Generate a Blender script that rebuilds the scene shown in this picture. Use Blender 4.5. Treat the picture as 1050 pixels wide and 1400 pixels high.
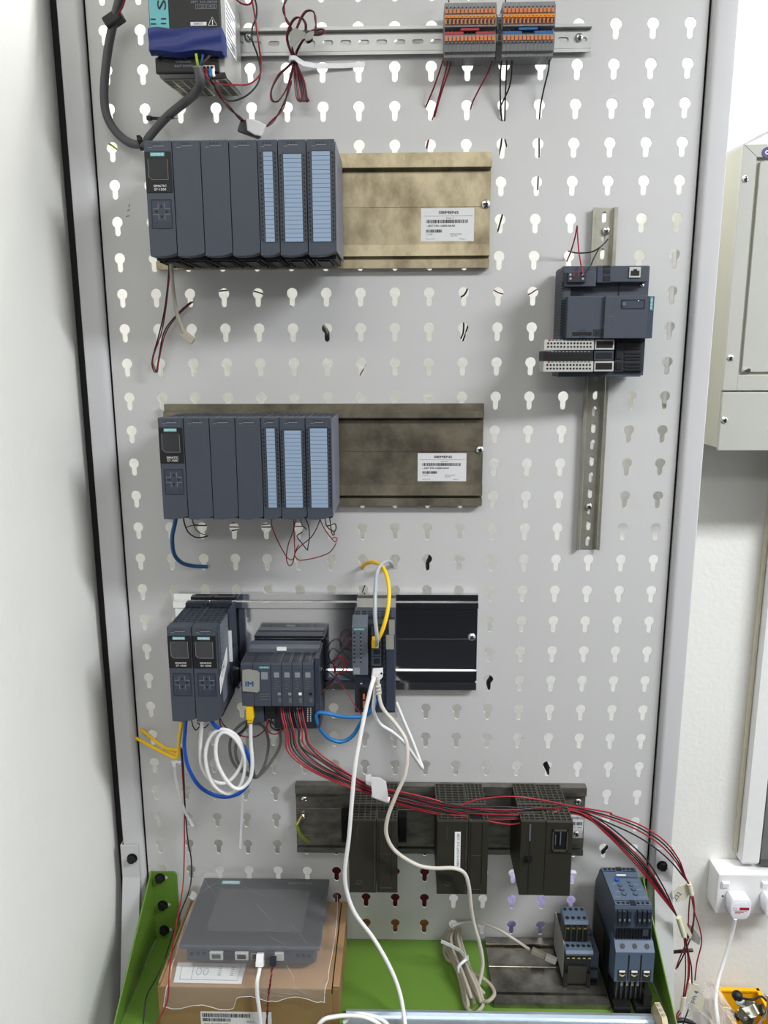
import bpy, bmesh, math, random
from mathutils import Vector, Matrix, Euler

for o in list(bpy.data.objects):
    bpy.data.objects.remove(o, do_unlink=True)
scene = bpy.context.scene
COL = scene.collection

# ------------------------------------------------------------------ camera
FPX = 1050.0
CAM = Vector((0.0103, -1.1584, 0.1608))
YAW, PITCH, ROLL = 0.0235, -0.2011, 0.0034
CR = Matrix.Rotation(YAW, 3, 'Z') @ Matrix.Rotation(PITCH, 3, 'X') @ Matrix.Rotation(ROLL, 3, 'Y')
cam_d = bpy.data.cameras.new('camera')
cam_d.sensor_fit = 'VERTICAL'
cam_d.sensor_height = 36.0
cam_d.lens = 36.0 * FPX / 1400.0
cam_d.clip_start = 0.02
cam = bpy.data.objects.new('camera', cam_d)
COL.objects.link(cam)
cam.location = CAM
cam.rotation_euler = (CR @ Matrix.Rotation(math.pi / 2, 3, 'X')).to_euler()
scene.camera = cam

# ------------------------------------------------------------------ light
world = bpy.data.worlds.new('world')
scene.world = world
world.use_nodes = True
world.node_tree.nodes['Background'].inputs[0].default_value = (0.9, 0.95, 1.0, 1)
world.node_tree.nodes['Background'].inputs[1].default_value = 0.3
CEIL = 1.30
# x, y, size x, size y, watts, colour
LAMPS = [(-0.30, -1.25, 1.2, 0.30, 7.0, (1.0, 0.98, 0.92)), (1.65, -1.18, 1.2, 0.30, 54.0, (0.955, 0.98, 1.0)),
         (0.1, -2.9, 1.2, 0.60, 18.0, (1.0, 0.985, 0.96)), (0.35, 0.17, 1.5, 0.10, 14.0, (1.0, 0.985, 0.95))]  # last strip is added to brighten the wall behind the panel
for lx, ly, sx, sy, pw, lc in LAMPS:
    ld = bpy.data.lights.new('ceiling_lamp_light', 'AREA')
    ld.shape = 'RECTANGLE'
    ld.size, ld.size_y = sx, sy
    ld.energy = pw
    ld.color = lc
    lo = bpy.data.objects.new('ceiling_lamp_light', ld)
    COL.objects.link(lo)
    lo.location = (lx, ly, CEIL - 0.07)
vs = scene.view_settings
vs.view_transform = 'Standard'
vs.look = 'None'
vs.gamma = 1.0
vs.use_curve_mapping = False
vs.exposure = 0.68

# ------------------------------------------------------------------ helpers
def at(u, v, Y):
    """World point at depth plane Y that lies behind picture point (u, v)."""
    d = CR @ Vector(((u - 525) / FPX, 1.0, -(v - 700) / FPX))
    return CAM + d * ((Y - CAM.y) / d.y)

def atz(u, v, Z):
    d = CR @ Vector(((u - 525) / FPX, 1.0, -(v - 700) / FPX))
    return CAM + d * ((Z - CAM.z) / d.z)

def rect(u0, v0, u1, v1, Y):
    """x0, x1, z0, z1 of an axis-aligned rectangle on plane Y."""
    um, vm = (u0 + u1) / 2, (v0 + v1) / 2
    return at(u0, vm, Y).x, at(u1, vm, Y).x, at(um, v1, Y).z, at(um, v0, Y).z

MATS = {}
# tone of each paint relative to the colours written below
KEEP = ('wall_paint', 'ceiling', 'panel_paint', 'post_paint', 'cable_white', 'cable_cream', 'cable_yellow', 'cable_silver', 'paper', 'plastic_white', 'plug_white', 'film', 'nylon', 'white_print', 'mirror_rail', 'tape_mask', 'cabinet_paint', 'zinc', 'yellow_bin', 'purple', 'cardboard', 'steel', 'teal')
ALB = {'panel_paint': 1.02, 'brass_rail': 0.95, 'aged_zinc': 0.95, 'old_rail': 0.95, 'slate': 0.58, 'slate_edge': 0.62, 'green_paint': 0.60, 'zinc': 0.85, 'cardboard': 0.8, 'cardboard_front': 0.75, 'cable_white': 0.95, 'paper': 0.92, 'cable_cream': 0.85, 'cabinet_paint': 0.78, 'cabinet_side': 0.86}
def mat(name, col, rough=0.5, metal=0.0, var=0.06, vscale=30.0, bump=0.0, bscale=250.0, stretch=None,
        col2=None, trans=0.0, alpha=1.0, emit=0.0, ior=1.45, coat=0.0, rvar=0.0, spec=0.5, lo=0.3, hi=0.7):
    k = ALB.get(name, 1.0 if name.startswith(KEEP) else 0.74)
    col = tuple(c * k for c in col)
    if col2: col2 = tuple(c * k for c in col2)
    m = bpy.data.materials.new(name)
    m.use_nodes = True
    nt = m.node_tree
    b = nt.nodes['Principled BSDF']
    b.inputs['Roughness'].default_value = rough
    b.inputs['Metallic'].default_value = metal
    b.inputs['IOR'].default_value = ior
    b.inputs['Specular IOR Level'].default_value = spec
    if coat:
        b.inputs['Coat Weight'].default_value = coat
        b.inputs['Coat Roughness'].default_value = 0.08
    if trans:
        b.inputs['Transmission Weight'].default_value = trans
    b.inputs['Alpha'].default_value = alpha
    if emit:
        b.inputs['Emission Color'].default_value = (*col, 1)
        b.inputs['Emission Strength'].default_value = emit
    tc = nt.nodes.new('ShaderNodeTexCoord')
    src = tc.outputs['Object']
    if stretch:
        mp = nt.nodes.new('ShaderNodeMapping')
        mp.inputs['Scale'].default_value = stretch
        nt.links.new(src, mp.inputs[0])
        src = mp.outputs[0]
    no = nt.nodes.new('ShaderNodeTexNoise')
    no.inputs['Scale'].default_value = vscale
    no.inputs['Detail'].default_value = 6.0
    no.inputs['Roughness'].default_value = 0.65
    nt.links.new(src, no.inputs['Vector'])
    ramp = nt.nodes.new('ShaderNodeValToRGB')
    ramp.color_ramp.elements[0].position = lo
    ramp.color_ramp.elements[1].position = hi
    c0 = col2 if col2 else tuple(max(0, c * (1 - var)) for c in col)
    c1 = col if col2 else tuple(min(1, c * (1 + var)) for c in col)
    ramp.color_ramp.elements[0].color = (*c0, 1)
    ramp.color_ramp.elements[1].color = (*c1, 1)
    nt.links.new(no.outputs['Fac'], ramp.inputs[0])
    nt.links.new(ramp.outputs[0], b.inputs['Base Color'])
    if rvar:
        mr = nt.nodes.new('ShaderNodeMapRange')
        mr.inputs['To Min'].default_value = max(0.02, rough - rvar)
        mr.inputs['To Max'].default_value = min(1, rough + rvar)
        nt.links.new(no.outputs['Fac'], mr.inputs['Value'])
        nt.links.new(mr.outputs[0], b.inputs['Roughness'])
    if bump:
        n2 = nt.nodes.new('ShaderNodeTexNoise')
        n2.inputs['Scale'].default_value = bscale
        n2.inputs['Detail'].default_value = 3.0
        nt.links.new(src, n2.inputs['Vector'])
        bp = nt.nodes.new('ShaderNodeBump')
        bp.inputs['Strength'].default_value = bump
        bp.inputs['Distance'].default_value = 0.002
        nt.links.new(n2.outputs['Fac'], bp.inputs['Height'])
        nt.links.new(bp.outputs[0], b.inputs['Normal'])
    MATS[name] = m
    return m

def srgb(r, g, b):
    f = lambda c: (c / 255 / 12.92) if c <= 10.31 else ((c / 255 + 0.055) / 1.055) ** 2.4
    return (f(r), f(g), f(b))

mat('wall_paint', (0.80, 0.80, 0.77), 0.75, var=0.015, vscale=6, bump=0.35, bscale=110)
mat('wall_dark', (0.016, 0.019, 0.025), 0.7)
mat('floor_vinyl', (0.022, 0.025, 0.032), 0.5, var=0.15)
mat('ceiling_tile', (0.75, 0.75, 0.73), 0.9)
mat('panel_paint', (0.50, 0.50, 0.50), 0.42, var=0.012, vscale=8, bump=0.05, bscale=500)
mat('post_paint', (0.52, 0.52, 0.535), 0.35, var=0.015, vscale=10)
mat('black_gap', (0.012, 0.012, 0.013), 0.8)
mat('green_paint', (0.185, 0.36, 0.05), 0.38, var=0.03, vscale=12, bump=0.03, bscale=600)
mat('brass_rail', (0.53, 0.46, 0.31), 0.42, metal=0.65, vscale=14, col2=(0.25, 0.205, 0.13), stretch=(1.5, 1, 1), rvar=0.12, lo=0.34, hi=0.60)
mat('tarnished_rail', (0.29, 0.26, 0.19), 0.5, metal=0.55, vscale=16, col2=(0.12, 0.105, 0.08), rvar=0.1, lo=0.36, hi=0.66)
mat('tarnished_bright', (0.52, 0.50, 0.44), 0.22, metal=0.9, vscale=22, col2=(0.22, 0.20, 0.17), rvar=0.12, lo=0.36, hi=0.62)
mat('mirror_rail', (0.72, 0.72, 0.73), 0.09, metal=1.0, var=0.03, vscale=30, stretch=(1, 1, 25), rvar=0.03)
mat('old_rail', (0.26, 0.25, 0.22), 0.42, metal=0.7, vscale=25, col2=(0.10, 0.095, 0.085), stretch=(1, 1, 2.5), rvar=0.1)
mat('zinc', (0.50, 0.51, 0.50), 0.42, metal=0.6, var=0.06, vscale=40, rvar=0.06)
mat('zinc_blue', (0.70, 0.78, 0.86), 0.28, metal=0.8, var=0.05, vscale=30, stretch=(0.3, 4, 4))
mat('aged_zinc', (0.50, 0.49, 0.42), 0.35, metal=0.75, var=0.1, vscale=40, rvar=0.06)
mat('steel', (0.75, 0.75, 0.75), 0.2, metal=1.0, var=0.03)
mat('brass', (0.75, 0.6, 0.25), 0.3, metal=1.0, var=0.05)
mat('slate', srgb(83, 90, 104), 0.48, var=0.03, vscale=60, bump=0.03, bscale=900)
mat('slate_edge', srgb(112, 119, 132), 0.48, var=0.03, vscale=60)
mat('slate_dark', srgb(42, 48, 60), 0.5, var=0.04)
mat('slate_side_lit', srgb(122, 126, 140), 0.5, var=0.04)  # lighter than the fronts: lamp light on the right sides put into colour
mat('slate_mid', srgb(62, 70, 86), 0.5, var=0.04)
mat('slate_blue', srgb(90, 106, 128), 0.45, var=0.03)
mat('slate_blue_dark', srgb(70, 82, 100), 0.45, var=0.03)
mat('black', (0.008, 0.008, 0.009), 0.5, var=0.1)
mat('black_gloss', (0.012, 0.012, 0.013), 0.16, var=0.05)
mat('hmi_foil', (0.028, 0.031, 0.038), 0.3, var=0.04)
mat('screen', (0.055, 0.057, 0.06), 0.16, var=0.05, coat=0.5)
mat('teal', srgb(95, 165, 172), 0.45, var=0.02)
mat('teal_dark', srgb(40, 120, 125), 0.45, var=0.02)
mat('white_print', (0.82, 0.83, 0.84), 0.6, var=0.01)
mat('grey_print', srgb(150, 156, 166), 0.6, var=0.01)
mat('dark_print', (0.02, 0.02, 0.022), 0.6, var=0.01)
mat('label_blue', srgb(158, 180, 208), 0.6, var=0.02)
mat('paper', (0.76, 0.76, 0.77), 0.7, var=0.02)
mat('paper_label', srgb(208, 208, 210), 0.55, var=0.02)
mat('tape_blue', srgb(26, 46, 118), 0.42, var=0.06, bump=0.25, bscale=45)
mat('tape_mask', srgb(205, 200, 180), 0.7, var=0.05, bump=0.2, bscale=200)
mat('tape_grey', srgb(165, 165, 158), 0.5, var=0.06, bump=0.2, bscale=150)
mat('term_grey', srgb(140, 141, 142), 0.5, var=0.03)
mat('term_light', srgb(205, 205, 200), 0.5, var=0.03)
mat('orange', srgb(222, 128, 72), 0.45, var=0.06, vscale=200)
mat('orange_bright', srgb(240, 150, 30), 0.45, var=0.04)
mat('red_plastic', srgb(180, 44, 58), 0.4, var=0.04)
mat('blue_plastic', srgb(40, 105, 170), 0.4, var=0.04)
mat('graphite', srgb(50, 48, 40), 0.5, var=0.05)
mat('graphite_rib', srgb(74, 72, 63), 0.5, var=0.05)
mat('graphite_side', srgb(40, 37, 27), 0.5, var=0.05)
mat('cable_grey', srgb(88, 90, 92), 0.5, var=0.03)
mat('cable_midgrey', srgb(128, 128, 126), 0.45, var=0.03)
mat('cable_silver', srgb(165, 168, 172), 0.35, var=0.05)
mat('cable_white', srgb(232, 232, 232), 0.4, var=0.02)
mat('cable_cream', srgb(212, 206, 196), 0.45, var=0.06, vscale=60)
mat('cable_beige', srgb(186, 177, 163), 0.5, var=0.05)
mat('cable_blue', srgb(20, 88, 200), 0.35, var=0.03)
mat('cable_navy', srgb(22, 92, 150), 0.35, var=0.03)
mat('cable_sky', srgb(40, 130, 205), 0.35, var=0.03)
mat('cable_yellow', srgb(235, 190, 20), 0.4, var=0.04)
mat('wire_red', srgb(165, 30, 46), 0.35, var=0.05)
mat('wire_dark_red', srgb(130, 20, 42), 0.38, var=0.05)
mat('wire_black', (0.012, 0.012, 0.014), 0.4, var=0.05)
mat('wire_green', srgb(170, 190, 40), 0.4, var=0.05)
mat('brown_core', srgb(95, 60, 45), 0.4, var=0.03)
mat('film_thick', (0.85, 0.86, 0.88), 0.15, alpha=0.45, var=0.02, spec=0.8)
mat('badge_blue', srgb(70, 65, 125), 0.4, var=0.03)
mat('scrap', (0.16, 0.15, 0.11), 0.35, metal=0.8, vscale=60, col2=(0.04, 0.04, 0.035))
mat('film_bag', (0.9, 0.9, 0.92), 0.12, alpha=0.2, var=0.02, spec=1.0)
mat('nylon', (0.80, 0.81, 0.82), 0.35, var=0.02, alpha=0.85)
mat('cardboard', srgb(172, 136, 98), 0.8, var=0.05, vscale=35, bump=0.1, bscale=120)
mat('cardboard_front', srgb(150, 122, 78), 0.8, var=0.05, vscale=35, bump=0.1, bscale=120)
mat('cabinet_paint', srgb(196, 196, 190), 0.45, var=0.02, vscale=15, bump=0.08, bscale=400)
mat('cabinet_side', srgb(186, 186, 172), 0.5, var=0.02, vscale=15)
mat('plastic_white', (0.78, 0.78, 0.78), 0.35, var=0.02)
mat('plug_white', (0.80, 0.80, 0.86), 0.3, var=0.02)
mat('yellow_bin', srgb(240, 180, 20), 0.4, var=0.04)
mat('dark_red', srgb(105, 12, 20), 0.6, var=0.1)
mat('purple', srgb(135, 120, 205), 0.5, vscale=90, col2=srgb(205, 200, 225))
mat('brown_box', srgb(165, 105, 45), 0.7, var=0.1)
mat('beige_plastic', srgb(214, 198, 160), 0.5, var=0.03)
mat('film', (0.86, 0.87, 0.9), 0.22, var=0.02, alpha=0.085, bump=0.3, bscale=60, spec=0.8)
mat('clear_plastic', (1, 1, 1), 0.05, trans=1.0, ior=1.5, var=0)

class MB:
    def __init__(s):
        s.v, s.f, s.mi, s.m = [], [], [], 0
    def mat(s, i):
        s.m = i
        return s
    def poly(s, pts):
        b = len(s.v)
        s.v += [tuple(p) for p in pts]
        s.f.append(tuple(range(b, b + len(pts))))
        s.mi.append(s.m)
    def faces(s, verts, faces):
        b = len(s.v)
        s.v += [tuple(p) for p in verts]
        for f in faces:
            s.f.append(tuple(b + i for i in f))
            s.mi.append(s.m)
    def box(s, x0, x1, y0, y1, z0, z1):
        s.faces([(x0, y0, z0), (x1, y0, z0), (x1, y1, z0), (x0, y1, z0), (x0, y0, z1), (x1, y0, z1), (x1, y1, z1), (x0, y1, z1)],
                [(0, 3, 2, 1), (4, 5, 6, 7), (0, 1, 5, 4), (1, 2, 6, 5), (2, 3, 7, 6), (3, 0, 4, 7)])
        return s
    def prism(s, prof, a0, a1, axis='x'):
        """Closed profile extruded along an axis; profile is (y,z) for x, (x,z) for y, (x,y) for z."""
        n = len(prof)
        def P(p, a):
            return (a, p[0], p[1]) if axis == 'x' else ((p[0], a, p[1]) if axis == 'y' else (p[0], p[1], a))
        vs_ = [P(p, a0) for p in prof] + [P(p, a1) for p in prof]
        fs = [(i, (i + 1) % n, n + (i + 1) % n, n + i) for i in range(n)]
        fs += [tuple(range(n - 1, -1, -1)), tuple(range(n, 2 * n))]
        s.faces(vs_, fs)
        return s
    def cyl(s, c, r, h, axis='y', n=14, r2=None):
        """Cylinder or cone from c along +axis by h."""
        r2 = r if r2 is None else r2
        vs_ = []
        for k, (rr, hh) in enumerate(((r, 0), (r2, h))):
            for i in range(n):
                a = 2 * math.pi * i / n
                p, q = rr * math.cos(a), rr * math.sin(a)
                vs_.append((c[0] + hh, c[1] + p, c[2] + q) if axis == 'x' else
                           ((c[0] + p, c[1] + hh, c[2] + q) if axis == 'y' else (c[0] + p, c[1] + q, c[2] + hh)))
        fs = [(i, (i + 1) % n, n + (i + 1) % n, n + i) for i in range(n)]
        fs += [tuple(range(n - 1, -1, -1)), tuple(range(n, 2 * n))]
        s.faces(vs_, fs)
        return s
    def tube(s, pts, r, n=8, res=6, smooth=True, radii=None):
        P = [Vector(p) for p in pts]
        Q, W = [], []
        if smooth and len(P) > 2:
            for i in range(len(P) - 1):
                p0, p1, p2, p3 = P[max(i - 1, 0)], P[i], P[i + 1], P[min(i + 2, len(P) - 1)]
                for k in range(res):
                    t = k / res
                    Q.append(0.5 * ((2 * p1) + (p2 - p0) * t + (2 * p0 - 5 * p1 + 4 * p2 - p3) * t * t + (3 * p1 - p0 - 3 * p2 + p3) * t ** 3))
                    W.append(i + t)
            Q.append(P[-1]); W.append(len(P) - 1)
        else:
            Q = P; W = list(range(len(P)))
        b = len(s.v)
        up = None
        for i, q in enumerate(Q):
            d = (Q[min(i + 1, len(Q) - 1)] - Q[max(i - 1, 0)])
            d = d.normalized() if d.length > 1e-9 else Vector((0, 0, 1))
            if up is None:
                up = d.orthogonal().normalized()
            up = up - d * up.dot(d)
            up = up.normalized() if up.length > 1e-6 else d.orthogonal().normalized()
            sd = d.cross(up)
            rr = r
            if radii:
                j = min(int(W[i]), len(radii) - 2)
                rr = radii[j] + (radii[j + 1] - radii[j]) * (W[i] - j)
            for k in range(n):
                a = 2 * math.pi * k / n
                s.v.append(tuple(q + (up * math.cos(a) + sd * math.sin(a)) * rr))
        for i in range(len(Q) - 1):
            for k in range(n):
                s.f.append((b + i * n + k, b + i * n + (k + 1) % n, b + (i + 1) * n + (k + 1) % n, b + (i + 1) * n + k))
                s.mi.append(s.m)
        s.f.append(tuple(b + k for k in range(n - 1, -1, -1))); s.mi.append(s.m)
        e = b + (len(Q) - 1) * n
        s.f.append(tuple(e + k for k in range(n))); s.mi.append(s.m)
        return s
    def dome(s, c, r, h, axis=(0, -1, 0), n=16, rings=5):
        ax = Vector(axis).normalized()
        u = ax.orthogonal().normalized(); w = ax.cross(u)
        vs_, fs = [], []
        for j in range(rings):
            t = j / rings * math.pi / 2
            for i in range(n):
                a = 2 * math.pi * i / n
                vs_.append(Vector(c) + (u * math.cos(a) + w * math.sin(a)) * r * math.cos(t) + ax * h * math.sin(t))
        vs_.append(Vector(c) + ax * h)
        for j in range(rings - 1):
            for i in range(n):
                fs.append((j * n + i, j * n + (i + 1) % n, (j + 1) * n + (i + 1) % n, (j + 1) * n + i))
        for i in range(n):
            fs.append(((rings - 1) * n + i, (rings - 1) * n + (i + 1) % n, rings * n))
        fs.append(tuple(range(n - 1, -1, -1)))
        s.faces(vs_, fs)
        return s
    def mesh(s, name, mats, off=(0, 0, 0), bev=0.0, smooth=False):
        me = bpy.data.meshes.new(name)
        ox, oy, oz = off
        me.from_pydata([(x - ox, y - oy, z - oz) for x, y, z in s.v], [], s.f)
        for m in mats:
            me.materials.append(MATS[m])
        me.polygons.foreach_set('material_index', s.mi)
        bm = bmesh.new(); bm.from_mesh(me)
        bmesh.ops.recalc_face_normals(bm, faces=bm.faces)
        if bev:
            es = [e for e in bm.edges if len(e.link_faces) == 2 and e.calc_face_angle(0) > 0.6]
            bmesh.ops.bevel(bm, geom=es, offset=bev, segments=2, affect='EDGES', profile=0.6, clamp_overlap=True)
        bm.to_mesh(me); bm.free()
        if smooth:
            me.polygons.foreach_set('use_smooth', [True] * len(me.polygons))
            try:
                me.set_sharp_from_angle(angle=math.radians(40))
            except Exception:
                pass
        me.update()
        return me
    def build(s, name, mats, parent=None, bev=0.0, smooth=False, label=None, kind=None, local=False):
        if isinstance(mats, str):
            mats = [mats]
        off = root_loc(parent) if parent and not local else (0, 0, 0)
        if not parent and s.v:
            xs, ys, zs = zip(*s.v)
            off = ((min(xs) + max(xs)) / 2, (min(ys) + max(ys)) / 2, min(zs))
        o = bpy.data.objects.new(name, s.mesh(name, mats, off, bev, smooth))
        COL.objects.link(o)
        if parent:
            o.parent = parent
        else:
            o.location = off
        if label: o['label'] = label
        if kind: o['kind'] = kind
        return o

def root_loc(o):
    p = Vector((0, 0, 0))
    while o:
        p = p + Vector(o.location)
        o = o.parent
    return p

def thing(name, label, cat, loc=(0, 0, 0), group=None):
    o = bpy.data.objects.new(name, None)
    o.empty_display_size = 0.02
    COL.objects.link(o)
    o.location = loc
    o['label'] = label
    o['category'] = cat
    if group: o['group'] = group
    return o

def tag(o, label, cat, group=None):
    o['label'] = label; o['category'] = cat
    if group: o['group'] = group
    return o

def structure(o):
    o['kind'] = 'structure'
    return o

def copy_tree(o, parent=None):
    c = o.copy(); COL.objects.link(c)
    if parent: c.parent = parent
    for ch in list(o.children):
        copy_tree(ch, c)
    return c

TXT = {}
def text_verts(s):
    if s not in TXT:
        cu = bpy.data.curves.new('lettering', 'FONT')
        cu.body = s; cu.resolution_u = 2; cu.align_x = 'CENTER'; cu.align_y = 'CENTER'
        ob = bpy.data.objects.new('lettering', cu)
        COL.objects.link(ob)
        dg = bpy.context.evaluated_depsgraph_get()
        me = bpy.data.meshes.new_from_object(ob.evaluated_get(dg))
        vs_ = [tuple(v.co) for v in me.vertices]; fs = [tuple(p.vertices) for p in me.polygons]
        bpy.data.objects.remove(ob, do_unlink=True); bpy.data.curves.remove(cu); bpy.data.meshes.remove(me)
        xs = [v[0] for v in vs_]; ys = [v[1] for v in vs_]
        cx, cy = (min(xs) + max(xs)) / 2, (min(ys) + max(ys)) / 2
        TXT[s] = ([(v[0] - cx, v[1] - cy) for v in vs_], fs, max(xs) - min(xs), max(ys) - min(ys))
    return TXT[s]

def put_text(mb, s, c, width=None, height=None, right=(1, 0, 0), up=(0, 0, 1), bold=0.0):
    """Lettering into a mesh builder, centred on c, sized to width and/or height."""
    vs_, fs, w, h = text_verts(s)
    sx = width / w if width else height / h
    sy = height / h if height else sx
    R_, U_ = Vector(right), Vector(up)
    C_ = Vector(c)
    for k, (a, b) in enumerate(((0, 0), (-1, 0), (1, 0), (0, 1), (0, -1)) if bold else ((0, 0),)):
        mb.faces([C_ + R_ * (x * sx + a * bold) + U_ * (y * sy + b * bold * 0.6) + R_.cross(U_) * (k * 0.00001) for x, y in vs_], fs)

def barcode(mb, x0, x1, z0, z1, y, seed=1, n=46, right=None):
    rd = random.Random(seed)
    x = x0; st = (x1 - x0) / n
    while x < x1 - st:
        w = st * rd.choice((0.5, 0.5, 1.0, 1.4))
        mb.box(x, min(x + w, x1), y - 0.00012, y, z0, z1)
        x += w + st * rd.choice((0.5, 0.6, 0.9))

def cell_hole(mb, x0, x1, z0, z1, loop, yf, yb, cx, cz):
    """Sheet cell with a star-shaped hole; front at yf, back at yb."""
    pts = []
    angs = []
    for (px, pz) in loop:
        angs.append((math.atan2(pz - cz, px - cx), px, pz))
    # add the four corner directions
    def hit(a):
        dx, dz = math.cos(a), math.sin(a)
        t = 1e9
        if dx > 1e-9: t = min(t, (x1 - cx) / dx)
        if dx < -1e-9: t = min(t, (x0 - cx) / dx)
        if dz > 1e-9: t = min(t, (z1 - cz) / dz)
        if dz < -1e-9: t = min(t, (z0 - cz) / dz)
        return (cx + dx * t, cz + dz * t)
    angs.sort()
    for (qx, qz) in ((x0, z0), (x1, z0), (x1, z1), (x0, z1)):
        a = math.atan2(qz - cz, qx - cx)
        # point on the hole outline in that direction (linear between neighbours)
        n = len(angs)
        for i in range(n):
            a0, p0x, p0z = angs[i]; a1, p1x, p1z = angs[(i + 1) % n]
            aa1 = a1 if a1 > a0 else a1 + 2 * math.pi
            aa = a if a >= a0 else a + 2 * math.pi
            if a0 <= aa <= aa1 and aa1 - a0 < math.pi:
                dx, dz = math.cos(a), math.sin(a)
                ex, ez = p1x - p0x, p1z - p0z
                den = dx * ez - dz * ex
                if abs(den) < 1e-12: break
                t = ((p0x - cx) * ez - (p0z - cz) * ex) / den
                angs.append((a, cx + dx * t, cz + dz * t))
                break
        angs.sort()
    n = len(angs)
    inner = [(p, q) for _, p, q in angs]
    outer = []
    for a, p, q in angs:
        outer.append(hit(a))
    vs_ = [(p, yf, q) for p, q in inner] + [(p, yf, q) for p, q in outer] + [(p, yb, q) for p, q in inner]
    fs = []
    for i in range(n):
        j = (i + 1) % n
        fs.append((i, j, n + j, n + i))
        fs.append((i, 2 * n + i, 2 * n + j, j))
    mb.faces(vs_, fs)

def slot_loop(cx, cz, hl, r, horiz=True, n=6):
    """Stadium outline, half length hl (to centre of end arc), radius r."""
    L = []
    for sgn in (1, -1):
        for i in range(n + 1):
            a = -math.pi / 2 + math.pi * i / n
            p, q = sgn * (hl + r * math.cos(a)), sgn * r * math.sin(a)
            L.append((cx + p, cz + q) if horiz else (cx - q, cz + p))
    return L

def screw(parent, c, r=0.006, name='screw', axis=(0, -1, 0), cross=True):
    m = MB()
    m.dome(c, r, r * 0.55, axis)
    o = m.build(name, ['steel'], parent, smooth=True)
    if cross:
        m2 = MB()
        C_ = Vector(c) + Vector(axis) * (r * 0.5)
        m2.box(C_.x - r * 0.45, C_.x + r * 0.45, C_.y - r * 0.12, C_.y + 0.0005, C_.z - r * 0.1, C_.z + r * 0.1)
        m2.box(C_.x - r * 0.1, C_.x + r * 0.1, C_.y - r * 0.12, C_.y + 0.0005, C_.z - r * 0.45, C_.z + r * 0.45)
        m2.build('screw_recess', ['black'], o)
    return o

# ------------------------------------------------------------------ the room
WALLY = 0.32
FLOORZ = -1.62
def slab(name, x0, x1, y0, y1, z0, z1, m):
    return structure(MB().box(x0, x1, y0, y1, z0, z1).build(name, [m]))
slab('floor', -2.6, 3.0, -4.2, WALLY, FLOORZ - 0.05, FLOORZ, 'floor_vinyl')
slab('ceiling', -2.6, 3.0, -4.2, WALLY, CEIL, CEIL + 0.05, 'ceiling_tile')
slab('wall_back', -2.6, 3.0, WALLY, WALLY + 0.1, FLOORZ, CEIL, 'wall_paint')
slab('wall_front', -2.6, 3.0, -4.3, -4.2, FLOORZ, CEIL, 'wall_dark')
slab('wall_right', 3.0, 3.1, -4.2, WALLY, FLOORZ, CEIL, 'wall_paint')
slab('wall_far_left', -2.7, -2.6, -4.2, WALLY, FLOORZ, CEIL, 'wall_paint')
WLX = -0.478
structure(MB().box(WLX - 0.35, WLX, -0.62, WALLY, FLOORZ, CEIL).build('wall_left', ['wall_paint'], bev=0.012))
for i, (lx, ly, sx, sy, pw, lc) in enumerate(LAMPS):
    t = thing('ceiling_light', ['white ceiling light batten above and before the left half of the rack', 'white ceiling light batten far to the right of the rack',
                                'wide white ceiling light panel behind the camera', 'slim white ceiling light strip added along the back wall to brighten it'][i], 'light', (lx, ly, CEIL - 0.06))
    m = MB()
    a, b_ = sx / 2 + 0.02, sy / 2 + 0.02
    m.box(lx - a, lx + a, ly - b_, ly + b_, CEIL - 0.03, CEIL - 0.001)
    for s_ in (-1, 1):
        m.box(lx + s_ * a - 0.008, lx + s_ * a + 0.008, ly - b_, ly + b_, CEIL - 0.06, CEIL - 0.03)
        m.box(lx - a, lx + a, ly + s_ * b_ - 0.008, ly + s_ * b_ + 0.008, CEIL - 0.06, CEIL - 0.03)
    m.build('housing', ['plastic_white'], t)

cb = thing('reflection_cupboard', 'unseen white low cupboard added behind the camera to reflect in the bright rail', 'cupboard', (-1.0, -3.0, FLOORZ))  # unseen, added so the mirror rail reflects something white on its left
MB().box(-2.24, -0.40, -3.3, -2.75, FLOORZ + 0.06, -0.75).build('carcass', ['plastic_white'], cb, bev=0.004)
for i in range(4):
    x0 = -2.24 + 0.46 * i
    d_ = MB().box(x0 + 0.004, x0 + 0.456, -2.75, -2.73, FLOORZ + 0.08, -0.78).build('door', ['plastic_white'], cb, bev=0.002)
    MB().box(x0 + 0.40, x0 + 0.415, -2.73, -2.705, -0.98, -0.86).build('handle', ['steel'], d_)
MB().box(-2.2, -0.44, -3.28, -2.8, FLOORZ + 0.001, FLOORZ + 0.06).build('plinth', ['black'], cb)

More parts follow.
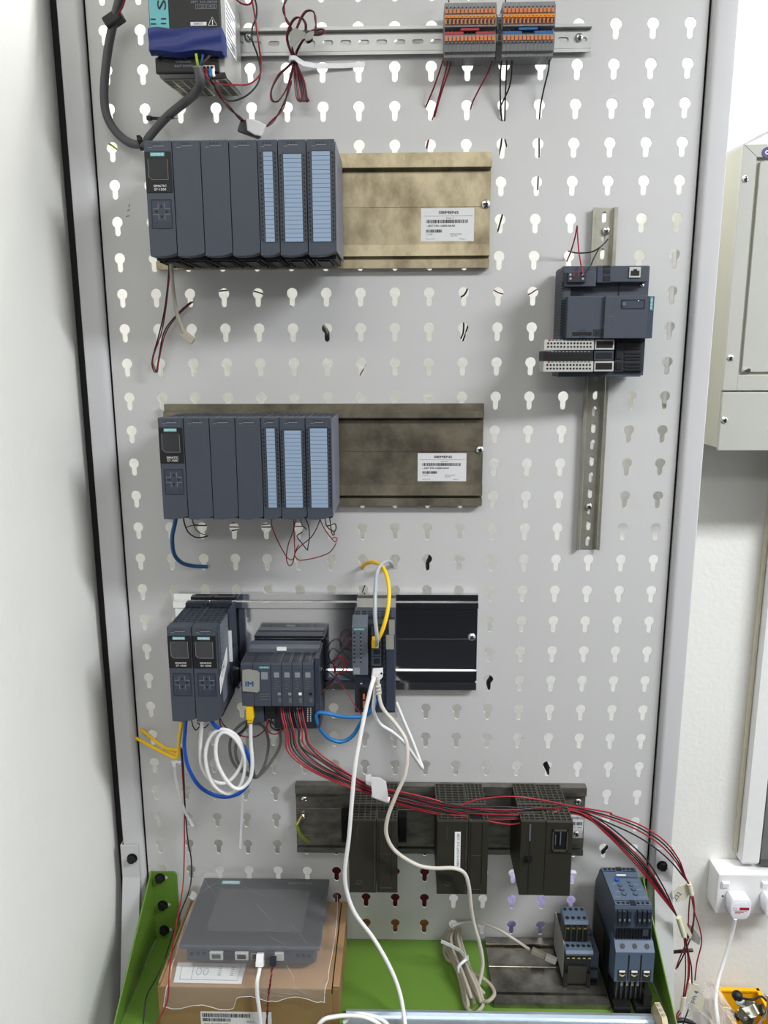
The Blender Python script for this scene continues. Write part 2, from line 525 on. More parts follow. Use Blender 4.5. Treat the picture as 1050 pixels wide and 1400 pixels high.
# ------------------------------------------------------------------ rack: perforated panel, posts
PITCH_H = 0.05
def keyhole(cx, cz):
    r, w, l = 0.0077, 0.0038, 0.0155
    a0 = -math.acos(0) - 0  # placeholder angle base
    a_start = math.asin(w / r)
    L = []
    n = 18
    for i in range(n + 1):
        a = -math.pi / 2 + a_start + (2 * math.pi - 2 * a_start) * i / n
        L.append((cx + r * math.cos(a), cz + r * math.sin(a)))
    for i in range(5):
        a = math.pi + math.pi * i / 4
        L.append((cx + w * math.cos(a), cz - l + w * math.sin(a)))
    return L
panel = thing('perforated_panel', 'light grey steel panel with rows of keyhole cut-outs carrying all the devices', 'panel', (0, 0, -0.84))
XL, XR, PB = -0.4245, 0.4245, -0.84
m = MB()
rows = list(range(-2, 29))
for r_ in rows:
    cz = -(r_ - 12) * PITCH_H
    for c_ in range(17):
        cx = (c_ - 8) * PITCH_H
        z0, z1 = cz - PITCH_H / 2, cz + PITCH_H / 2
        cell_hole(m, cx - PITCH_H / 2, cx + PITCH_H / 2, z0, z1, keyhole(cx, cz), 0.0, 0.0018, cx, cz)
    m.poly([(XL, 0, z0), (-0.425, 0, z0), (-0.425, 0, z1), (XL, 0, z1)]) if XL < -0.425 else None
ZT = (12 + 2) * PITCH_H + 0.025
zb = -(28 - 12) * PITCH_H - 0.025
m.box(XL, XR, 0.0, 0.0018, PB, zb)
m.build('sheet', ['panel_paint'], panel)
# rolled back edges of the sheet
for x in (XL, XR):
    MB().box(x - 0.0012, x + 0.0012, 0.0, 0.02, PB, ZT).build('folded_edge', ['black_gap'], panel)
# a few small pen marks on the sheet
m = MB()
for (u, v, a, l) in ((174, 288, 0.4, 0.004), (176, 283, 1.3, 0.004), (172, 296, 0.2, 0.005)):
    p = at(u, v, -0.0003)
    m.tube([p, p + Vector((math.cos(a) * l, 0, math.sin(a) * l))], 0.0005, 5, smooth=False)
m.build('pen_mark', ['cable_navy'], panel)

rack = thing('rack_frame', 'grey steel rack frame with two upright posts beside the perforated panel', 'frame', (0, 0, FLOORZ))
def post(s_):
    """Upright with a rounded inner edge; s_=-1 left, +1 right."""
    xi, xo = s_ * 0.4262, s_ * 0.4585
    yf, yb = -0.012, 0.045
    prof = [(xi, yb), (xi, 0.0)]
    rr = 0.0085
    for i in range(7):
        a = math.pi / 2 * i / 6
        prof.append((xi + s_ * (rr - rr * math.cos(a)) , yf + rr - rr * math.sin(a)))
    prof += [(xo - s_ * 0.0015, yf), (xo, yf + 0.0015), (xo, yb)]
    return MB().prism(prof, FLOORZ + 0.001, CEIL - 0.15, 'z').build('post', ['post_paint'], rack, smooth=True)
post(-1); post(1)
# gusset feet wrapped round the posts
for s_ in (-1, 1):
    zt = at(180, 1155, -0.014).z if s_ < 0 else at(905, 1160, -0.014).z
    xa, xb = s_ * 0.4325, s_ * 0.4605
    f_ = MB()
    prof = [(-0.0135, zt), (-0.0155, zt), (-0.0165, zt - 0.06), (-0.20, -1.40), (-0.20, FLOORZ + 0.001), (-0.18, FLOORZ + 0.001), (-0.18, -1.395), (-0.0145, zt - 0.06)]
    f_.prism(prof, xa, xb, 'x')
    # outer side wall
    t_ = s_ * 0.0015
    f_.prism([(0.04, zt), (-0.0155, zt), (-0.0165, zt - 0.06), (-0.20, -1.40), (-0.20, FLOORZ + 0.001), (0.04, FLOORZ + 0.001)], min(xb, xb + t_), max(xb, xb + t_), 'x')
    f_.build('foot_gusset', ['post_paint'], rack)
def bolt(parent, c, r=0.0062, axis='y', name='bolt'):
    m = MB()
    m.cyl((c[0], c[1] - 0.0015, c[2]), r * 1.18, 0.0015, 'y', 18)
    m.cyl((c[0], c[1] - 0.008, c[2]), r * 0.92, 0.0065, 'y', 6)
    m.cyl((c[0], c[1] - 0.0085, c[2]), r * 0.6, 0.0006, 'y', 12)
    o = m.build(name, ['black'], parent, bev=0.0004)
    return o
bolt(rack, at(181, 1173, -0.0155), 0.0075)
bolt(rack, at(905, 1183, -0.0155), 0.0075)
# black strip standing in for the deep shade between left post and wall
MB().box(WLX + 0.001, -0.459, 0.012, 0.03, FLOORZ + 0.05, CEIL - 0.2).build('gap_shade_strip', ['black_gap'], rack)

# ------------------------------------------------------------------ green shelf
SZ = -0.832
shelf = thing('shelf_bracket', 'lime green steel shelf with side gussets bolted below the panel', 'shelf', (0, 0, SZ - 0.02))
MB().box(-0.415, 0.415, -0.215, -0.001, SZ - 0.002, SZ).box(-0.415, 0.415, -0.215, -0.213, SZ - 0.03, SZ - 0.002).build('shelf_plate', ['green_paint'], shelf)
ZF = at(225, 1192, -0.003).z
for s_ in (-1, 1):
    x = s_ * 0.4175
    g = MB()
    g.prism([(-0.001, ZF), (-0.004, ZF), (-0.215, SZ + 0.006), (-0.215, SZ - 0.03), (-0.001, SZ - 0.03)], x - 0.001, x + 0.001, 'x')
    g.build('side_gusset', ['green_paint'], shelf)
    e = MB()
    e.tube([(x, -0.0035, ZF + 0.0003), (x, -0.215, SZ + 0.0065)], 0.0014, 6, smooth=False)
    e.build('gusset_edge', ['green_paint'], shelf)
    xi = s_ * 0.374
    fl = MB().prism([(x, SZ), (xi, SZ), (xi, ZF - 0.006), (xi + s_ * 0.004, ZF), (x, ZF)], -0.0035, -0.001, 'y')
    fo = fl.build('back_flange', ['green_paint'], shelf)
    if s_ < 0:
        for (u, v) in ((219, 1200), (223, 1237), (225, 1271)):
            c = at(u, v, -0.004)
            sl = MB()
            sl.prism([(c.x + p - 0.0, c.z + q) for p, q in [(a_, b2) for a_, b2 in slot_loop(0.006, 0, 0.004, 0.0028)]], -0.0039, -0.0034, 'y')
            sl.build('bolt_slot', ['panel_paint'], fo)
            bolt(shelf, c, 0.0075)

# ------------------------------------------------------------------ mounting rails
def s7_rail(name, label, x0, x1, ztop, h, mname, prof=None, yb=-0.002):
    t = thing(name, label, 'rail', ((x0 + x1) / 2, 0, ztop - h))
    k = h / 0.155
    F = prof or [(0, -.012), (-.0100, -.012), (-.0100, -.0125), (-.0112, -.018), (-.0205, -.018), (-.0215, -.005), (-.0245, -.005), (-.0250, -.009),
                 (-.0715, -.009), (-.0717, -.0084), (-.0723, -.0084), (-.0725, -.009),
                 (-.1220, -.009), (-.1230, -.0135), (-.1385, -.0145), (-.1395, -.005), (-.1430, -.005), (-.1435, -.012), (-.155, -.012)]
    P = [(yb, ztop)] + [(y, ztop + z * k) for z, y in F] + [(yb, ztop - h)]
    MB().prism(P, x0, x1, 'x').build('profile', [mname], t)
    return t
ZR1 = at(560, 208.5, -0.012).z; HR1 = ZR1 - at(560, 366.5, -0.012).z
rail1 = s7_rail('mounting_rail', 'wide brass-toned mounting rail carrying the uppermost controller row', -0.3435, 0.1345, ZR1, HR1, 'brass_rail')
ZR2 = at(560, 552, -0.012).z; HR2 = ZR2 - at(560, 691.5, -0.012).z
rail2 = s7_rail('mounting_rail', 'wide dark tarnished mounting rail carrying the second controller row', -0.3445, 0.1318, ZR2, HR2, 'tarnished_rail')
ZR3 = at(560, 813, -0.012).z; HR3 = ZR3 - at(560, 943, -0.012).z
rail3 = s7_rail('mounting_rail', 'wide mirror-bright mounting rail carrying the third device row', -0.3470, 0.1293, ZR3, HR3, 'mirror_rail')
ZR4 = at(430, 1073, -0.014).z; HR4 = ZR4 - at(430, 1165, -0.012).z
P4 = [(0, -.016), (-.0145, -.016), (-.0150, -.0095), (-.043, -.0095), (-.0435, -.0088), (-.0445, -.0088), (-.045, -.0095), (-.092, -.0095),
      (-.0925, -.0115), (-.110, -.0115), (-.1105, -.006), (-.1125, -.006), (-.113, -.0135), (-.122, -.0135)]
P4 = [(z * HR4 / 0.122 / (HR4 / 0.155), y) for z, y in P4]
rail4 = s7_rail('mounting_rail', 'narrow blackened steel mounting rail carrying the dark older modules', -0.1645, 0.3125, ZR4, HR4, 'old_rail', P4)
def rail_screw(rail, u, v, Y, r=0.0062):
    return screw(rail, at(u, v, Y), r)
rail_screw(rail1, 664, 279, -0.009, 0.0068)
rail_screw(rail2, 656, 615, -0.009, 0.0062)
rail_screw(rail3, 645, 871, -0.009, 0.0062)
rail_screw(rail4, 416, 1092.5, -0.0095, 0.0052)
rail_screw(rail4, 790, 1096, -0.0095, 0.0062)
rail_screw(rail4, 414, 1116, -0.011, 0.0045)

def rail_label(rail, u0, v0, u1, v1, Y):
    x0, x1, z0, z1 = rect(u0, v0, u1, v1, Y)
    w, h = x1 - x0, z1 - z0
    o = MB().box(x0, x1, Y - 0.0003, Y, z0, z1).build('type_label', ['paper_label'], rail, label='white type label with barcode')
    y = Y - 0.0004
    m = MB()
    X = lambda f: x0 + w * f
    Z = lambda f: z1 - h * f
    put_text(m, 'SIEMENS', (X(.52), y, Z(.13)), width=w * .37, height=h * .08, bold=.00025)
    m.box(X(.05), X(.97), y, y + 0.0001, Z(.235), Z(.228))
    put_text(m, 'Simatic S7', (X(.55), y, Z(.295)), height=h * .045)
    barcode(m, X(.1), X(.89), Z(.45), Z(.35), y, 3, 60)
    put_text(m, '- 6ES7 590-1AE80-0AA0', (X(.37), y, Z(.53)), width=w * .54, height=h * .055, bold=.0001)
    barcode(m, X(.1), X(.41), Z(.73), Z(.64), y, 5, 26)
    put_text(m, 'S 1P19I', (X(.16), y, Z(.79)), height=h * .045)
    put_text(m, 'PROFILSCHIENE', (X(.66), y, Z(.78)), height=h * .035)
    put_text(m, '482.6 MM', (X(.62), y, Z(.84)), height=h * .035)
    put_text(m, 'Made in Germany', (X(.18), y, Z(.93)), height=h * .035)
    put_text(m, 'E-Stand: 1', (X(.79), y, Z(.93)), height=h * .035)
    m.build('label_print', ['dark_print'], o)
rail_label(rail1, 575.5, 284.5, 648, 330, -0.009)
rail_label(rail2, 571, 619.5, 637.5, 658, -0.009)

def din_rail(name, label, c, length, vertical, mname, pitch=0.025, slot=0.0075, phase=0.0):
    """35 mm top-hat rail with slotted web, real slots."""
    t = thing(name, label, 'rail', c)
    cx, cy, cz = c
    m = MB()
    n = max(1, round(length / pitch))
    st = length / n
    yw = cy - 0.0015
    def cellv(a0, a1, hole):
        w = 0.0125
        if vertical:
            x0, x1, z0, z1 = cx - w, cx + w, a0, a1
        else:
            x0, x1, z0, z1 = a0, a1, cz - w, cz + w
        if hole:
            mx, mz = (x0 + x1) / 2, (z0 + z1) / 2
            L = slot_loop(mx, mz, slot - 0.0031, 0.0031, not vertical)
            # stadium must be sorted by angle: it is star-shaped about its centre
            cell_hole(m, x0, x1, z0, z1, L, yw, yw + 0.001, mx, mz)
        else:
            m.box(x0, x1, yw, yw + 0.001, z0, z1)
    s0 = (cz if vertical else cx) - length / 2
    for i in range(n):
        cellv(s0 + i * st, s0 + (i + 1) * st, True)
    for sg in (-1, 1):
        prof = [(sg * 0.0125, yw + 0.001), (sg * 0.0125, yw - 0.0055), (sg * 0.0135, yw - 0.0065), (sg * 0.0175, yw - 0.0065), (sg * 0.0175, yw - 0.0055), (sg * 0.0140, yw - 0.0055), (sg * 0.0135, yw - 0.005), (sg * 0.0135, yw + 0.001)]
        if vertical:
            m.prism([(cx + a, b_) for a, b_ in prof], s0, s0 + length, 'z')
        else:
            m.prism([(b_, cz + a) for a, b_ in prof], s0, s0 + length, 'x')
    m.build('profile', [mname], t)
    return t
zc = (at(560, 37, -0.009).z + at(560, 71, -0.009).z) / 2
drail = din_rail('din_rail', 'horizontal galvanised slotted rail behind the orange terminal blocks', (-0.030, 0, zc), 0.592, False, 'zinc')
screw(drail, at(792, 51, -0.003), 0.0055)
screw(drail, at(340, 50.5, -0.003), 0.0062)
xa, xb = 0.2795, 0.3135
vtop, vbot = at(831, 283, -0.008).z, at(803, 752, -0.008).z
vrail = din_rail('din_rail', 'vertical slotted rail hanging on the right half of the panel', ((0.2797 + 0.3135) / 2, 0, (vtop + vbot) / 2), vtop - vbot, True, 'aged_zinc', pitch=0.0248)
screw(vrail, at(829, 315, -0.003), 0.0058, cross=False)
screw(vrail, at(805.5, 692.5, -0.003), 0.0048)

# ------------------------------------------------------------------ slate controller modules
def vent_top(mb, w, y0, y1, z, nx, ny, bar=0.0011, dark=1, light=0, h=0.0012):
    """Grille: dark floor (material slot `dark`) with ribs (slot `light`)."""
    mb.mat(dark).box(0.0012, w - 0.0012, y0, y1, z - 0.0002, z + 0.0002)
    mb.mat(light)
    for i in range(nx + 1):
        x = 0.0006 + (w - 0.0012) * i / nx
        mb.box(x - bar / 2, x + bar / 2, y0, y1, z, z + h)
    for j in range(ny + 1):
        y = y0 + (y1 - y0) * j / ny
        mb.box(0.0006, w - 0.0006, y - bar / 2, y + bar / 2, z, z + h * 0.9)

def ctl_module(kind, label, group, x0, zb, yb, w, h, d, var=0):
    """Origin at the back lower left corner. Local: x 0..w, y 0..-d, z 0..h."""
    t = thing({'cpu': 'controller_cpu', 'blank': 'controller_module', 'io': 'io_module'}[kind], label, 'module', (0, 0, 0), group)
    g = 0.0005
    # body behind the door
    m = MB()
    m.mat(0).box(g, w - g, -d + 0.02, -0.001, 0.006, h - 0.004)
    vent_top(m, w, -d + 0.012, -0.004, h - 0.0036, 4, 9)
    m.build('body', ['slate_side_lit' if var == 9 else 'slate', 'slate_dark'], t)
    # dark underside with plug and catches
    m = MB()
    m.box(0.002, w - 0.002, -d + 0.022, -0.006, -0.003, 0.006)
    m.box(w * .30, w * .70, -d + 0.030, -0.02, -0.005, -0.003)
    for fx in (0.12, 0.26, 0.8):
        m.box(w * fx, w * fx + 0.0015, -d + 0.026, -0.015, -0.0055, -0.003)
    m.build('underside', ['black'], t)
    if kind != 'cpu':
        screw(t, (w * 0.02 + 0.002, -d + 0.021, 0.0035), 0.0022, cross=False)
    # door
    m = MB()
    yf = -d
    lip = 0.0035
    m.prism([(g, -0.0005), (w * 0.35, -0.0012), (w * 0.7, 0.0002), (w - g, lip), (w - g, h), (g, h)], yf, yf + 0.0205, 'y')
    m.build('door', ['slate'], t, bev=0.0007)
    def status(xw):
        s_ = MB()
        xs, xe, z1, z0 = w / 2 - xw / 2, w / 2 + xw / 2, h - 0.0015, h - 0.0105
        for a in ((xs, xe, z1, z1 + .0003), (xs, xe, z0 - .0003, z0), (xs, xs + .0003, z0, z1), (xe - .0003, xe, z0, z1)):
            s_.box(a[0], a[1], yf - 0.0002, yf, a[2], a[3])
        o = s_.build('status_field', ['slate_edge'], t)
        q = MB()
        for i in range(3):
            q.box(w / 2 - 0.0055 + i * 0.0040, w / 2 - 0.0038 + i * 0.0040, yf - 0.0003, yf, h - 0.0052, h - 0.0032)
        q.build('status_led', ['slate_dark'], o)
        q = MB()
        q.box(xs + xw * .28, xs + xw * .82, yf - 0.0003, yf, h - 0.0069, h - 0.0061)
        q.box(xs + xw * .06, xs + xw * .25, yf - 0.0003, yf, h - 0.0085, h - 0.0078)
        q.build('status_print', ['grey_print'], o)
    if kind == 'cpu':
        b = MB().box(g + .0003, w - 0.0016, yf - 0.0009, yf + .001, h - 0.0615, h - 0.0130).build('display_bezel', ['black'], t, bev=0.0004)
        yy = yf - 0.0010
        xs, xe = w * .12, w * .85
        MB().prism([(xs + .004, h - .0470), (xe, h - .0470), (xe, h - .0208), (xs, h - .0208), (xs, h - .0425)], yy - .0002, yy, 'y').build('screen', ['screen'], b)
        fr = MB()
        fr.tube([(xs + .0008, yy - .0003, h - .022), (xs + .0008, yy - .0003, h - .0422), (xs + .0048, yy - .0003, h - .0462), (xe - .0005, yy - .0003, h - .0462)], 0.00022, 5, smooth=False)
        fr.tube([(xe - .0007, yy - .0003, h - .0222), (xe - .0007, yy - .0003, h - .0462)], 0.00022, 5, smooth=False)
        fr.build('screen_edge', ['grey_print'], b)
        pl = MB().box(w * .235, w * .735, yy - .0002, yy, h - .0185, h - .0142).build('name_plate', ['teal'], b)
        q = MB(); put_text(q, 'SIEMENS', (w * .485, yy - .0003, h - .01635), width=w * .44, height=.0026); q.build('lettering', ['white_print'], pl)
        q = MB()
        put_text(q, 'SIMATIC', (w * .52, yy - .0002, h - .0537), width=w * .46, height=.0028)
        put_text(q, 'S7-1500', (w * .52, yy - .0002, h - .0577), width=w * .42, height=.0028)
        q.build('lettering', ['white_print'], b)
        # keypad
        k = MB()
        kx0, kx1, kz1, kz0 = w * .17, w * .87, h - .0700, h - .1040
        k.box(kx0, kx1, yf - .0002, yf + .0002, kz0, kz1)
        kp = k.build('keypad', ['slate_mid'], t)
        k = MB()
        for a in ((kx0, kx1, kz1, kz1 + .0005), (kx0, kx1, kz0 - .0005, kz0), (kx0 - .0005, kx0, kz0, kz1), (kx1, kx1 + .0005, kz0, kz1)):
            k.box(a[0], a[1], yf - .0008, yf + .0002, a[2], a[3])
        k.build('keypad_rim', ['slate_dark'], kp)
        cx, cz = (kx0 + kx1) / 2, kz1 - .0142
        for (dx, dz, pts) in ((0, .0068, [(-.0021, -.002), (.0021, -.002), (0, .0026)]), (0, -.0068, [(-.0021, .002), (.0021, .002), (0, -.0026)]),
                              (-.0072, 0, [(.0022, -.0021), (.0022, .0021), (-.0026, 0)]), (.0072, 0, [(-.0022, -.0021), (-.0022, .0021), (.0026, 0)])):
            bt = MB().box(cx + dx - .0042, cx + dx + .0042, yf - .0004, yf - .0001, cz + dz - .0037, cz + dz + .0037).build('arrow_key', ['slate'], kp, bev=0.0001)
            r_ = MB()
            r_.prism([(cx + dx + p, cz + dz + q2) for p, q2 in pts], yf - .0006, yf - .0004, 'y')
            r_.build('arrow_mark', ['black'], kp)
        r_ = MB()
        for sx, sz in ((-1, 1), (1, 1), (-1, -1), (1, -1)):
            ax, az = cx + sx * .0042, cz + sz * .0037
            r_.box(min(ax, ax + sx * .0072), max(ax, ax + sx * .0072), yf - .0005, yf - .0003, az - .0002, az + .0002)
            r_.box(ax - .0002, ax + .0002, yf - .0005, yf - .0003, min(az, az + sz * .0066), max(az, az + sz * .0066))
        r_.build('key_outline', ['grey_print'], kp)
        r_ = MB()
        put_text(r_, 'ESC', (kx0 + .0055, yf - .0004, kz0 + .0058), height=.0020)
        put_text(r_, 'OK', (kx1 - .0050, yf - .0004, kz0 + .0058), height=.0020)
        r_.box(kx0 + .003, kx0 + .009, yf - .0004, yf - .0002, kz0 + .0025, kz0 + .0029)
        r_.box(kx1 - .008, kx1 - .002, yf - .0004, yf - .0002, kz0 + .0025, kz0 + .0029)
        r_.build('key_print', ['slate_dark'], kp)
        status(w * .74)
    elif kind == 'blank':
        status(w * .75)
    else:
        status(w * .66)
        lw = .0115 if w < .03 else .0228
        cx = w / 2 + .0004
        zt, zb_ = h - .0140 - (.003 if var == 1 else 0), .0160
        MB().box(cx - lw / 2 - .0008, cx + lw / 2 + .0008, yf - .0002, yf + .0003, zb_ - .0008, zt + .001).build('label_carrier', ['slate_dark'], t)
        n = 20
        st = (zt - zb_) / n
        proto = None
        for i in range(n):
            z0 = zb_ + st * i
            if proto is None:
                proto = MB().box(cx - lw / 2, cx + lw / 2, -.0003, .0001, .0001, st - .00035).mesh('label_strip', ['label_blue'])
            o = bpy.data.objects.new('label_strip', proto); COL.objects.link(o); o.parent = t
            o.location = (0, yf - .0003, z0)
        q = MB()
        for s_ in (-1, 1):
            xx = cx + s_ * (lw / 2 + .0031) - (.0004 if s_ < 0 else 0)
            for i in range(n):
                z0 = zb_ + st * (i + .28)
                q.box(xx - .0009, xx + .0009, yf - .0003, yf + .0001, z0, z0 + .0030)
        q.build('terminal_slots', ['black'], t, kind='stuff')
        q = MB()
        for s_ in (-1, 1):
            xx = cx + s_ * (lw / 2 + .0055)
            q.tube([(cx + s_ * (lw / 2 + .001), yf - .0001, zt + .001), (min(max(xx, .0006), w - .0006), yf - .0001, zt - .003), (min(max(xx, .0006), w - .0006), yf - .0001, zb_ + .002), (cx + s_ * (lw / 2 + .001), yf - .0001, zb_ - .002)], .00022, 5, smooth=False)
        q.build('door_groove', ['slate_dark'], t)
    t.location = (x0, yb, zb)
    return t

SLOT_NAMES = ['leftmost plain slate cover module beside the display unit', 'middle plain slate cover module', 'rightmost plain slate cover module beside the label strips']
def ctl_row(row, xa, xb, zb, h, yb, d):
    total = .035 * 6 + .025
    k = (xb - xa) / total
    x = xa
    ctl_module('cpu', f'slate display unit with arrow keypad at the left end of the {row} controller row', 'display units of the controller rows', x, zb, yb, .035 * k, h, d)
    x += .035 * k
    for i in range(3):
        ctl_module('blank', f'{SLOT_NAMES[i]}, {row} controller row', 'plain cover modules', x, zb, yb, .035 * k, h, d); x += .035 * k
    ctl_module('io', f'narrow slate terminal module with blue label strips, {row} controller row', 'label strip modules', x, zb, yb, .025 * k, h, d); x += .025 * k
    ctl_module('io', f'wide terminal module with blue label strips in the middle of the {row} controller row', 'label strip modules', x, zb, yb, .035 * k, h, d, 1); x += .035 * k
    r = ctl_module('io', f'wide terminal module with blue label strips at the right end of the {row} controller row', 'label strip modules', x, zb, yb, .035 * k, h, d)
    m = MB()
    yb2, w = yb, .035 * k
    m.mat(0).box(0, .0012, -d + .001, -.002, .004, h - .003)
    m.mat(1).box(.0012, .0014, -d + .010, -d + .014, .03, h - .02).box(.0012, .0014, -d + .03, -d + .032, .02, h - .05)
    o = m.build('side_cover', ['slate_side_lit', 'grey_print'], r, local=True)
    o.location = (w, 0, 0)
YB, DD = -.0185, .1115
Z1t, Z1b = at(330, 191, -.13).z, at(330, 349, -.13).z
ctl_row('upper', at(201, 270, -.13).x - .0008, at(458.5, 270, -.13).x, Z1b, Z1t - Z1b, YB, DD)
Z2t, Z2b = at(330, 571, -.13).z, at(330, 709.5, -.13).z
ctl_row('lower', at(219, 640, -.13).x, at(453.5, 640, -.13).x, Z2b, Z2t - Z2b, YB, DD)
# third row: two display units
Z3t, Z3b = at(265, 857.5, -.13).z, at(265, 986, -.13).z
x3a, x3b = at(231, 920, -.13).x, at(298.5, 920, -.13).x
w3 = (x3b - x3a) / 2
c1 = ctl_module('cpu', 'left slate display unit of the pair on the mirror-bright rail', 'display units of the third row', x3a, Z3b, YB, w3, Z3t - Z3b, DD)
c2 = ctl_module('cpu', 'right slate display unit of the pair on the mirror-bright rail', 'display units of the third row', x3a + w3, Z3b, YB, w3, Z3t - Z3b, DD)
h3 = Z3t - Z3b
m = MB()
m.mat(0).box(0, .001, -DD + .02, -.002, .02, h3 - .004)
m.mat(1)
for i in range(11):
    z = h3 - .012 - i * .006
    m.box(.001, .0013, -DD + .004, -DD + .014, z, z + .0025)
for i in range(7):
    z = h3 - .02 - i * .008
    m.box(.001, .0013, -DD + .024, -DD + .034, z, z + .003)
o = m.build('side_cover', ['slate_side_lit', 'slate_edge'], c2, local=True); o.location = (w3, 0, 0)
# white sticker on the side with handwritten marks
m = MB()
m.mat(0).prism([(-DD + .001, .042), (-DD + .001, .066), (-DD + .052, .094), (-DD + .052, .072)], .0011, .0016, 'x')
m.mat(1)
R_ = Vector((0, .88, .47)); U_ = Vector((0, -.1, .99))
put_text(m, 'CPU', (.0018, -DD + .022, .072), width=.026, height=.009, right=R_, up=U_)
put_text(m, '1', (.0018, -DD + .010, .054), height=.006, right=R_, up=U_)
o = m.build('side_sticker', ['paper', 'dark_print'], c2, local=True); o.location = (w3, 0, 0)
# top catches (hinged clips) at the back of each of the pair
for k, un in ((0, c1), (1, c2)):
    xx = x3a + w3 * k
    MB().box(xx + .001, xx + w3 - .001, -.034, -.020, Z3t - .003, Z3t + .004).box(xx + .006, xx + w3 - .006, -.036, -.030, Z3t - .002, Z3t + .0055).build('top_catch', ['slate_dark'], un, bev=.0005)

# power module behind the pair on the same rail
pm = thing('rail_module', 'dark slate narrow module squeezed between the display pair and the handwritten-tag station', 'module', (x3b + .012, -.02, Z3b + .02))
xp0, xp1 = x3b + .0018, at(322, 870, -.03).x
MB().box(xp0, xp1, -.062, -.019, Z3b + .028, Z3t + .003).build('body', ['slate_mid'], pm, bev=.0008)
MB().box(xp0 + .004, xp1 - .003, -.0645, -.062, Z3b + .065, Z3t - .030).build('paper_tag', ['paper'], pm)
m = MB()
for i in range(2): m.box(xp0 + .006 + i * .003, xp0 + .0075 + i * .003, -.0648, -.0645, Z3t - .055, Z3t - .050)
m.build('tag_print', ['dark_print'], pm)
MB().box(xp0 + .002, xp1 - .002, -.055, -.019, Z3b + .012, Z3b + .028).build('lower_plug', ['black'], pm)

# ------------------------------------------------------------------ orange terminal blocks on the top rail
YT = -.0475
tz1, tz0 = at(642, 3, YT).z, at(642, 76, -.030).z
th = tz1 - tz0
def term_proto(n_x):
    """One 13-part of a bank; local origin at lower back, x 0..wb."""
    t = thing('terminal_block', 'x', 'terminal', (0, 0, 0))
    return t
def f2z(v):
    return at(642, v, YT).z
def term_bank(u0, u1, n, side, jm, jname):
    xa, xb = at(u0, 40, YT).x, at(u1, 40, YT).x
    wb = (xb - xa) / n
    grp = f'feed-through terminal blocks of the {side} bank'
    lab = f'slim grey terminal block with orange levers, first from the left in the {side} bank'
    t = thing('terminal_block', lab, 'terminal', (0, 0, 0), grp)
    g = .00012
    prof = [(-.010, f2z(0)), (-.041, f2z(.5)), (-.041, f2z(3)), (-.0425, f2z(3.2)), (-.0425, f2z(6.8)), (YT, f2z(7.2)), (YT, f2z(36.5)), (YT + .008, f2z(37)), (YT + .008, f2z(47)), (YT, f2z(47.5)),
            (YT, f2z(58)), (YT + .001, f2z(60)), (YT + .0035, f2z(69)), (-.040, f2z(70)), (-.039, f2z(75)), (-.010, f2z(75.5))]
    MB().prism(prof, g, wb - g, 'x').build('housing', ['term_grey'], t)
    def bx(name, v0, v1, m, y0=-.0016, y1=.002, fx0=.14, fx1=.86):
        MB().box(wb * fx0, wb * fx1, YT + y0, YT + y1, f2z(v1), f2z(v0)).build(name, [m], t)
    bx('lever', 12.6, 18.6, 'orange')
    bx('marker_clip', 21.4, 25.3, 'orange_bright', -.0022, .002, .02, .98)
    bx('lever', 26.5, 33.5, 'orange')
    bx('lever', 50.2, 56.2, 'orange')
    h_ = MB()
    for v in (10.3, 58.6):
        c = (wb / 2, YT - .0004, f2z(v))
        h_.cyl(c, .00105, .0008, 'y', 8)
    h_.box(wb * .3, wb * .7, YT - .0024, YT - .002, f2z(24.2), f2z(23.4))
    h_.box(wb * .55, wb * .86, YT - .0019, YT - .0012, f2z(33), f2z(27.5))
    h_.box(wb * .2, wb * .8, YT + .0072, YT + .0082, f2z(42), f2z(38.5))
    h_.build('wire_entry', ['black'], t)
    t.location = (xa, 0, 0)
    ordn = ['first', 'second', 'third', 'fourth', 'fifth', 'sixth', 'seventh', 'eighth', 'ninth', 'tenth', 'eleventh', 'twelfth', 'thirteenth']
    for i in range(1, n):
        c = copy_tree(t); c.location = (xa + wb * i, 0, 0)
        c['label'] = f'slim grey terminal block with orange levers, {ordn[i]} from the left in the {side} bank'
    # end plate
    e = MB().prism(prof, -.0012, 0, 'x').build('end_plate', ['term_grey'])
    e.location.x = xa + wb * n + .0007
    tag(e, f'thin grey end plate closing the {side} terminal bank', 'end plate')
    def jumper(i0, i1, v0, v1, lb):
        q = MB()
        x0, x1 = xa + wb * i0 + .0006, xa + wb * i1 - .0006
        q.box(x0, x1, YT + .002, YT + .0078, f2z(v1), f2z(v0))
        for k in range(int(i1 - i0)):
            q.box(x0 + wb * (k + .3), x0 + wb * (k + .45), YT + .0016, YT + .0021, f2z(v1), f2z(v0))
        tag(q.build('plug_in_jumper', [jm]), lb, 'jumper', f'{jname} jumpers')
    jumper(0, 5, 42.4, 46.2, f'{jname} jumper bar at lower left of the {side} terminal bank')
    jumper(4, 9, 36.6, 40.6, f'{jname} jumper bar, raised one in the middle of the {side} terminal bank')
    jumper(8, 13, 42.4, 46.2, f'{jname} jumper bar at lower right of the {side} terminal bank')
term_bank(607.8, 677.3, 13, 'left', 'red_plastic', 'red')
term_bank(687.5, 757.5, 13, 'right', 'blue_plastic', 'blue')
x0, x1, z0, z1 = rect(678.6, 18, 686.6, 79, -.036)
t = thing('end_clamp', 'grey end clamp with round marker hole between the two terminal banks', 'clamp', ((x0 + x1) / 2, 0, z0))
MB().prism([(-.010, z0 + .004), (-.028, z0), (-.036, z0 + .014), (-.040, z0 + .018), (-.040, z1 - .006), (-.034, z1), (-.010, z1)], x0, x1, 'x').build('body', ['term_grey'], t, bev=.0005)
m = MB()
cxx = (x0 + x1) / 2
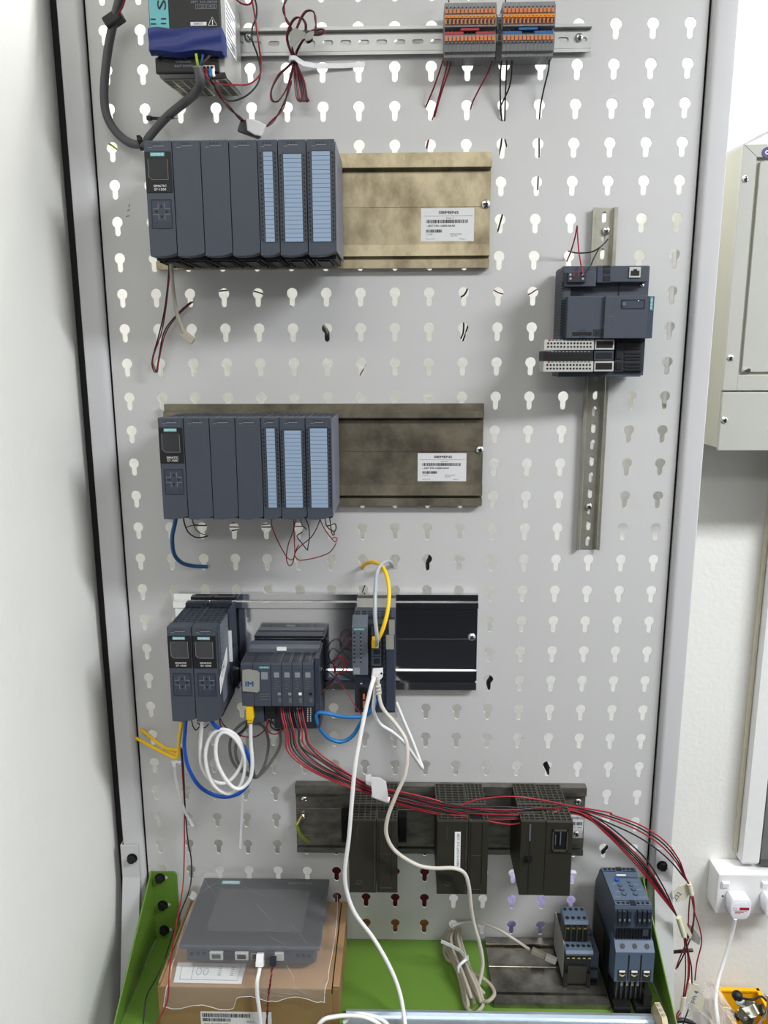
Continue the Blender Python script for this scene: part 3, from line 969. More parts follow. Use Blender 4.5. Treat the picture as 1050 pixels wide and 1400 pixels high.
m.cyl((cxx, -.0405, at(682.6, 43, -.04).z), .0036, .001, 'y', 16)
for v0, v1, hw in ((27, 30, .001), (32, 39, .0018), (48, 55, .0018), (56, 59, .001)):
    m.box(cxx - hw, cxx + hw, -.0404, -.0395, at(682, v1, -.04).z, at(682, v0, -.04).z)
m.build('marker_slots', ['black'], t)
m = MB(); m.cyl((cxx, -.0409, at(682.6, 43, -.04).z), .0024, .0005, 'y', 14)
m.build('marker_stud', ['slate_dark'], t)

# ------------------------------------------------------------------ power supply at the top left
YP = -.134
px0, px1 = at(204, 40, YP).x, at(301.5, 40, YP).x
zT0, zT1 = at(255, 74, YP).z, at(255, 38.5, YP).z   # blue tape span
zB = at(255, 128.5, -.018).z
zBf = at(255, 103, -.118).z
psu = thing('power_supply', 'large black and steel power supply wrapped with blue tape at the top left', 'power supply', ((px0 + px1) / 2, -.07, zB))
m = MB().prism([(-.012, zB), (-.108, zBf), (-.118, zBf + .003), (-.118, zT0 + .004), (-.126, zT0 + .008), (-.126, zB + .20), (-.012, zB + .20)], px0 + .003, px1, 'x')
m.build('steel_case', ['zinc'], psu)
MB().box(px0 + .0005, px1 - .0005, YP, -.124, zT0 + .003, zB + .20).build('front_cover', ['black'], psu, bev=.001)
xt0, xt1 = at(204.5, 20, YP).x, at(230.5, 20, YP).x
tp = MB().box(xt0, xt1, YP - .0004, YP, zT1 - .002, zB + .195).build('teal_stripe', ['teal'], psu)
q = MB()
put_text(q, 'S', at(221, 6.5, YP - .0006), width=.0105, height=.0105, right=(0, 0, 1), up=(-1, 0, 0), bold=.0004)
for u0, u1, v in ((206, 213, 26.5), (220.5, 227.5, 26), (206.5, 213.5, 33), (220.5, 227.5, 32.5)):
    a, b_, c, d_ = rect(u0, v - .9, u1, v + .9, YP)
    q.box(a, b_, YP - .0007, YP - .0005, c, d_)
q.build('lettering', ['dark_print'], tp)
# white print on the black cover
q = MB()
y_ = YP - .0004
put_text(q, '6EP1 334-3BA00', at(279, 2.4, y_), width=.032, height=.0024)
for i in range(6):
    a, b_, c, d_ = rect(267.3 + i * 5.6, 5.6, 267.7 + i * 5.6, 11.6, y_)
    q.box(a, b_, y_, y_ + .0003, c, d_)
for v in (5.6, 11.6):
    a, b_, c, d_ = rect(267.3, v - .2, 295.5, v + .2, y_)
    q.box(a, b_, y_, y_ + .0003, c, d_)
for i in range(5):
    put_text(q, str(i + 1), at(270.4 + i * 5.6, 8.6, y_), height=.0036)
q.build('rating_print', ['grey_print'], psu)
a, b_, c, d_ = rect(260.5, 30, 282.3, 35, y_)
o = MB().box(a, b_, y_, y_ + .0003, c, d_).build('input_plate', ['paper_label'], psu)
q = MB(); put_text(q, 'INPUT', ((a + b_) / 2, y_ - .0002, (c + d_) / 2), width=(b_ - a) * .55, height=(d_ - c) * .6); q.build('lettering', ['dark_print'], o)
q = MB()
A_, B_, C_ = at(284.7, 34.6, y_), at(296.8, 34.6, y_), at(290, 23, y_)
q.tube([A_, B_, C_, A_], .0003, 5, smooth=False)
q.tube([at(290.5, 27, y_), at(290.5, 34, y_)], .0005, 5, smooth=False)
q.build('warning_triangle', ['white_print'], psu)
# blue tape: wavy band over front and round the right side
def band():
    m = MB()
    N, K = 26, 8
    rd = random.Random(4)
    V = []
    xs = [px0 - .0012 + (px1 - px0 + .0022) * i / N for i in range(N + 1)]
    for k in range(K + 1):
        for i, x in enumerate(xs):
            f_ = k / K
            zt = zT1 + .0012 * math.sin(i * .5)
            zl = zT0 + .0015 * math.sin(i * .37 + 1) - .0005
            z = zt + (zl - zt) * f_
            y = YP - .0018 - .0010 * math.sin(f_ * 9 + i * .22) * math.sin(f_ * 3.14) - rd.random() * .0002
            if k == K: y += .009
            V.append((x, y, z))
        # round the corner to the side
        for j, (dx, dy) in enumerate(((.0011, .003), (.0014, .014), (.0012, .024))):
            x, y, z = V[-1] if j == 0 else V[-1]
            V.append((px1 + .0006 + dx, YP + dy, zT1 + (zT0 - zT1) * f_ * (1 - .12 * j) - .002 * j))
    W = N + 1 + 3
    F = [(k * W + i, k * W + i + 1, (k + 1) * W + i + 1, (k + 1) * W + i) for k in range(K) for i in range(W - 1)]
    m.faces(V, F)
    return m
tape = band().build('blue_tape', ['tape_blue'], psu, smooth=True)
# lower terminal recess and grille
fa, fb, fc, fd = rect(213, 74, 300, 101, -.119)
MB().box(fa, fb, -.1225, -.117, zBf + .001, zT0 + .001).build('terminal_cover', ['black'], psu, bev=.002)
q = MB()
for s_, u, v in (('24V OK', 250, 78.5), ('OVERLOAD', 250.5, 84.2), ('SHUT DOWN', 251, 90.2)):
    put_text(q, s_, at(u, v, -.1228), height=.0026)
put_text(q, '+ODP', at(300, 76.5, -.1228), height=.0024)
put_text(q, '10A', at(301, 82, -.1228), height=.0024)
q.build('terminal_print', ['grey_print'], psu)
q = MB(); q.cyl(at(219, 80, -.1228), .0030, .0008, 'y', 14); q.build('adjust_hole', ['black_gloss'], psu)
a, b_, c, d_ = rect(276.5, 90, 293.5, 96.5, -.124)
o = MB().box(a, b_, -.126, -.117, c, d_).build('terminal_strip', ['tape_mask'], psu)
q = MB()
for i in range(3): q.cyl((a + (b_ - a) * (.2 + .3 * i), -.1264, (c + d_) / 2), .0018, .0006, 'y', 10)
q.build('terminal_screw', ['dark_print'], o)
g = MB()
gx0, gx1 = px0 + .006, px1 - .003
def gz(y): return zB + (zBf - zB) * (y + .012) / (-.096)
def gbar(x0, x1, y0, y1, h0, h1):
    g.faces([(x0, y0, gz(y0) - h0), (x1, y0, gz(y0) - h0), (x1, y1, gz(y1) - h0), (x0, y1, gz(y1) - h0), (x0, y0, gz(y0) - h1), (x1, y0, gz(y0) - h1), (x1, y1, gz(y1) - h1), (x0, y1, gz(y1) - h1)],
            [(0, 3, 2, 1), (4, 5, 6, 7), (0, 1, 5, 4), (1, 2, 6, 5), (2, 3, 7, 6), (3, 0, 4, 7)])
g.mat(1); gbar(gx0, gx1, -.106, -.016, -.0004, .0006)
g.mat(0)
for i in range(12):
    y = -.105 + .088 * i / 11
    gbar(gx0, gx1, y - .0009, y + .0009, .0004, .002)
for i in range(8):
    x = gx0 + (gx1 - gx0) * i / 7
    gbar(x - .001, x + .001, -.106, -.016, .0004, .0022)
g.build('bottom_grille', ['aged_zinc', 'black'], psu)
# side label with printing
l_ = MB()
xs = px1 + .0004
def sidept(u, v):
    d = CR @ Vector(((u - 525) / FPX, 1.0, -(v - 700) / FPX)); return CAM + d * ((xs - CAM.x) / d.x)
yA, yB = -.105, -.045
zl1, zl0 = zB + .084, zB + .030
l_.mat(0).box(px1 + .0001, px1 + .0006, yA, yB, zl0, zl1)
l_.mat(1)
for i in range(9):
    z = zl1 - .005 - i * .0055
    l_.box(px1 + .0006, px1 + .0008, yA + .004, yB - .004 - (i % 3) * .012, z - .0022, z)
for i in range(8):
    l_.box(px1 + .0006, px1 + .0008, yA + .03 + i * .003, yA + .0315 + i * .003, zl0 + .003, zl0 + .012)
l_.build('side_label', ['paper', 'grey_print'], psu)

# ------------------------------------------------------------------ compact controller with terminal rows on the vertical rail
Y1 = -.078
cc = thing('compact_controller', 'slate compact controller with three rows of push-in terminals on the vertical rail', 'controller', (.29, -.04, at(820, 514, -.05).z))
def pb(name, u0, v0, u1, v1, Y, dep, mname, parent, bev=.0006, **k):
    a, b_, c, d_ = rect(u0, v0, u1, v1, Y)
    return MB().box(a, b_, Y, Y + dep, c, d_).build(name, [mname], parent, bev=bev, **k)
pb('base_body', 767.5, 364, 884, 513.5, -.058, .050, 'slate', cc)
pb('upper_block', 770, 363.5, 886.5, 385.5, -.072, .016, 'slate', cc)
pb('power_recess', 772.5, 371.5, 815, 391.5, -.0745, .012, 'slate', cc)
pb('cable_channel', 816.5, 363, 835, 386.5, -.0735, .012, 'slate_mid', cc)
for v0, v1 in ((363, 366), (368.3, 374), (376.6, 384)):
    pb('channel_slot', 825, v0, 834.5, v1, -.0743, .002, 'black', cc, 0)
so = pb('ethernet_socket', 860.5, 365, 876, 379.5, -.0735, .003, 'term_light', cc, .0003)
a, b_, c, d_ = rect(862.8, 368, 874.2, 376.5, -.0740)
w_ = b_ - a
MB().prism([(a, c), (b_, c), (b_, d_ - .002), (a + w_ * .72, d_ - .002), (a + w_ * .72, d_), (a + w_ * .28, d_), (a + w_ * .28, d_ - .002), (a, d_ - .002)], -.0742, -.0735, 'y').build('socket_opening', ['black'], so)
pc = pb('power_connector', 776, 372, 801.5, 386, -.079, .006, 'slate_dark', cc, .0005)
for u in (780, 797):
    for v in (375.5, 381):
        c = at(u, v, -.0793)
        MB().cyl((c.x, c.y, c.z), .0016, .0008, 'y', 10).build('terminal_screw', ['zinc'], pc)
for u in (784.6, 791.2):
    pb('red_mark', u - .8, 373, u + .8, 377.5, -.0794, .0006, 'red_plastic', pc, 0)
pb('seam', 845.6, 386, 847, 404.5, -.0586, .001, 'black', cc, 0)
q = MB(); c = at(777.8, 397, -.0588); q.cyl((c.x, c.y, c.z), .0016, .001, 'y', 10); q.build('reset_hole', ['black'], cc)
screw(cc, at(878, 390, -.0585), .0028, cross=False)
# cooling fins on the left flank
fins = MB()
a, b_, c, d_ = rect(767, 366, 773, 463, -.066)
fins.mat(0).box(a, a + .012, -.068, -.02, at(770, 463, -.066).z, at(770, 367, -.066).z)
fins.mat(1)
for i in range(23):
    z = at(770, 371 + i * 3.95, -.066).z
    fins.box(a - .0004, a + .003, -.0683, -.03, z - .0009, z + .0009)
for i in range(13):
    z = at(770, 411 + i * 4.1, -.069).z
    fins.box(at(769, 420, -.069).x, at(776.5, 420, -.069).x, -.0687, -.066, z - .0010, z + .0010)
fins.build('cooling_fins', ['slate', 'slate_dark'], cc)
# raised cover
pb('front_cover', 775.5, 405, 827, 462.5, -.083, .026, 'slate', cc)
cv = pb('front_cover', 826.5, 404.5, 885.5, 462.5, -.087, .030, 'slate', cc)
ed = pb('cover_edge', 885, 405, 893.3, 462.3, -.087, .028, 'slate_mid', cc)
a, b_, c, d_ = rect(888.3, 405.5, 893, 424.5, -.0873)
tl = MB().box(a, b_, -.0875, -.087, c, d_).build('teal_strip', ['teal_dark'], ed)
q = MB(); put_text(q, 'SIEMENS', ((a + b_) / 2, -.0877, (c + d_) / 2), width=(d_ - c) * .85, height=(b_ - a) * .55, right=(0, 0, -1), up=(1, 0, 0)); q.build('lettering', ['white_print'], tl)
kb = pb('switch_recess', 850.5, 409.5, 881.5, 421.5, -.0874, .001, 'slate_mid', cv, 0)
q = MB()
for (u0, v0, u1, v1) in ((850.5, 409.4, 881.5, 410.2), (850.5, 421, 881.5, 421.8), (849.9, 409.4, 850.7, 421.8), (881, 409.4, 881.8, 421.8)):
    a, b_, c, d_ = rect(u0, v0, u1, v1, -.0876); q.box(a, b_, -.088, -.087, c, d_)
q.build('recess_rim', ['slate_dark'], kb)
c = at(853.5, 415.5, -.0885); q = MB(); q.cyl((c.x, c.y, c.z), .0026, .001, 'y', 14); q.build('mode_switch', ['slate_edge'], kb)
q = MB(); c = at(873, 411, -.0882); q.cyl((c.x, c.y, c.z), .0008, .0006, 'y', 8); q.build('status_led', ['white_print'], kb)
q = MB()
rd = random.Random(8)
for i in range(7):
    for j in range(7):
        if rd.random() < .62:
            u, v = 829.5 + i * 1.55, 432.5 + j * 1.55
            a, b_, c, d_ = rect(u, v, u + 1.1, v + 1.1, -.0873); q.box(a, b_, -.0874, -.0871, c, d_)
for v in (411, 414, 417):
    a, b_, c, d_ = rect(842, v, 848, v + .6, -.0873); q.box(a, b_, -.0874, -.0871, c, d_)
q.build('printed_patch', ['slate_edge'], cv)
a, b_, c, d_ = rect(783, 454, 809, 458.3, -.0836)
MB().box(a, b_, -.0838, -.0828, c, d_).build('card_slot', ['black'], cc)
pb('card_notch', 793, 450, 801, 462, -.0835, .0008, 'slate_mid', cc, 0)
pb('port_recess', 811.5, 450, 826, 459, -.0837, .0009, 'slate_dark', cc, 0)
q = MB(); c = at(817, 454.5, -.0841); q.cyl((c.x, c.y, c.z), .0024, .0006, 'y', 12); q.build('port_hole', ['black'], cc)
# terminal rows: three push-in blocks each a part
for i, (v0, v1, mm, du) in enumerate(((464.3, 478.7, 'term_light', 0), (480, 493.5, 'black', -1.2), (494, 508.3, 'term_light', -1))):
    tb = pb('terminal_row', 744 + du, v0, 812 + du, v1, -.079, .034, mm, cc, .0005)
    q = MB()
    for cI in range(14):
        for rI in range(2):
            u = 749.5 + du + cI * 4.42 + (.6 if cI > 5 else 0)
            v = v0 + 5 + rI * 4.9
            c = at(u, v, -.0793); q.cyl((c.x, c.y, c.z), .00145, .0006, 'y', 8)
    q.build('wire_entry', ['black'], tb)
    q = MB()
    for cI in range(12):
        u = 750 + du + cI * 5.0
        a, b_, c, d_ = rect(u, v0 + .3, u + 2.6, v0 + 1.3, -.0793); q.box(a, b_, -.0795, -.079, c, d_)
    q.build('row_marks', ['slate_dark' if i != 1 else 'grey_print'], tb)
    q = MB(); a, b_, c, d_ = rect(750 + du, v0 + .2, 753 + du, v0 + 1.6, -.0793); q.box(a, b_, -.0797, -.079, c, d_); q.build('red_mark', ['red_plastic'], tb)
    fr = pb('label_window', 813.5 + du, v0, 840 + du, v1 - .6, -.0775, .02, 'term_light' if i != 1 else 'slate_mid', cc, .0004)
    pb('window_opening', 815.5 + du, v0 + 2, 838 + du, v1 - 3, -.0778, .001, 'black', fr, 0)
MB().box(*rect(841, 464, 880, 508, -.066)[:2], -.068, -.03, rect(841, 464, 880, 508, -.066)[2], rect(841, 464, 880, 508, -.066)[3]).build('bus_bay', ['slate_dark'], cc)
q = MB()
for i in range(3):
    for (u0, v0, u1, v1) in ((842.5, 466, 850, 476), (853.5, 466.5, 876, 469), (853.5, 471, 876, 473.5), (853.5, 475.5, 876, 477.5)):
        a, b_, c, d_ = rect(u0, v0 + i * 14.6, u1, v1 + i * 14.6, -.0686); q.box(a, b_, -.0695, -.068, c, d_)
q.build('bus_contact', ['black'], cc)
pb('lower_strip', 763.5, 508.5, 876, 515, -.064, .045, 'slate', cc)

# ------------------------------------------------------------------ distributed I/O station with handwritten tag
Yd = -.099
st = thing('io_station', 'slate distributed input output station with grey tape tag reading IM', 'io station', (-.17, -.05, at(380, 990, -.07).z))
zt, zb_ = at(380, 909, Yd).z, at(380, 965.5, Yd).z
ztb = at(385, 883.5, -.036).z
xs0, xs1, xs2 = at(329.5, 935, Yd).x, at(370.5, 935, Yd).x, at(428.5, 935, Yd).x
# back carrier
MB().box(xs0 + .002, at(438, 900, -.04).x, -.045, -.019, zb_ - .002, ztb + .003).build('carrier', ['slate_mid'], st, bev=.0006)
def io_unit(x0, x1, name, par):
    return MB().prism([(-.04, zb_ + .001), (Yd, zb_), (Yd, zt), (Yd + .004, zt + .002), (-.042, ztb - .002), (-.04, ztb)], x0 + .0003, x1 - .0003, 'x').build(name, ['slate'], par, bev=.0005)
xb1 = at(346.5, 935, Yd).x
io_unit(xs0, xb1, 'bus_adapter', st)
im = io_unit(xb1, xs1, 'interface_unit', st)
wu = (xs2 - xs1) / 4
units = [io_unit(xs1 + wu * i, xs1 + wu * (i + 1), 'input_card' if i < 2 else 'output_card', st) for i in range(4)]
# perforated sloping tops
def slope(f_, x):
    return Vector((x, Yd + .004 + (-.042 - Yd - .004) * f_, zt + .002 + (ztb - .002 - zt - .002) * f_ + .0004))
q = MB()
nx = 30
for i in range(nx):
    x = xs0 + .003 + (xs2 - xs0 - .006) * i / (nx - 1)
    for j in range(7):
        if i >= 12 and (i % 4 == 0): continue
        a_ = slope((j + .15) / 7.4, x - .0011); b2 = slope((j + .15) / 7.4, x + .0011); c_ = slope((j + .75) / 7.4, x + .0011); d_ = slope((j + .75) / 7.4, x - .0011)
        q.poly([a_, b2, c_, d_])
q.build('vent_holes', ['black'], st, kind='stuff')
# upper rear ridge with white marker
MB().box(xs0 + .004, at(437, 890, -.05).x, -.056, -.040, ztb - .003, ztb + .0045).build('rear_ridge', ['slate_edge'], st, bev=.0006)
a, b_, c, d_ = rect(378.5, 884.5, 391.5, 889.5, -.0563)
MB().box(a, b_, -.0568, -.0558, c, d_).build('marker_plate', ['white_print'], st)
# fronts
y_ = Yd - .0004
a, b_, c, d_ = rect(353.5, 911, 369, 914.2, y_)
tp = MB().box(a, b_, y_, Yd, c, d_).build('teal_plate', ['teal_dark'], im)
q = MB(); put_text(q, 'SIEMENS', ((a + b_) / 2, y_ - .0002, (c + d_) / 2), width=(b_ - a) * .8, height=(d_ - c) * .6); q.build('lettering', ['white_print'], tp)
pb('code_patch', 357, 919, 366, 929, y_, .0006, 'grey_print', im, 0)
q = MB()
for v, u0, u1 in ((949, 356, 369), (952, 355, 368), (956, 355, 369)):
    a, b_, c, d_ = rect(u0, v, u1, v + .8, y_); q.box(a, b_, y_, Yd, c, d_)
q.build('unit_print', ['slate_edge'], im)
for i, un in enumerate(units):
    u0 = 371.5 + i * 14.3
    pb('code_patch', u0 + 3, 919.5, u0 + 10, 926.5, y_, .0006, 'grey_print', un, 0)
    q = MB()
    for j in range(5):
        v = 929 + j * 3.1
        a, b_, c, d_ = rect(u0 + 3 + (j % 2) * 2, v, u0 + 8 + (j % 2) * 2, v + .7, y_); q.box(a, b_, y_, Yd, c, d_)
    a, b_, c, d_ = rect(u0 + 1.5, 912.6, u0 + 12, 913.2, y_); q.box(a, b_, y_, Yd, c, d_)
    a, b_, c, d_ = rect(u0 + .5, 917.5, u0 + 13, 918, y_); q.box(a, b_, y_, Yd, c, d_)
    q.build('circuit_print', ['slate_edge'], un)
    pb('colour_tab', u0 + 8.2, 947, u0 + 12.3, 950.5, y_, .0006, ['grey_print', 'grey_print', 'white_print', 'black'][i], un, 0)
    pb('round_pad', u0 + 9, 954.5, u0 + 13, 961, y_, .0006, 'slate_edge', un, 0)
# grey tape tag with handwriting
tv = []
pts = [(331.3, 916), (340, 915), (352, 917), (355, 920), (355, 944), (352, 946.5), (341, 945.5), (331.8, 945)]
P3 = [at(u, v, Yd - .0012) for u, v in pts]
tg = MB(); tg.prism([(p.x, p.z) for p in P3], Yd - .0018, Yd - .0011, 'y')
tg = tg.build('tape_tag', ['tape_grey'], st)
q = MB(); put_text(q, 'IM', at(341, 935, Yd - .0021), width=.0115, height=.0078, bold=.0003); q.build('handwriting', ['cable_navy'], tg)
# terminal bases underneath
zu = at(400, 992, -.075).z
m = MB().box(xs1 + .0005, at(434, 980, -.07).x, -.084, -.022, zu, zb_ + .001)
m.build('terminal_base', ['slate_dark'], st)
q = MB()
for i in range(4):
    u0 = 374 + i * 14.3
    if i < 2: continue
    for j in range(7):
        for k in (3, 7):
            a, b_, c, d_ = rect(u0 + k, 968 + j * 2.8, u0 + k + 1.6, 969.6 + j * 2.8, -.0845); q.box(a, b_, -.0848, -.084, c, d_)
q.build('terminal_contacts', ['term_light'], st, kind='stuff')
MB().box(at(347, 975, -.08).x, at(362, 975, -.08).x, -.088, -.03, at(350, 985, -.08).z, zb_ + .0005).build('lower_body', ['slate_mid'], st, bev=.001)
a, b_, c, d_ = rect(362.5, 967, 377, 983, -.088)
MB().box(a, b_, -.088, -.04, c, zb_).build('supply_plug', ['black'], st, bev=.0005)
# end cover on the right
MB().box(xs2 + .0004, at(437.5, 930, -.07).x + .001, -.085, -.020, zu + .002, zt + .005).build('end_cover', ['slate_mid'], st, bev=.0006)

# ------------------------------------------------------------------ network switch
Ys = -.090
sw = thing('network_switch', 'slate network switch with round status lamps and stacked sockets on the bright rail', 'switch', (-.03, -.05, at(515, 973, -.07).z))
xw0, xw1 = at(484, 900, -.07).x, at(540.5, 900, -.07).x
zwT, zwB = at(512, 843, -.07).z, at(512, 973.5, -.07).z
MB().box(xw0 + .0005, xw1, -.072, -.019, zwB, zwT).build('housing', ['slate_mid'], sw, bev=.0008)
# top cap with tape, louvres
MB().prism([(-.019, zwT + .012), (-.026, zwT + .014), (-.030, zwT + .001), (-.019, zwT)], xw0 + .003, xw1, 'x').build('top_clip', ['tape_grey'], sw)
MB().prism([(-.019, zwT), (-.030, zwT + .001), (-.0722, zwT - .003), (-.0722, zwT - .018), (-.019, zwT - .018)], xw0, xw1 + .0004, 'x').build('top_hood', ['slate'], sw, bev=.0005)
q = MB()
for i in range(6):
    u0 = 486.5 + i * 8.6
    for j in range(4):
        v = 835.5 + j * 2.9
        a, b_, c, d_ = rect(u0, v, u0 + 5.6, v + 1.6, -.0726); q.box(a, b_, -.0729, -.0722, c, d_)
q.build('louvres', ['slate_dark'], sw, kind='stuff')
# lamp panel
lx0, lx1 = at(481.5, 890, Ys).x, at(502.8, 890, Ys).x
lz1, lz0 = at(492, 857.5, Ys).z, at(492, 923, Ys).z
lp = MB().prism([(-.07, lz0), (Ys, lz0), (Ys, lz1), (-.0725, lz1 + .013), (-.07, lz1 + .013)], lx0, lx1, 'x').build('lamp_panel', ['slate_edge'], sw, bev=.0006)
a, b_, c, d_ = rect(483, 858.5, 499, 862, Ys - .0003)
tp = MB().box(a, b_, Ys - .0004, Ys, c, d_).build('teal_plate', ['teal_dark'], lp)
q = MB(); put_text(q, 'SIEMENS', ((a + b_) / 2, Ys - .0006, (c + d_) / 2), width=(b_ - a) * .88, height=(d_ - c) * .6); q.build('lettering', ['white_print'], tp)
q = MB()
for i in range(8):
    for u in (484.5, 493.3):
        c = at(u, 866 + i * 5.6, Ys - .0006); q.cyl((c.x, c.y, c.z), .0014, .0007, 'y', 10)
q.build('status_lamps', ['slate_dark'], lp)
q = MB()
for i in range(7):
    for u in (484.5, 493.3):
        a, b_, c, d_ = rect(u - 1.2, 868.4 + i * 5.6, u + 1.2, 869 + i * 5.6, Ys - .0004); q.box(a, b_, Ys - .0005, Ys, c, d_)
q.build('lamp_print', ['grey_print'], lp)
pb('code_patch', 483.5, 913, 492, 922, Ys - .0004, .0006, 'grey_print', lp, 0)
# socket column
pb('socket_column', 504.5, 856, 527, 928, -.080, .010, 'black', sw, .0005)
for v0, v1 in ((857, 869.5), (871, 883.5), (885.5, 897), (898, 910.5), (913, 925)):
    s_ = pb('ethernet_socket', 507.5, v0, 521, v1, -.0825, .003, 'slate_mid', sw, .0003)
    pb('socket_opening', 511, v0 + 2.5, 519.5, v1 - 2.5, -.0828, .0012, 'black', s_, 0)
q = MB()
for i in range(15):
    v = 857 + i * 7.3
    a, b_, c, d_ = rect(523.5, v, 526.5, v + 5.2, -.0805); q.prism([(a, c), (b_, c), (b_, d_), (a + (b_ - a) * .4, d_ - (d_ - c) * .3)], -.0825, -.0798, 'y')
q.build('latch_comb', ['slate_dark'], sw)
pb('right_flank', 528, 886, 539.5, 972, -.0755, .02, 'slate_mid', sw)
pb('clear_tape', 531.5, 848, 539.5, 868, -.0745, .004, 'tape_grey', sw, .0004)
pb('clear_tape', 527.5, 869, 538.5, 888, -.0765, .004, 'tape_grey', sw, .0004)
lb = pb('terminal_plug', 492, 942, 502, 970, -.0775, .006, 'black', sw, .0004)
for v0, v1 in ((949, 956.5), (959, 968)):
    pb('orange_lever', 496, v0, 499, v1, -.0785, .0015, 'orange', lb, .0002)
screw(sw, at(494, 935, -.0722), .0022, cross=False)

# ------------------------------------------------------------------ older graphite modules
def old_module(label, u0, u1, vt, vb, top_u0, top_u1, kind, grp='older graphite modules on the blackened rail'):
    Yf = -.120
    x0, x1 = at(u0, (vt + vb) / 2, Yf).x, at(u1, (vt + vb) / 2, Yf).x
    z1, z0 = at((u0 + u1) / 2, vt, Yf).z, at((u0 + u1) / 2, vb, Yf).z
    t = thing('rail_module', label, 'module', ((x0 + x1) / 2, -.07, z0), grp)
    w = x1 - x0
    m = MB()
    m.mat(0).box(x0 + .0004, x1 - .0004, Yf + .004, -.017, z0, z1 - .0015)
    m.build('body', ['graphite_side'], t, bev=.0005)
    m = MB()
    m.mat(1).box(x0 + .0004, x1 - .0004, Yf + .004, -.017, z1 - .0015, z1 - .001)
    m.mat(0)
    nx, ny = 5, 14
    for i in range(nx + 1):
        x = x0 + .0008 + (w - .0016) * (0, .13, .34, .58, .80, 1)[i]
        m.box(x - .0008, x + .0008, Yf + .004, -.017, z1 - .001, z1 + .0006)
    for j in range(ny + 1):
        y = Yf + .004 + (.099) * j / ny
        hw = .0024 if j == 6 else .0009
        m.box(x0 + .0004, x1 - .0004, y - hw, y + hw, z1 - .001, z1 + .0004)
    m.build('vent_grille', ['graphite_rib', 'black'], t)
    fr = MB().box(x0, x1, Yf, Yf + .006, z0, z1).build('front', ['graphite'], t, bev=.0007)
    y_ = Yf - .0004
    if kind == 'plain':
        q = MB(); q.box(x1 - .0035, x1 - .0022, y_ - .0004, Yf, z0 + .055, z1 - .008).box(x1 - .0035, x1 - .0022, y_ - .0004, Yf, z0 + .003, z0 + .048)
        q.build('index_groove', ['graphite_rib'], fr)
        q = MB(); c = Vector((x0 + w * .36, y_, z0 + .018))
        for r_ in (.0055, .0035):
            pts = [(c.x + r_ * math.cos(a), y_, c.z + .6 * r_ * math.sin(a)) for a in [i * math.pi / 8 for i in range(17)]]
            q.tube(pts, .0004, 4, smooth=False)
        q.build('embossed_mark', ['graphite_rib'], fr)
        q = MB(); q.box(x0 + w * .3, x0 + w * .33, y_, Yf, z1 - .03, z1 - .008); q.build('scale_mark', ['graphite_rib'], fr)
    elif kind == 'slots':
        q = MB()
        q.box(x0 + .0028, x0 + .0036, y_, Yf, z0 + .002, z1 - .003).box(x1 - .0096, x1 - .0088, y_, Yf, z0 + .002, z1 - .003)
        q.build('door_groove', ['black'], fr)
        q = MB()
        q.box(x0 + .004, x0 + .005, y_ - .0006, Yf, z0 + .003, z0 + .018).box(x1 - .010, x1 - .009, y_ - .0006, Yf, z0 + .003, z0 + .018)
        q.box(x0 + .005, x1 - .010, y_ - .0006, Yf, z0 + .008, z0 + .009).box(x0 + .005, x1 - .010, y_ - .0003, Yf, z0 + .066, z0 + .0667)
        q.build('door_handle', ['graphite_rib'], fr)
        MB().box(x0 + .002, x1 - .009, Yf + .006, Yf + .024, z1 - .0008, z1 + .0008).build('dark_opening', ['black'], t)
    elif kind == 'door':
        q = MB(); q.box(x0 + w * .35, x0 + w * .37, y_, Yf, z0 + .002, z1 - .03); q.build('door_groove', ['black'], fr)
        q = MB(); q.box(x0 + w * .33, x0 + w * .40, y_ - .0003, Yf, z1 - .032, z1 - .004); q.build('lamp_strip', ['slate_edge'], fr)
        q = MB(); c = (x0 + w * .32, Yf - .004, z0 + .0625)
        q.box(c[0] - .006, c[0] + .006, Yf - .001, Yf, c[2] - .005, c[2] + .005).box(c[0] - .0015, c[0] + .0015, Yf - .006, Yf, c[2] - .004, c[2] + .004); q.build('key_switch', ['black'], fr)
    else:
        a, b_ = x0 + w * .24, x0 + w * .82
        z_1, z_0 = z1 - .012, z0 + .077
        q = MB()
        for bx_ in ((a, b_, z_1 - .002, z_1), (a, b_, z_0, z_0 + .003), (a, a + .002, z_0, z_1), (b_ - .002, b_, z_0, z_1)): q.box(bx_[0], bx_[1], Yf - .002, Yf, bx_[2], bx_[3])
        so = q.build('plug_surround', ['graphite_rib'], fr)
        MB().box(a + .002, b_ - .002, Yf - .0008, Yf, z_0 + .003, z_1 - .002).build('plug_opening', ['black'], so)
        q = MB(); q.box((a + b_) / 2 - .0008, (a + b_) / 2 + .0008, Yf - .003, Yf, z_0 + .012, z_1 - .003).box(a + .004, a + .005, Yf - .0026, Yf, z_0 + .012, z_1 - .008); q.build('plug_key', ['slate_edge'], so)
        q = MB(); q.box(x0 + .001, x1 - .001, y_, Yf, z_0 - .0045, z_0 - .0035); q.build('door_groove', ['black'], fr)
        q = MB(); put_text(q, 'SIEMENS', (x0 + w * .6, y_ - .0001, z1 - .005), height=.0022); q.build('lettering', ['graphite_rib'], fr)
    return t, x0, x1, z0, z1
old_module('graphite module with embossed mark, left half of the leftmost dark pair', 477, 514.5, 1122.5, 1220.5, 0, 0, 'plain')
old_module('graphite module with tall narrow door, right half of the leftmost dark pair', 515, 543.5, 1122.5, 1220.5, 0, 0, 'slots')
o2 = old_module('graphite module with a vertical white sticker, left half of the middle dark pair', 597.5, 639.5, 1123.5, 1222.5, 0, 0, 'plain')
old_module('graphite module with tall narrow door, right half of the middle dark pair', 640, 667, 1123.5, 1222.5, 0, 0, 'slots')
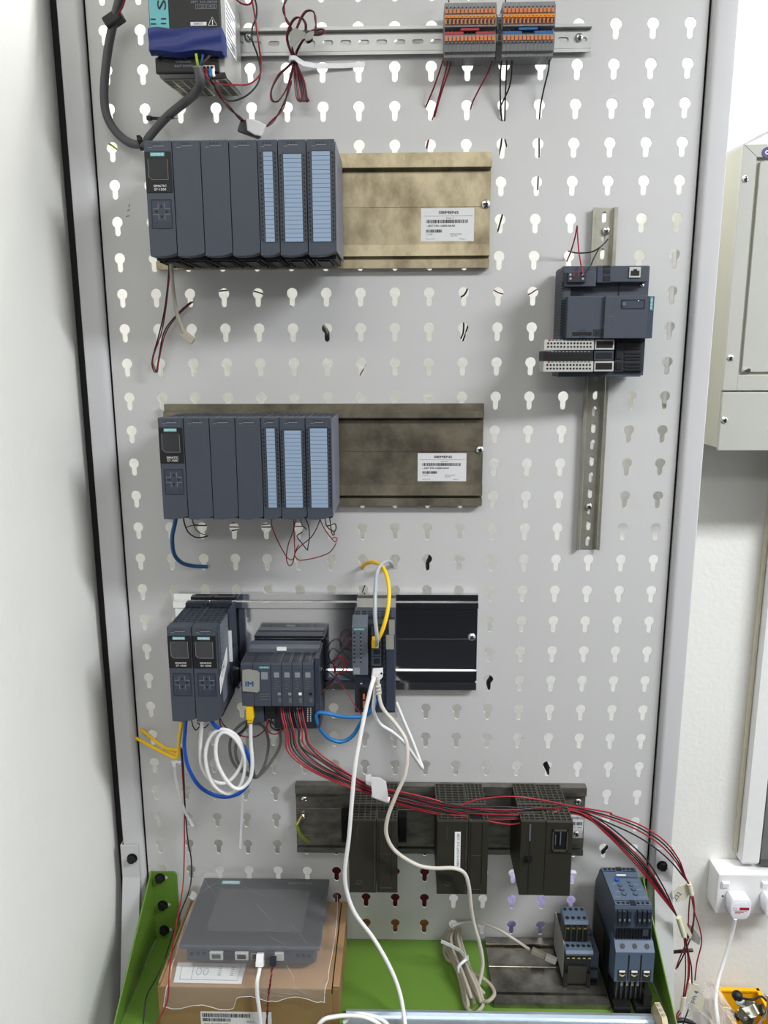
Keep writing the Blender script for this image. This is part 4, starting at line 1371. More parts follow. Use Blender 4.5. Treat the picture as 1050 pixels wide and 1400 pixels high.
old_module('graphite module with small key switch, left half of the rightmost dark pair', 711, 744.5, 1123.5, 1224, 0, 0, 'door')
old_module('graphite module with open square plug bay, right half of the rightmost dark pair', 745, 781.5, 1124.5, 1225, 0, 0, 'bay')
# vertical sticker
a, b_, c, d_ = rect(621.5, 1137.5, 629.5, 1186, -.1204)
sk = MB().box(a, b_, -.1208, -.1200, c, d_).build('white_sticker', ['white_print'], o2[0])
q = MB(); put_text(q, '6ES7 315-2AG10-0AB0', ((a + b_) / 2 + .001, -.1210, (c + d_) / 2), width=(d_ - c) * .92, height=(b_ - a) * .42, right=(0, 0, -1), up=(1, 0, 0)); q.build('lettering', ['dark_print'], sk)
# black bus connector stubs on the rail beside the pairs
for u0, u1, v0, v1, lb in ((466.5, 476, 1113, 1152, 'black bus connector stub left of the leftmost dark pair'), (545, 556, 1117, 1152, 'black bus connector stub right of the leftmost dark pair')):
    a, b_, c, d_ = rect(u0, v0, u1, v1, -.03)
    t = thing('bus_connector', lb, 'connector', ((a + b_) / 2, -.02, c))
    MB().box(a, b_, -.03, -.0125, c, d_).build('body', ['black'], t, bev=.0008)
    MB().box(a + .002, b_ - .002, -.0315, -.03, c + .004, d_ - .004).build('contact_face', ['black_gloss'], t)
# right end label of the old rail
a, b_, c, d_ = rect(777, 1114, 797, 1152, -.010)
sl = MB().box(a, b_, -.0102, -.0096, c, d_).build('type_label', ['paper_label'], rail4)
q = MB(); put_text(q, 'SIEMENS', ((a + b_) / 2, -.0104, d_ - .006), width=(b_ - a) * .95, height=.0045); barcode(q, a + .001, b_ - .001, d_ - .019, d_ - .013, -.0103, 9, 18); put_text(q, '6ES7 390', ((a + b_) / 2, -.0104, d_ - .023), width=(b_ - a) * .8, height=.0025); q.build('label_print', ['dark_print'], sl)
screw(rail4, at(788, 1140, -.011), .0052)

# ------------------------------------------------------------------ things on the green shelf
# cardboard box
bx0, bx1, bzt = -.352, -.081, -.755
byf, byb = -.190, -.006
box = thing('cardboard_box', 'brown cardboard box carrying the bagged operator panel on the green shelf', 'box', ((bx0 + bx1) / 2, (byf + byb) / 2, SZ))
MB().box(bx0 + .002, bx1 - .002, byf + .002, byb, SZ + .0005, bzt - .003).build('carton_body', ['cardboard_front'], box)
MB().box(bx0 + .004, -.0925, byf, byb, bzt - .003, bzt).build('top_flap', ['cardboard'], box, bev=.0008)
MB().box(-.0908, bx1, byf + .004, byb, bzt - .0025, bzt + .0005).build('side_flap', ['cardboard'], box, bev=.0008)
MB().box(bx0, bx0 + .0035, byf + .006, byb, bzt - .01, bzt + .0008).build('side_flap', ['cardboard'], box, bev=.0008)
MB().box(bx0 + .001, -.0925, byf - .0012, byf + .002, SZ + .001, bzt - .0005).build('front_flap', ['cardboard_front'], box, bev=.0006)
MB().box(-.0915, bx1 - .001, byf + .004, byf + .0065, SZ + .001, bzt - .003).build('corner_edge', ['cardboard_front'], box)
MB().box(-.0924, -.0909, byf + .001, byb, bzt - .01, bzt - .0028).build('flap_gap', ['black'], box)
a, b_, c, d_ = rect(275, 1383.5, 371.5, 1418, byf - .0013)
lb = MB().box(a, b_, byf - .0018, byf - .0012, c, d_).build('shipping_label', ['paper_label'], box, label='white shipping label with barcodes')
q = MB(); w, h = b_ - a, d_ - c
barcode(q, a + w * .03, a + w * .70, d_ - h * .21, d_ - h * .06, byf - .0019, 11, 70)
barcode(q, a + w * .03, a + w * .42, d_ - h * .37, d_ - h * .25, byf - .0019, 12, 40)
put_text(q, '6AV2 123-2GB03-0AX0', (a + w * .22, byf - .0020, d_ - h * .47), width=w * .35, height=h * .06)
put_text(q, 'Made in', (a + w * .70, byf - .0020, d_ - h * .36), height=h * .06)
q.build('label_print', ['dark_print'], lb)

# operator panel lying on the box
hx0, hx1 = -.3225, -.1105
hy0, hy1 = -.170, -.017      # front, back
hz = -.703
hmi = thing('operator_panel', 'grey touch operator panel lying face up on the cardboard box', 'operator panel', ((hx0 + hx1) / 2, (hy0 + hy1) / 2, bzt))
MB().box(hx0, hx1, hy0, hy1, hz - .006, hz).build('bezel', ['slate_mid'], hmi, bev=.0015)
MB().box(hx0 + .002, hx1 - .002, hy0 + .002, hy1 - .002, hz - .0002, hz + .0004).build('front_foil', ['hmi_foil'], hmi)
a0, a1 = hx0 + .034, hx1 - .030
MB().box(a0, a1, hy0 + .030, hy1 - .028, hz + .0003, hz + .0008).build('touch_screen', ['screen'], hmi)
q = MB(); put_text(q, 'SIEMENS', (hx0 + .048, hy1 - .0125, hz + .0012), width=.026, height=.0052, up=(0, 1, 0))
pl = MB().box(hx0 + .033, hx0 + .063, hy1 - .0165, hy1 - .0085, hz + .0004, hz + .0009).build('teal_plate', ['teal'], hmi)
q.build('lettering', ['white_print'], pl)
q = MB(); put_text(q, 'SIMATIC HMI', (hx1 - .048, hy1 - .0125, hz + .0008), width=.040, height=.0042, up=(0, 1, 0)); q.build('lettering', ['grey_print'], hmi)
MB().prism([(hy0 + .004, hz - .006), (hy0 + .0045, hz - .030), (hy0 + .030, bzt + .0012), (hy1 - .02, bzt + .0012), (hy1 - .008, hz - .006)], hx0 + .010, hx1 - .010, 'x').build('rear_housing', ['slate_mid'], hmi, bev=.001)
yf = hy0 + .0037
pz = hz - .017
q = MB()
for x in (hx0 + .018, hx0 + .0275, hx0 + .037, hx1 - .034, hx1 - .0255, hx1 - .017):
    q.box(x - .0026, x + .0026, yf - .0006, yf + .001, pz - .0026, pz + .0026)
q.build('vent_square', ['black'], hmi)
def port(x0, x1, mo, mi, name, dz=0):
    o = MB().box(x0, x1, yf - .004, yf + .001, pz - .0065 + dz, pz + .0058 + dz).build(name, [mo], hmi, bev=.0005)
    if mi: MB().box(x0 + .0035, x1 - .0035, yf - .0046, yf - .003, pz - .0038, pz + .0032).build('port_opening', [mi], o)
    return o
port(hx0 + .046, hx0 + .066, 'term_light', 'slate_mid', 'serial_port')
port(hx0 + .068, hx0 + .081, 'black', None, 'audio_port')
port(hx0 + .084, hx0 + .104, 'term_light', 'black', 'usb_port')
port(hx0 + .108, hx0 + .126, 'steel', 'black', 'ethernet_port')
port(hx0 + .131, hx0 + .142, 'black', None, 'power_port')
port(hx0 + .144, hx0 + .157, 'term_light', None, 'earth_terminal')
# instruction sheet
sh = MB()
p0, p1, p2, p3 = [atz(u, v, bzt + .0009) for u, v in ((237, 1343.5), (330, 1345.5), (337, 1318), (243, 1316))]
sh.faces([p0, p1, p2, p3, p0 + Vector((0, 0, .0005)), p1 + Vector((0, 0, .0005)), p2 + Vector((0, 0, .0005)), p3 + Vector((0, 0, .0005))], [(0, 1, 2, 3), (4, 5, 6, 7), (0, 1, 5, 4), (1, 2, 6, 5), (2, 3, 7, 6), (3, 0, 4, 7)])
sheet = tag(sh.build('instruction_sheet', ['paper']), 'white folded instruction sheet peeking out in front of the operator panel', 'paper')
q = MB()
def sp(s_, t_): return p0.lerp(p1, s_).lerp(p3.lerp(p2, s_), t_) + Vector((0, 0, .0008))
for (s0, t0, s1, t1) in ((.08, .15, .93, .15), (.08, .15, .08, .85), (.93, .15, .93, .95), (.25, .15, .25, .95)):
    q.tube([sp(s0, t0), sp(s1, t1)], .0003, 4, smooth=False)
for s0 in (.34, .44):
    q.tube([sp(s0 + .035 * math.cos(a), .55 + .17 * math.sin(a)) for a in [i * math.pi / 6 for i in range(13)]], .0004, 4, smooth=False)
for s0 in (.62, .8):
    for t0 in (.4, .5, .6, .7, .8): q.tube([sp(s0, t0), sp(s0 + .05, t0)], .0005, 4, smooth=False)
q.build('printed_diagram', ['grey_print'], sheet)
# clear film bag over the operator panel: closed thin sheet with folds
def film():
    m = MB()
    rd = random.Random(21)
    NX, NT = 46, 40
    V = []
    for j in range(NT + 1):
        t_ = j / NT
        for i in range(NX + 1):
            s_ = i / NX
            xl = -.338 - .004 * math.sin(t_ * 7); xr = -.098 + .004 * math.sin(t_ * 5)
            x = xl + (xr - xl) * s_
            if t_ < .62:
                y = hy1 + .008 + (hy0 - .004 - hy1 - .008) * (t_ / .62); z = hz + .0035
            elif t_ < .80:
                f_ = (t_ - .62) / .18
                y = hy0 - .004 + (byf - .006 - hy0 + .004) * f_; z = hz + .0035 + (bzt + .004 - hz - .0035) * (f_ ** .7)
            else:
                f_ = (t_ - .80) / .20
                L_ = (.030 if s_ < .44 else .014) + .004 * math.sin(s_ * 21)
                y = byf - .0065 - .003 * math.sin(f_ * 2); z = bzt + .004 - f_ * L_
            if x < hx0 - .002:
                k = min(1, (hx0 - .002 - x) / .012); z = z + (max(bzt + .0025, z - .045) - z) * k if t_ < .8 else z
            if x > hx1 + .002:
                k = min(1, (x - hx1 - .002) / .010); z = z + (max(bzt + .0025, z - .040) - z) * k if t_ < .8 else z
            wr = .0009 * math.sin(s_ * 31 + t_ * 17) * math.sin(t_ * 23 - s_ * 9) + .0006 * math.sin(s_ * 63 - t_ * 40)
            if t_ > .8: y -= abs(wr) * 1.6
            else: z += abs(wr)
            V.append((x, y, z))
    W = NX + 1
    m.faces(V, [(j * W + i, j * W + i + 1, (j + 1) * W + i + 1, (j + 1) * W + i) for j in range(NT) for i in range(NX)])
    return m
fb = film()
bag = tag(fb.build('plastic_bag', ['film'], smooth=True), 'clear crinkled plastic bag drawn over the operator panel', 'bag')
hem = [Vector(fb.v[40 * 47 + i]) for i in range(47)]
MB().tube(hem, .0005, 5, 1, False).build('hem_highlight', ['film_thick'], bag)  # hem, seam and crease tubes draw the film's pale highlights
for col_ in (0, 46):
    MB().tube([Vector(fb.v[j * 47 + col_]) for j in range(41)], .0006, 5, 1, False).build('seam_highlight', ['film_thick'], bag)
rdf = random.Random(2)
for k in range(14):
    j0 = rdf.randint(1, 33); i0 = rdf.randint(3, 36); di = rdf.choice((-1, 1, 1, 2)); L_ = rdf.randint(4, 7)
    pts = []
    for q2 in range(L_):
        ii, jj = i0 + di * q2, j0 + q2
        if 0 <= ii <= 46 and jj <= 40: pts.append(Vector(fb.v[jj * 47 + ii]) + Vector((0, -.0003, .0004)))
    if len(pts) > 2: MB().tube(pts, .00035, 4, 3).build('crease_glint', ['film'], bag, smooth=True)

# short bright rail lying on the shelf
r5 = thing('mounting_rail', 'short stained steel mounting rail lying flat on the green shelf', 'rail', (.243, -.07, SZ))
zz = SZ + .0005
P5 = [(-.004, zz), (-.004, zz + .010), (-.012, zz + .010), (-.0125, zz + .012), (-.022, zz + .012), (-.0225, zz + .004), (-.0265, zz + .004), (-.027, zz + .007), (-.0655, zz + .007), (-.066, zz + .0064), (-.0672, zz + .0064), (-.0677, zz + .007),
      (-.105, zz + .007), (-.106, zz + .0105), (-.121, zz + .0105), (-.1215, zz + .004), (-.1245, zz + .004), (-.125, zz + .009), (-.141, zz + .009), (-.141, zz)]
MB().prism(P5, .1545, .334, 'x').build('profile', ['tarnished_bright'], r5)

# contactor standing on its back
ct = thing('contactor', 'small slate and black contactor lying on its back on the short rail', 'contactor', (.288, -.07, SZ + .01))
X0, X1 = .2675, .3095
MB().box(X0 + .001, X1, -.106, -.02, SZ + .0125, -.760).build('lower_body', ['black'], ct, bev=.0008)
MB().box(X0 - .0004, X0 + .001, -.100, -.03, SZ + .02, -.75).build('side_label', ['tape_grey'], ct)
up = MB().box(X0 + .0005, .3045, -.093, -.068, -.760, -.720).build('auxiliary_block', ['black'], ct, bev=.0006)
tp = MB().prism([(-.066, -.7205), (-.095, -.7205), (-.0975, -.718), (-.094, -.7135), (-.066, -.7105)], X0, .3055, 'x').build('terminal_deck', ['slate_blue'], ct, bev=.0004)
q = MB()
for i in range(4):
    q.cyl((X0 + .0055 + i * .0090, -.0715, -.7115), .0027, .0010, 'z', 12)
    q.cyl((X0 + .0060 + i * .0090, -.0885, -.7131), .0029, .0010, 'z', 12)
q.build('screw_well', ['black'], tp)
md = MB().prism([(-.090, -.762), (-.112, -.762), (-.114, -.757), (-.110, -.7535), (-.090, -.7525)], X0 + .0005, X1 + .0015, 'x').build('terminal_deck', ['slate_blue'], ct, bev=.0004)
q = MB()
for i in range(5): q.cyl((X0 + .0055 + i * .0083, -.101, -.7538), .0029, .0012, 'z', 12)
q.build('screw_well', ['black'], md)
for i in range(4): MB().box(X0 + .004 + i * .0092, X0 + .0085 + i * .0092, -.0945, -.092, -.7285, -.7265).build('brass_clamp', ['brass'], up)
for i in range(5): MB().box(X0 + .004 + i * .0083, X0 + .0082 + i * .0083, -.1072, -.105, -.7715, -.7695).build('brass_clamp', ['brass'], ct)
q = MB()
for i in range(5): q.box(X0 + .0015 + i * .0093, X0 + .003 + i * .0093, -.0945, -.0925, -.752, -.7185)
q.build('dividing_rib', ['graphite_rib'], up)
MB().box(X0 + .006, X1 - .006, -.1085, -.105, SZ + .018, -.785).build('latch_plate', ['graphite'], ct, bev=.0005)
for x in (X0, X1 - .006): MB().box(x, x + .006, -.110, -.105, SZ + .0125, SZ + .036).build('foot', ['black'], ct)
sd = MB().box(X1 + .0005, X1 + .0145, -.098, -.045, SZ + .0125, -.768).build('suppressor', ['slate_blue_dark'], ct, bev=.0005)
q = MB()
for (dx, dy) in ((.004, -.06), (.009, -.06), (.006, -.085)): q.cyl((X1 + dx, dy, -.7684), .0026, .001, 'z', 10)
q.build('screw_well', ['black'], sd)
for z in (-.795, -.815): MB().box(X1 + .001, X1 + .0135, -.0990, -.0975, z - .004, z).build('suppressor_slot', ['black'], sd)

# soft starter lying on its back
ss = thing('soft_starter', 'tall slate motor soft starter with dials lying on its back beside the contactor', 'soft starter', (.365, -.08, SZ))
S0, S1 = .3365, .3935
T_ = -.6625
MB().prism([(-.010, SZ + .012), (-.010, -.705), (-.030, T_ - .006), (-.034, T_ - .002), (-.121, T_ - .002), (-.123, T_ - .006), (-.128, -.715), (-.128, SZ + .045)], S0, S1, 'x').build('housing', ['slate_blue_dark'], ss, bev=.0008)
MB().prism([(-.034, T_ - .002), (-.034, T_ + .0005), (-.121, T_ + .0005), (-.121, T_ - .002)], S0 + .001, S1 - .001, 'x').build('front_face', ['slate_blue'], ss, bev=.0004)
MB().box(S0 - .0006, S0, -.11, -.02, SZ + .02, -.735).build('dark_side', ['black'], ss)
MB().box(S0 - .0009, S0 - .0006, -.075, -.030, SZ + .035, -.745).build('rating_plate', ['graphite_rib'], ss)
q = MB()
for grp in (0, 1):
    for i in range(3):
        x = S0 + .0065 + i * .0070 + grp * .0300
        q.cyl((x, -.0385, T_ + .0003), .0027, .0006, 'z', 12)
        q.cyl((x, -.1175, T_ + .0003), .0027, .0006, 'z', 12)
q.build('screw_well', ['black'], ss)
q = MB()
for i in range(5): q.box(S0 + .0245 + i * .0018, S0 + .0252 + i * .0018, -.044, -.034, T_ + .0003, T_ + .002).box(S0 + .0245 + i * .0018, S0 + .0252 + i * .0018, -.122, -.112, T_ + .0003, T_ + .002)
q.box(S0 + .002, S0 + .024, -.1135, -.1125, T_ + .0003, T_ + .0012).box(S0 + .034, S0 + .055, -.1135, -.1125, T_ + .0003, T_ + .0012)
q.box(S0 + .002, S0 + .022, -.0445, -.0435, T_ + .0003, T_ + .0012).box(S0 + .034, S0 + .055, -.0445, -.0435, T_ + .0003, T_ + .0012)
q.build('divider', ['slate_dark'], ss)
MB().box(S0 + .021, S0 + .036, -.0545, -.0515, T_ + .0004, T_ + .0008).build('name_plate', ['white_print'], ss)
MB().box(S0 + .016, S0 + .053, -.0605, -.0570, T_ + .0004, T_ + .0007).build('print_band', ['slate_mid'], ss)
MB().cyl((S0 + .0185, -.0665, T_ + .0004), .0034, .003, 'z', 14).build('reset_button', ['cable_blue'], ss)
for (x, y, r_) in ((.0195, -.0775, .0036), (.0375, -.0775, .0034), (.0360, -.0695, .0026), (.0200, -.0870, .0040), (.0380, -.0870, .0038), (.0205, -.0975, .0042), (.0385, -.0975, .0040)):
    d2 = MB().cyl((S0 + x, y, T_ + .0004), r_, .0008, 'z', 16).build('dial', ['slate_dark'], ss)
    MB().cyl((S0 + x, y, T_ + .0010), r_ * .75, .0007, 'z', 16).box(S0 + x - .0003, S0 + x + .0003, y - r_ * .6, y + r_ * .6, T_ + .0016, T_ + .0021).build('dial_cap', ['slate_blue'], d2)
q = MB()
for (x0_, x1_, y_) in ((.008, .016, -.0745), (.041, .050, -.075), (.043, .052, -.087), (.006, .014, -.104), (.042, .053, -.104), (.008, .016, -.092)):
    q.box(S0 + x0_, S0 + x1_, y_ - .0004, y_ + .0004, T_ + .0004, T_ + .0007)
q.build('face_print', ['grey_print'], ss)
# end: screw terminals, vents
q = MB()
for grp in (0, 1):
    for i in range(3):
        x = S0 + .004 + i * .0073 + grp * .0300
        q.box(x, x + .0052, -.1290, -.122, -.692, T_ - .006)
e1 = q.build('terminal_pocket', ['slate_dark'], ss)
for grp in (0, 1):
    for i in range(3):
        x = S0 + .0055 + i * .0073 + grp * .0300
        MB().box(x, x + .0022, -.1298, -.1285, -.684, -.681).build('terminal_screw', ['zinc'], ss)
q = MB()
for i in range(13):
    x = S0 + .0022 + i * .0042
    q.box(x, x + .0022, -.1300, -.1275, -.7165, -.697)
q.build('vent_slot', ['black'], ss)
MB().box(S0 + .042, S0 + .0505, -.1308, -.129, -.7085, -.698).build('test_socket', ['slate_mid'], ss)
bl = MB().prism([(-.115, -.715), (-.132, -.7155), (-.1435, -.727), (-.1435, -.7785), (-.115, -.7785)], S0 - .001, S1 + .001, 'x').build('power_terminal_block', ['slate_blue'], ss, bev=.0006)
for i in range(3):
    x = S0 + .0105 + i * .0185
    c = Vector((x, -.1375, -.7208))
    q = MB(); n_ = Vector((0, -.707, .707)); u_ = Vector((1, 0, 0)); w_ = n_.cross(u_)
    q.faces([c + n_ * .0008 + (u_ * math.cos(a) + w_ * math.sin(a)) * .0036 for a in [k * math.pi / 8 for k in range(16)]] + [c - n_ * .002 + (u_ * math.cos(a) + w_ * math.sin(a)) * .0036 for a in [k * math.pi / 8 for k in range(16)]],
            [tuple(range(16))] + [(k, (k + 1) % 16, 16 + (k + 1) % 16, 16 + k) for k in range(16)])
    q.build('screw_well', ['black'], bl)
    wn = MB().box(x - .0065, x + .0065, -.1441, -.142, -.7765, -.757).build('clamp_window', ['slate_dark'], bl)
    MB().box(x - .0045, x + .0045, -.1446, -.143, -.7612, -.7580).build('clamp_plate', ['white_print'], wn)
    q = MB(); q.tube([(x - .0048, -.1446, -.764), (x, -.1448, -.7668), (x + .0048, -.1446, -.764)], .0011, 6); q.build('clamp_screw', ['brass'], wn)
    if i < 2: MB().box(x + .0083, x + .0101, -.1441, -.140, -.776, -.731).build('groove', ['black'], bl)
MB().box(S0 + .003, S1 - .003, -.134, -.02, SZ + .014, -.778).build('heat_sink', ['black'], ss)
q = MB()
for i in range(7): q.box(S0 + .004 + i * .0075, S0 + .0065 + i * .0075, -.138, -.132, SZ + .018, -.779)
q.build('heat_sink_fin', ['graphite'], ss)
for i in range(4): MB().box(S0 + .011 + i * .0082, S0 + .0145 + i * .0082, -.1388, -.137, -.790, -.780).build('fin_clip', ['term_grey'], ss)
MB().box(S0 + .0005, S0 + .026, -.150, -.02, SZ + .0005, SZ + .014).box(S0 + .033, S1 - .0005, -.150, -.02, SZ + .0005, SZ + .014).box(S1 - .012, S1, -.148, -.12, SZ + .012, SZ + .035).build('foot_plate', ['black'], ss)

# slotted rail along the shelf front with a beige clamp
r6 = thing('din_rail', 'bright galvanised rail lying along the front of the green shelf', 'rail', (.17, -.172, SZ))
P6 = [(-.1545, SZ + .0078), (-.1545, SZ + .0066), (-.1580, SZ + .0066), (-.1590, SZ + .0008), (-.1855, SZ + .0008), (-.1865, SZ + .0066), (-.1900, SZ + .0066), (-.1900, SZ + .0078), (-.1855, SZ + .0078), (-.1845, SZ + .0018), (-.1600, SZ + .0018), (-.1590, SZ + .0078)]
MB().prism(P6, -.074, .4120, 'x').build('profile', ['zinc_blue'], r6)
cl = thing('rail_clamp', 'beige plastic terminal clamp on the front rail near the right gusset', 'clamp', (.400, -.172, SZ + .008))
MB().prism([(-.150, SZ + .004), (-.150, SZ + .014), (-.156, SZ + .030), (-.188, SZ + .034), (-.196, SZ + .026), (-.196, SZ + .008)], .3945, .4030, 'x').build('body', ['beige_plastic'], cl, bev=.0008)
for i in range(3): MB().cyl((.3988, -.163 - i * .010, SZ + .0305 + i * .0009), .0026, .0022, 'z', 12).build('screw_well', ['tape_grey'], cl)

# ------------------------------------------------------------------ things behind the panel, seen through its holes
rs = thing('rear_shelf', 'pale grey shelf plate glimpsed through the lowest holes behind the panel', 'shelf', (0, .14, SZ - .09))
MB().box(-.41, .41, .004, .27, SZ - .062, SZ - .060).build('plate', ['post_paint'], rs)
MB().box(-.41, .41, .268, .27, SZ - .09, SZ - .062).build('rear_lip', ['post_paint'], rs)
def hidden_box(name, label, x0, x1, y0, y1, z0, z1, m):
    t = thing(name, label, 'box', ((x0 + x1) / 2, (y0 + y1) / 2, z0))
    MB().box(x0, x1, y0, y1, z0, z1 - .002).build('carton', [m], t, bev=.002)
    MB().box(x0 - .0008, x1 + .0008, y0 - .0008, y1, z1 - .018, z1).build('lid', [m], t, bev=.0015)
    return t
hidden_box('brown_carton', 'orange-brown carton seen through the lowest holes behind the panel', -.115, .070, .045, .20, SZ - .0595, SZ + .002, 'brown_box')
hidden_box('dark_red_box', 'dark red box seen through the holes behind the lower panel', -.115, .064, .045, .19, SZ + .003, -.690, 'dark_red')
# purple and clear film roll
pr = thing('wrapped_roll', 'purple striped wrapped roll seen through the holes below the dark modules', 'roll', (.26, .10, SZ - .06))
m = MB(); m.cyl((.175, .10, SZ - .006), .052, .165, 'x', 28); m.build('roll_body', ['purple'], pr, smooth=True)
m = MB(); m.cyl((.174, .10, SZ - .006), .020, .167, 'x', 20); m.build('roll_core', ['paper'], pr)

# ------------------------------------------------------------------ cables and wires
def P(*pts):
    """(u, v, Y) or (u, v, 'z', Z) picture points with their own depth."""
    out = []
    for p in pts:
        out.append(atz(p[0], p[1], p[3]) if len(p) == 4 else at(*p))
    return out
def cable(name, label, pts, r, m, cat='cable', group=None, n=10, res=6):
    o = MB().tube(pts, r, n, res).build(name, [m], smooth=True)
    return tag(o, label, cat, group)
def part_tube(parent, name, pts, r, m, n=10, res=6, smooth=True):
    return MB().tube(pts, r, n, res, smooth).build(name, [m], parent, smooth=True)
def obox(parent, name, c, ax, L, w, h, m, up=(0, -1, 0), bev=.0005):
    """Box of length L centred on c along direction ax, width w, height h towards up."""
    a = Vector(ax).normalized(); u = Vector(up); u = (u - a * u.dot(a)).normalized(); s_ = a.cross(u)
    V = [Vector(c) + a * (L / 2 * i) + s_ * (w / 2 * j) + u * (h / 2 * k) for i in (-1, 1) for j in (-1, 1) for k in (-1, 1)]
    q = MB(); q.faces(V, [(0, 1, 3, 2), (4, 6, 7, 5), (0, 4, 5, 1), (2, 3, 7, 6), (0, 2, 6, 4), (1, 5, 7, 3)])
    return q.build(name, [m], parent, bev=bev)
def twin(name, label, pts, r=.0009, m1='wire_dark_red', m2='wire_black', turns=10, cat='wire pair', group=None, off=1.05):
    """Two wires twisted round each other: a red part and a black part."""
    Q = []
    for i in range(len(pts) - 1):
        p0, p1, p2, p3 = pts[max(i - 1, 0)], pts[i], pts[i + 1], pts[min(i + 2, len(pts) - 1)]
        for k in range(8):
            t_ = k / 8
            Q.append(0.5 * ((2 * p1) + (p2 - p0) * t_ + (2 * p0 - 5 * p1 + 4 * p2 - p3) * t_ * t_ + (3 * p1 - p0 - 3 * p2 + p3) * t_ ** 3))
    Q.append(pts[-1])
    t = thing(name, label, cat, Q[-1], group)
    for s_, mm, nm in ((0, m1, 'red_strand'), (math.pi, m2, 'black_strand')):
        W = []
        for i, q in enumerate(Q):
            d = (Q[min(i + 1, len(Q) - 1)] - Q[max(i - 1, 0)]).normalized()
            u = Vector((0, -1, 0)); u = (u - d * u.dot(d)); u = u.normalized() if u.length > 1e-4 else d.orthogonal().normalized()
            v = d.cross(u); a = s_ + turns * 2 * math.pi * i / len(Q)
            W.append(q + (u * math.cos(a) + v * math.sin(a)) * r * off)
        MB().tube(W, r, 7, 1, False).build(nm, [mm], t, smooth=True)
    return t

# thick grey mains cable at the top left
mc = cable('mains_cable', 'thick dark grey mains cable looping down the left of the panel to the power supply',
           P((166, -14, -.05), (163, 0, -.045), (156, 27, -.03), (147.5, 69, -.022), (142.5, 120, -.018), (145, 154, -.016), (157, 178, -.015), (177, 195, -.015), (197, 197, -.02), (205, 186, -.026),
             (228, 160, -.035), (255, 138, -.07), (268, 126, -.105), (274, 112, -.128), (270.5, 92, -.133)), .0058, 'cable_grey', 'cable', n=14)
part_tube(mc, 'inner_core', P((271, 93, -.1335), (269.5, 84, -.137), (268, 74, -.136)), .0017, 'wire_green', 8)
part_tube(mc, 'inner_core', P((272, 93, -.1325), (276, 84, -.135), (277, 75, -.1325)), .0014, 'cable_navy', 8)
part_tube(mc, 'inner_core', P((273, 93, -.132), (280, 84, -.134), (287, 76, -.1325)), .0014, 'brown_core', 8)
part_tube(mc, 'cut_sheath', P((270.4, 91, -.1331), (270.6, 93.5, -.1329)), .0061, 'cable_midgrey', 14, smooth=False)
# black hook-and-loop tie on the cable with thin wires
bt = MB()
c = at(156, 27, -.03)
o = obox(None, 'cable_tie', c, (at(150, 33, -.03) - at(166, 22, -.03)), .026, .014, .017, 'black', bev=.002)
tag(o, 'black fabric tie wrapped round the thick grey cable', 'cable tie')
cable('signal_wire', 'short dark red wire slipping out of the black tie at the top', P((172, -6, -.05), (168, 8, -.046), (161, 20, -.042)), .0012, 'wire_dark_red', 'wire')
def zip_tie(label, pts, w, m, head=None, name='zip_tie'):
    q = MB(); 
    V = []
    for i, p in enumerate(pts):
        d = (pts[min(i + 1, len(pts) - 1)] - pts[max(i - 1, 0)]).normalized()
        s_ = d.cross(Vector((0, -1, 0))).normalized()
        for a, b2 in ((-1, -1), (1, -1), (1, 1), (-1, 1)): V.append(p + s_ * (w / 2 * a) + Vector((0, -.0006 * b2, 0)))
    F = [(i * 4 + k, i * 4 + (k + 1) % 4, i * 4 + 4 + (k + 1) % 4, i * 4 + 4 + k) for i in range(len(pts) - 1) for k in range(4)]
    n_ = len(pts)
    q.faces(V, F + [(3, 2, 1, 0), (n_ * 4 - 4, n_ * 4 - 3, n_ * 4 - 2, n_ * 4 - 1)])
    o = q.build(name, [m])
    tag(o, label, 'zip tie')
    if head is not None:
        q = MB(); q.box(head.x - .0032, head.x + .0032, head.y - .003, head.y + .002, head.z - .0028, head.z + .0028)
        q.build('tie_head', [m], o, bev=.0006)
    return o
zip_tie('black zip tie holding the grey cable across two holes', P((204, 161.5, -.004), (215, 162, -.012), (228, 161.5, -.0445), (236, 161.5, -.0445), (243, 162, -.012)), .0042, 'black', at(204, 161.5, -.006))
zip_tie('black zip tie stub at the corner of the upper display unit', P((189, 185, -.03), (192, 195, -.025), (195, 206, -.02)), .0055, 'black', at(191, 190, -.026))

# red and black supply pair beside the power supply
cable('supply_wire', 'red wire running from the power supply terminals up past its right side', P((279, 100, -.128), (284, 106, -.128), (295, 113, -.115), (320, 116, -.07), (340, 115, -.03), (354, 104, -.015), (357, 88, -.012), (353, 55, -.02), (348, 20, -.02), (344, 0, -.02), (338, -8, -.02)), .0012, 'wire_red', 'wire')
cable('supply_wire', 'black wire swinging round the top rail beside the red supply wire', P((347, -6, -.02), (351, 10, -.02), (350, 25, -.02), (345, 38, -.02), (345, 55, -.02), (352, 75, -.014), (356, 95, -.012), (352, 115, -.015), (335, 132, -.03), (312, 138, -.06), (297, 122, -.11), (288, 108, -.127)), .0012, 'wire_black', 'wire')
twin('wire_pair', 'twisted red and black wires from the power supply down to the white tape wrap', P((283, 103, -.128), (293, 118, -.12), (304, 136, -.09), (318, 152, -.05), (333, 166, -.03)), .0011, turns=2)
for i, (u, mm) in enumerate(((277, 'wire_red'), (282, 'wire_red'), (287, 'cable_sky'), (291.5, 'white_print'))):
    a_ = at(u, 100, -.1275)
    o = MB().tube([a_ + Vector((0, .002, .005)), a_, a_ + Vector((.001, 0, -.004))], .0018, 8).build('ferrule', [mm], psu, smooth=True)
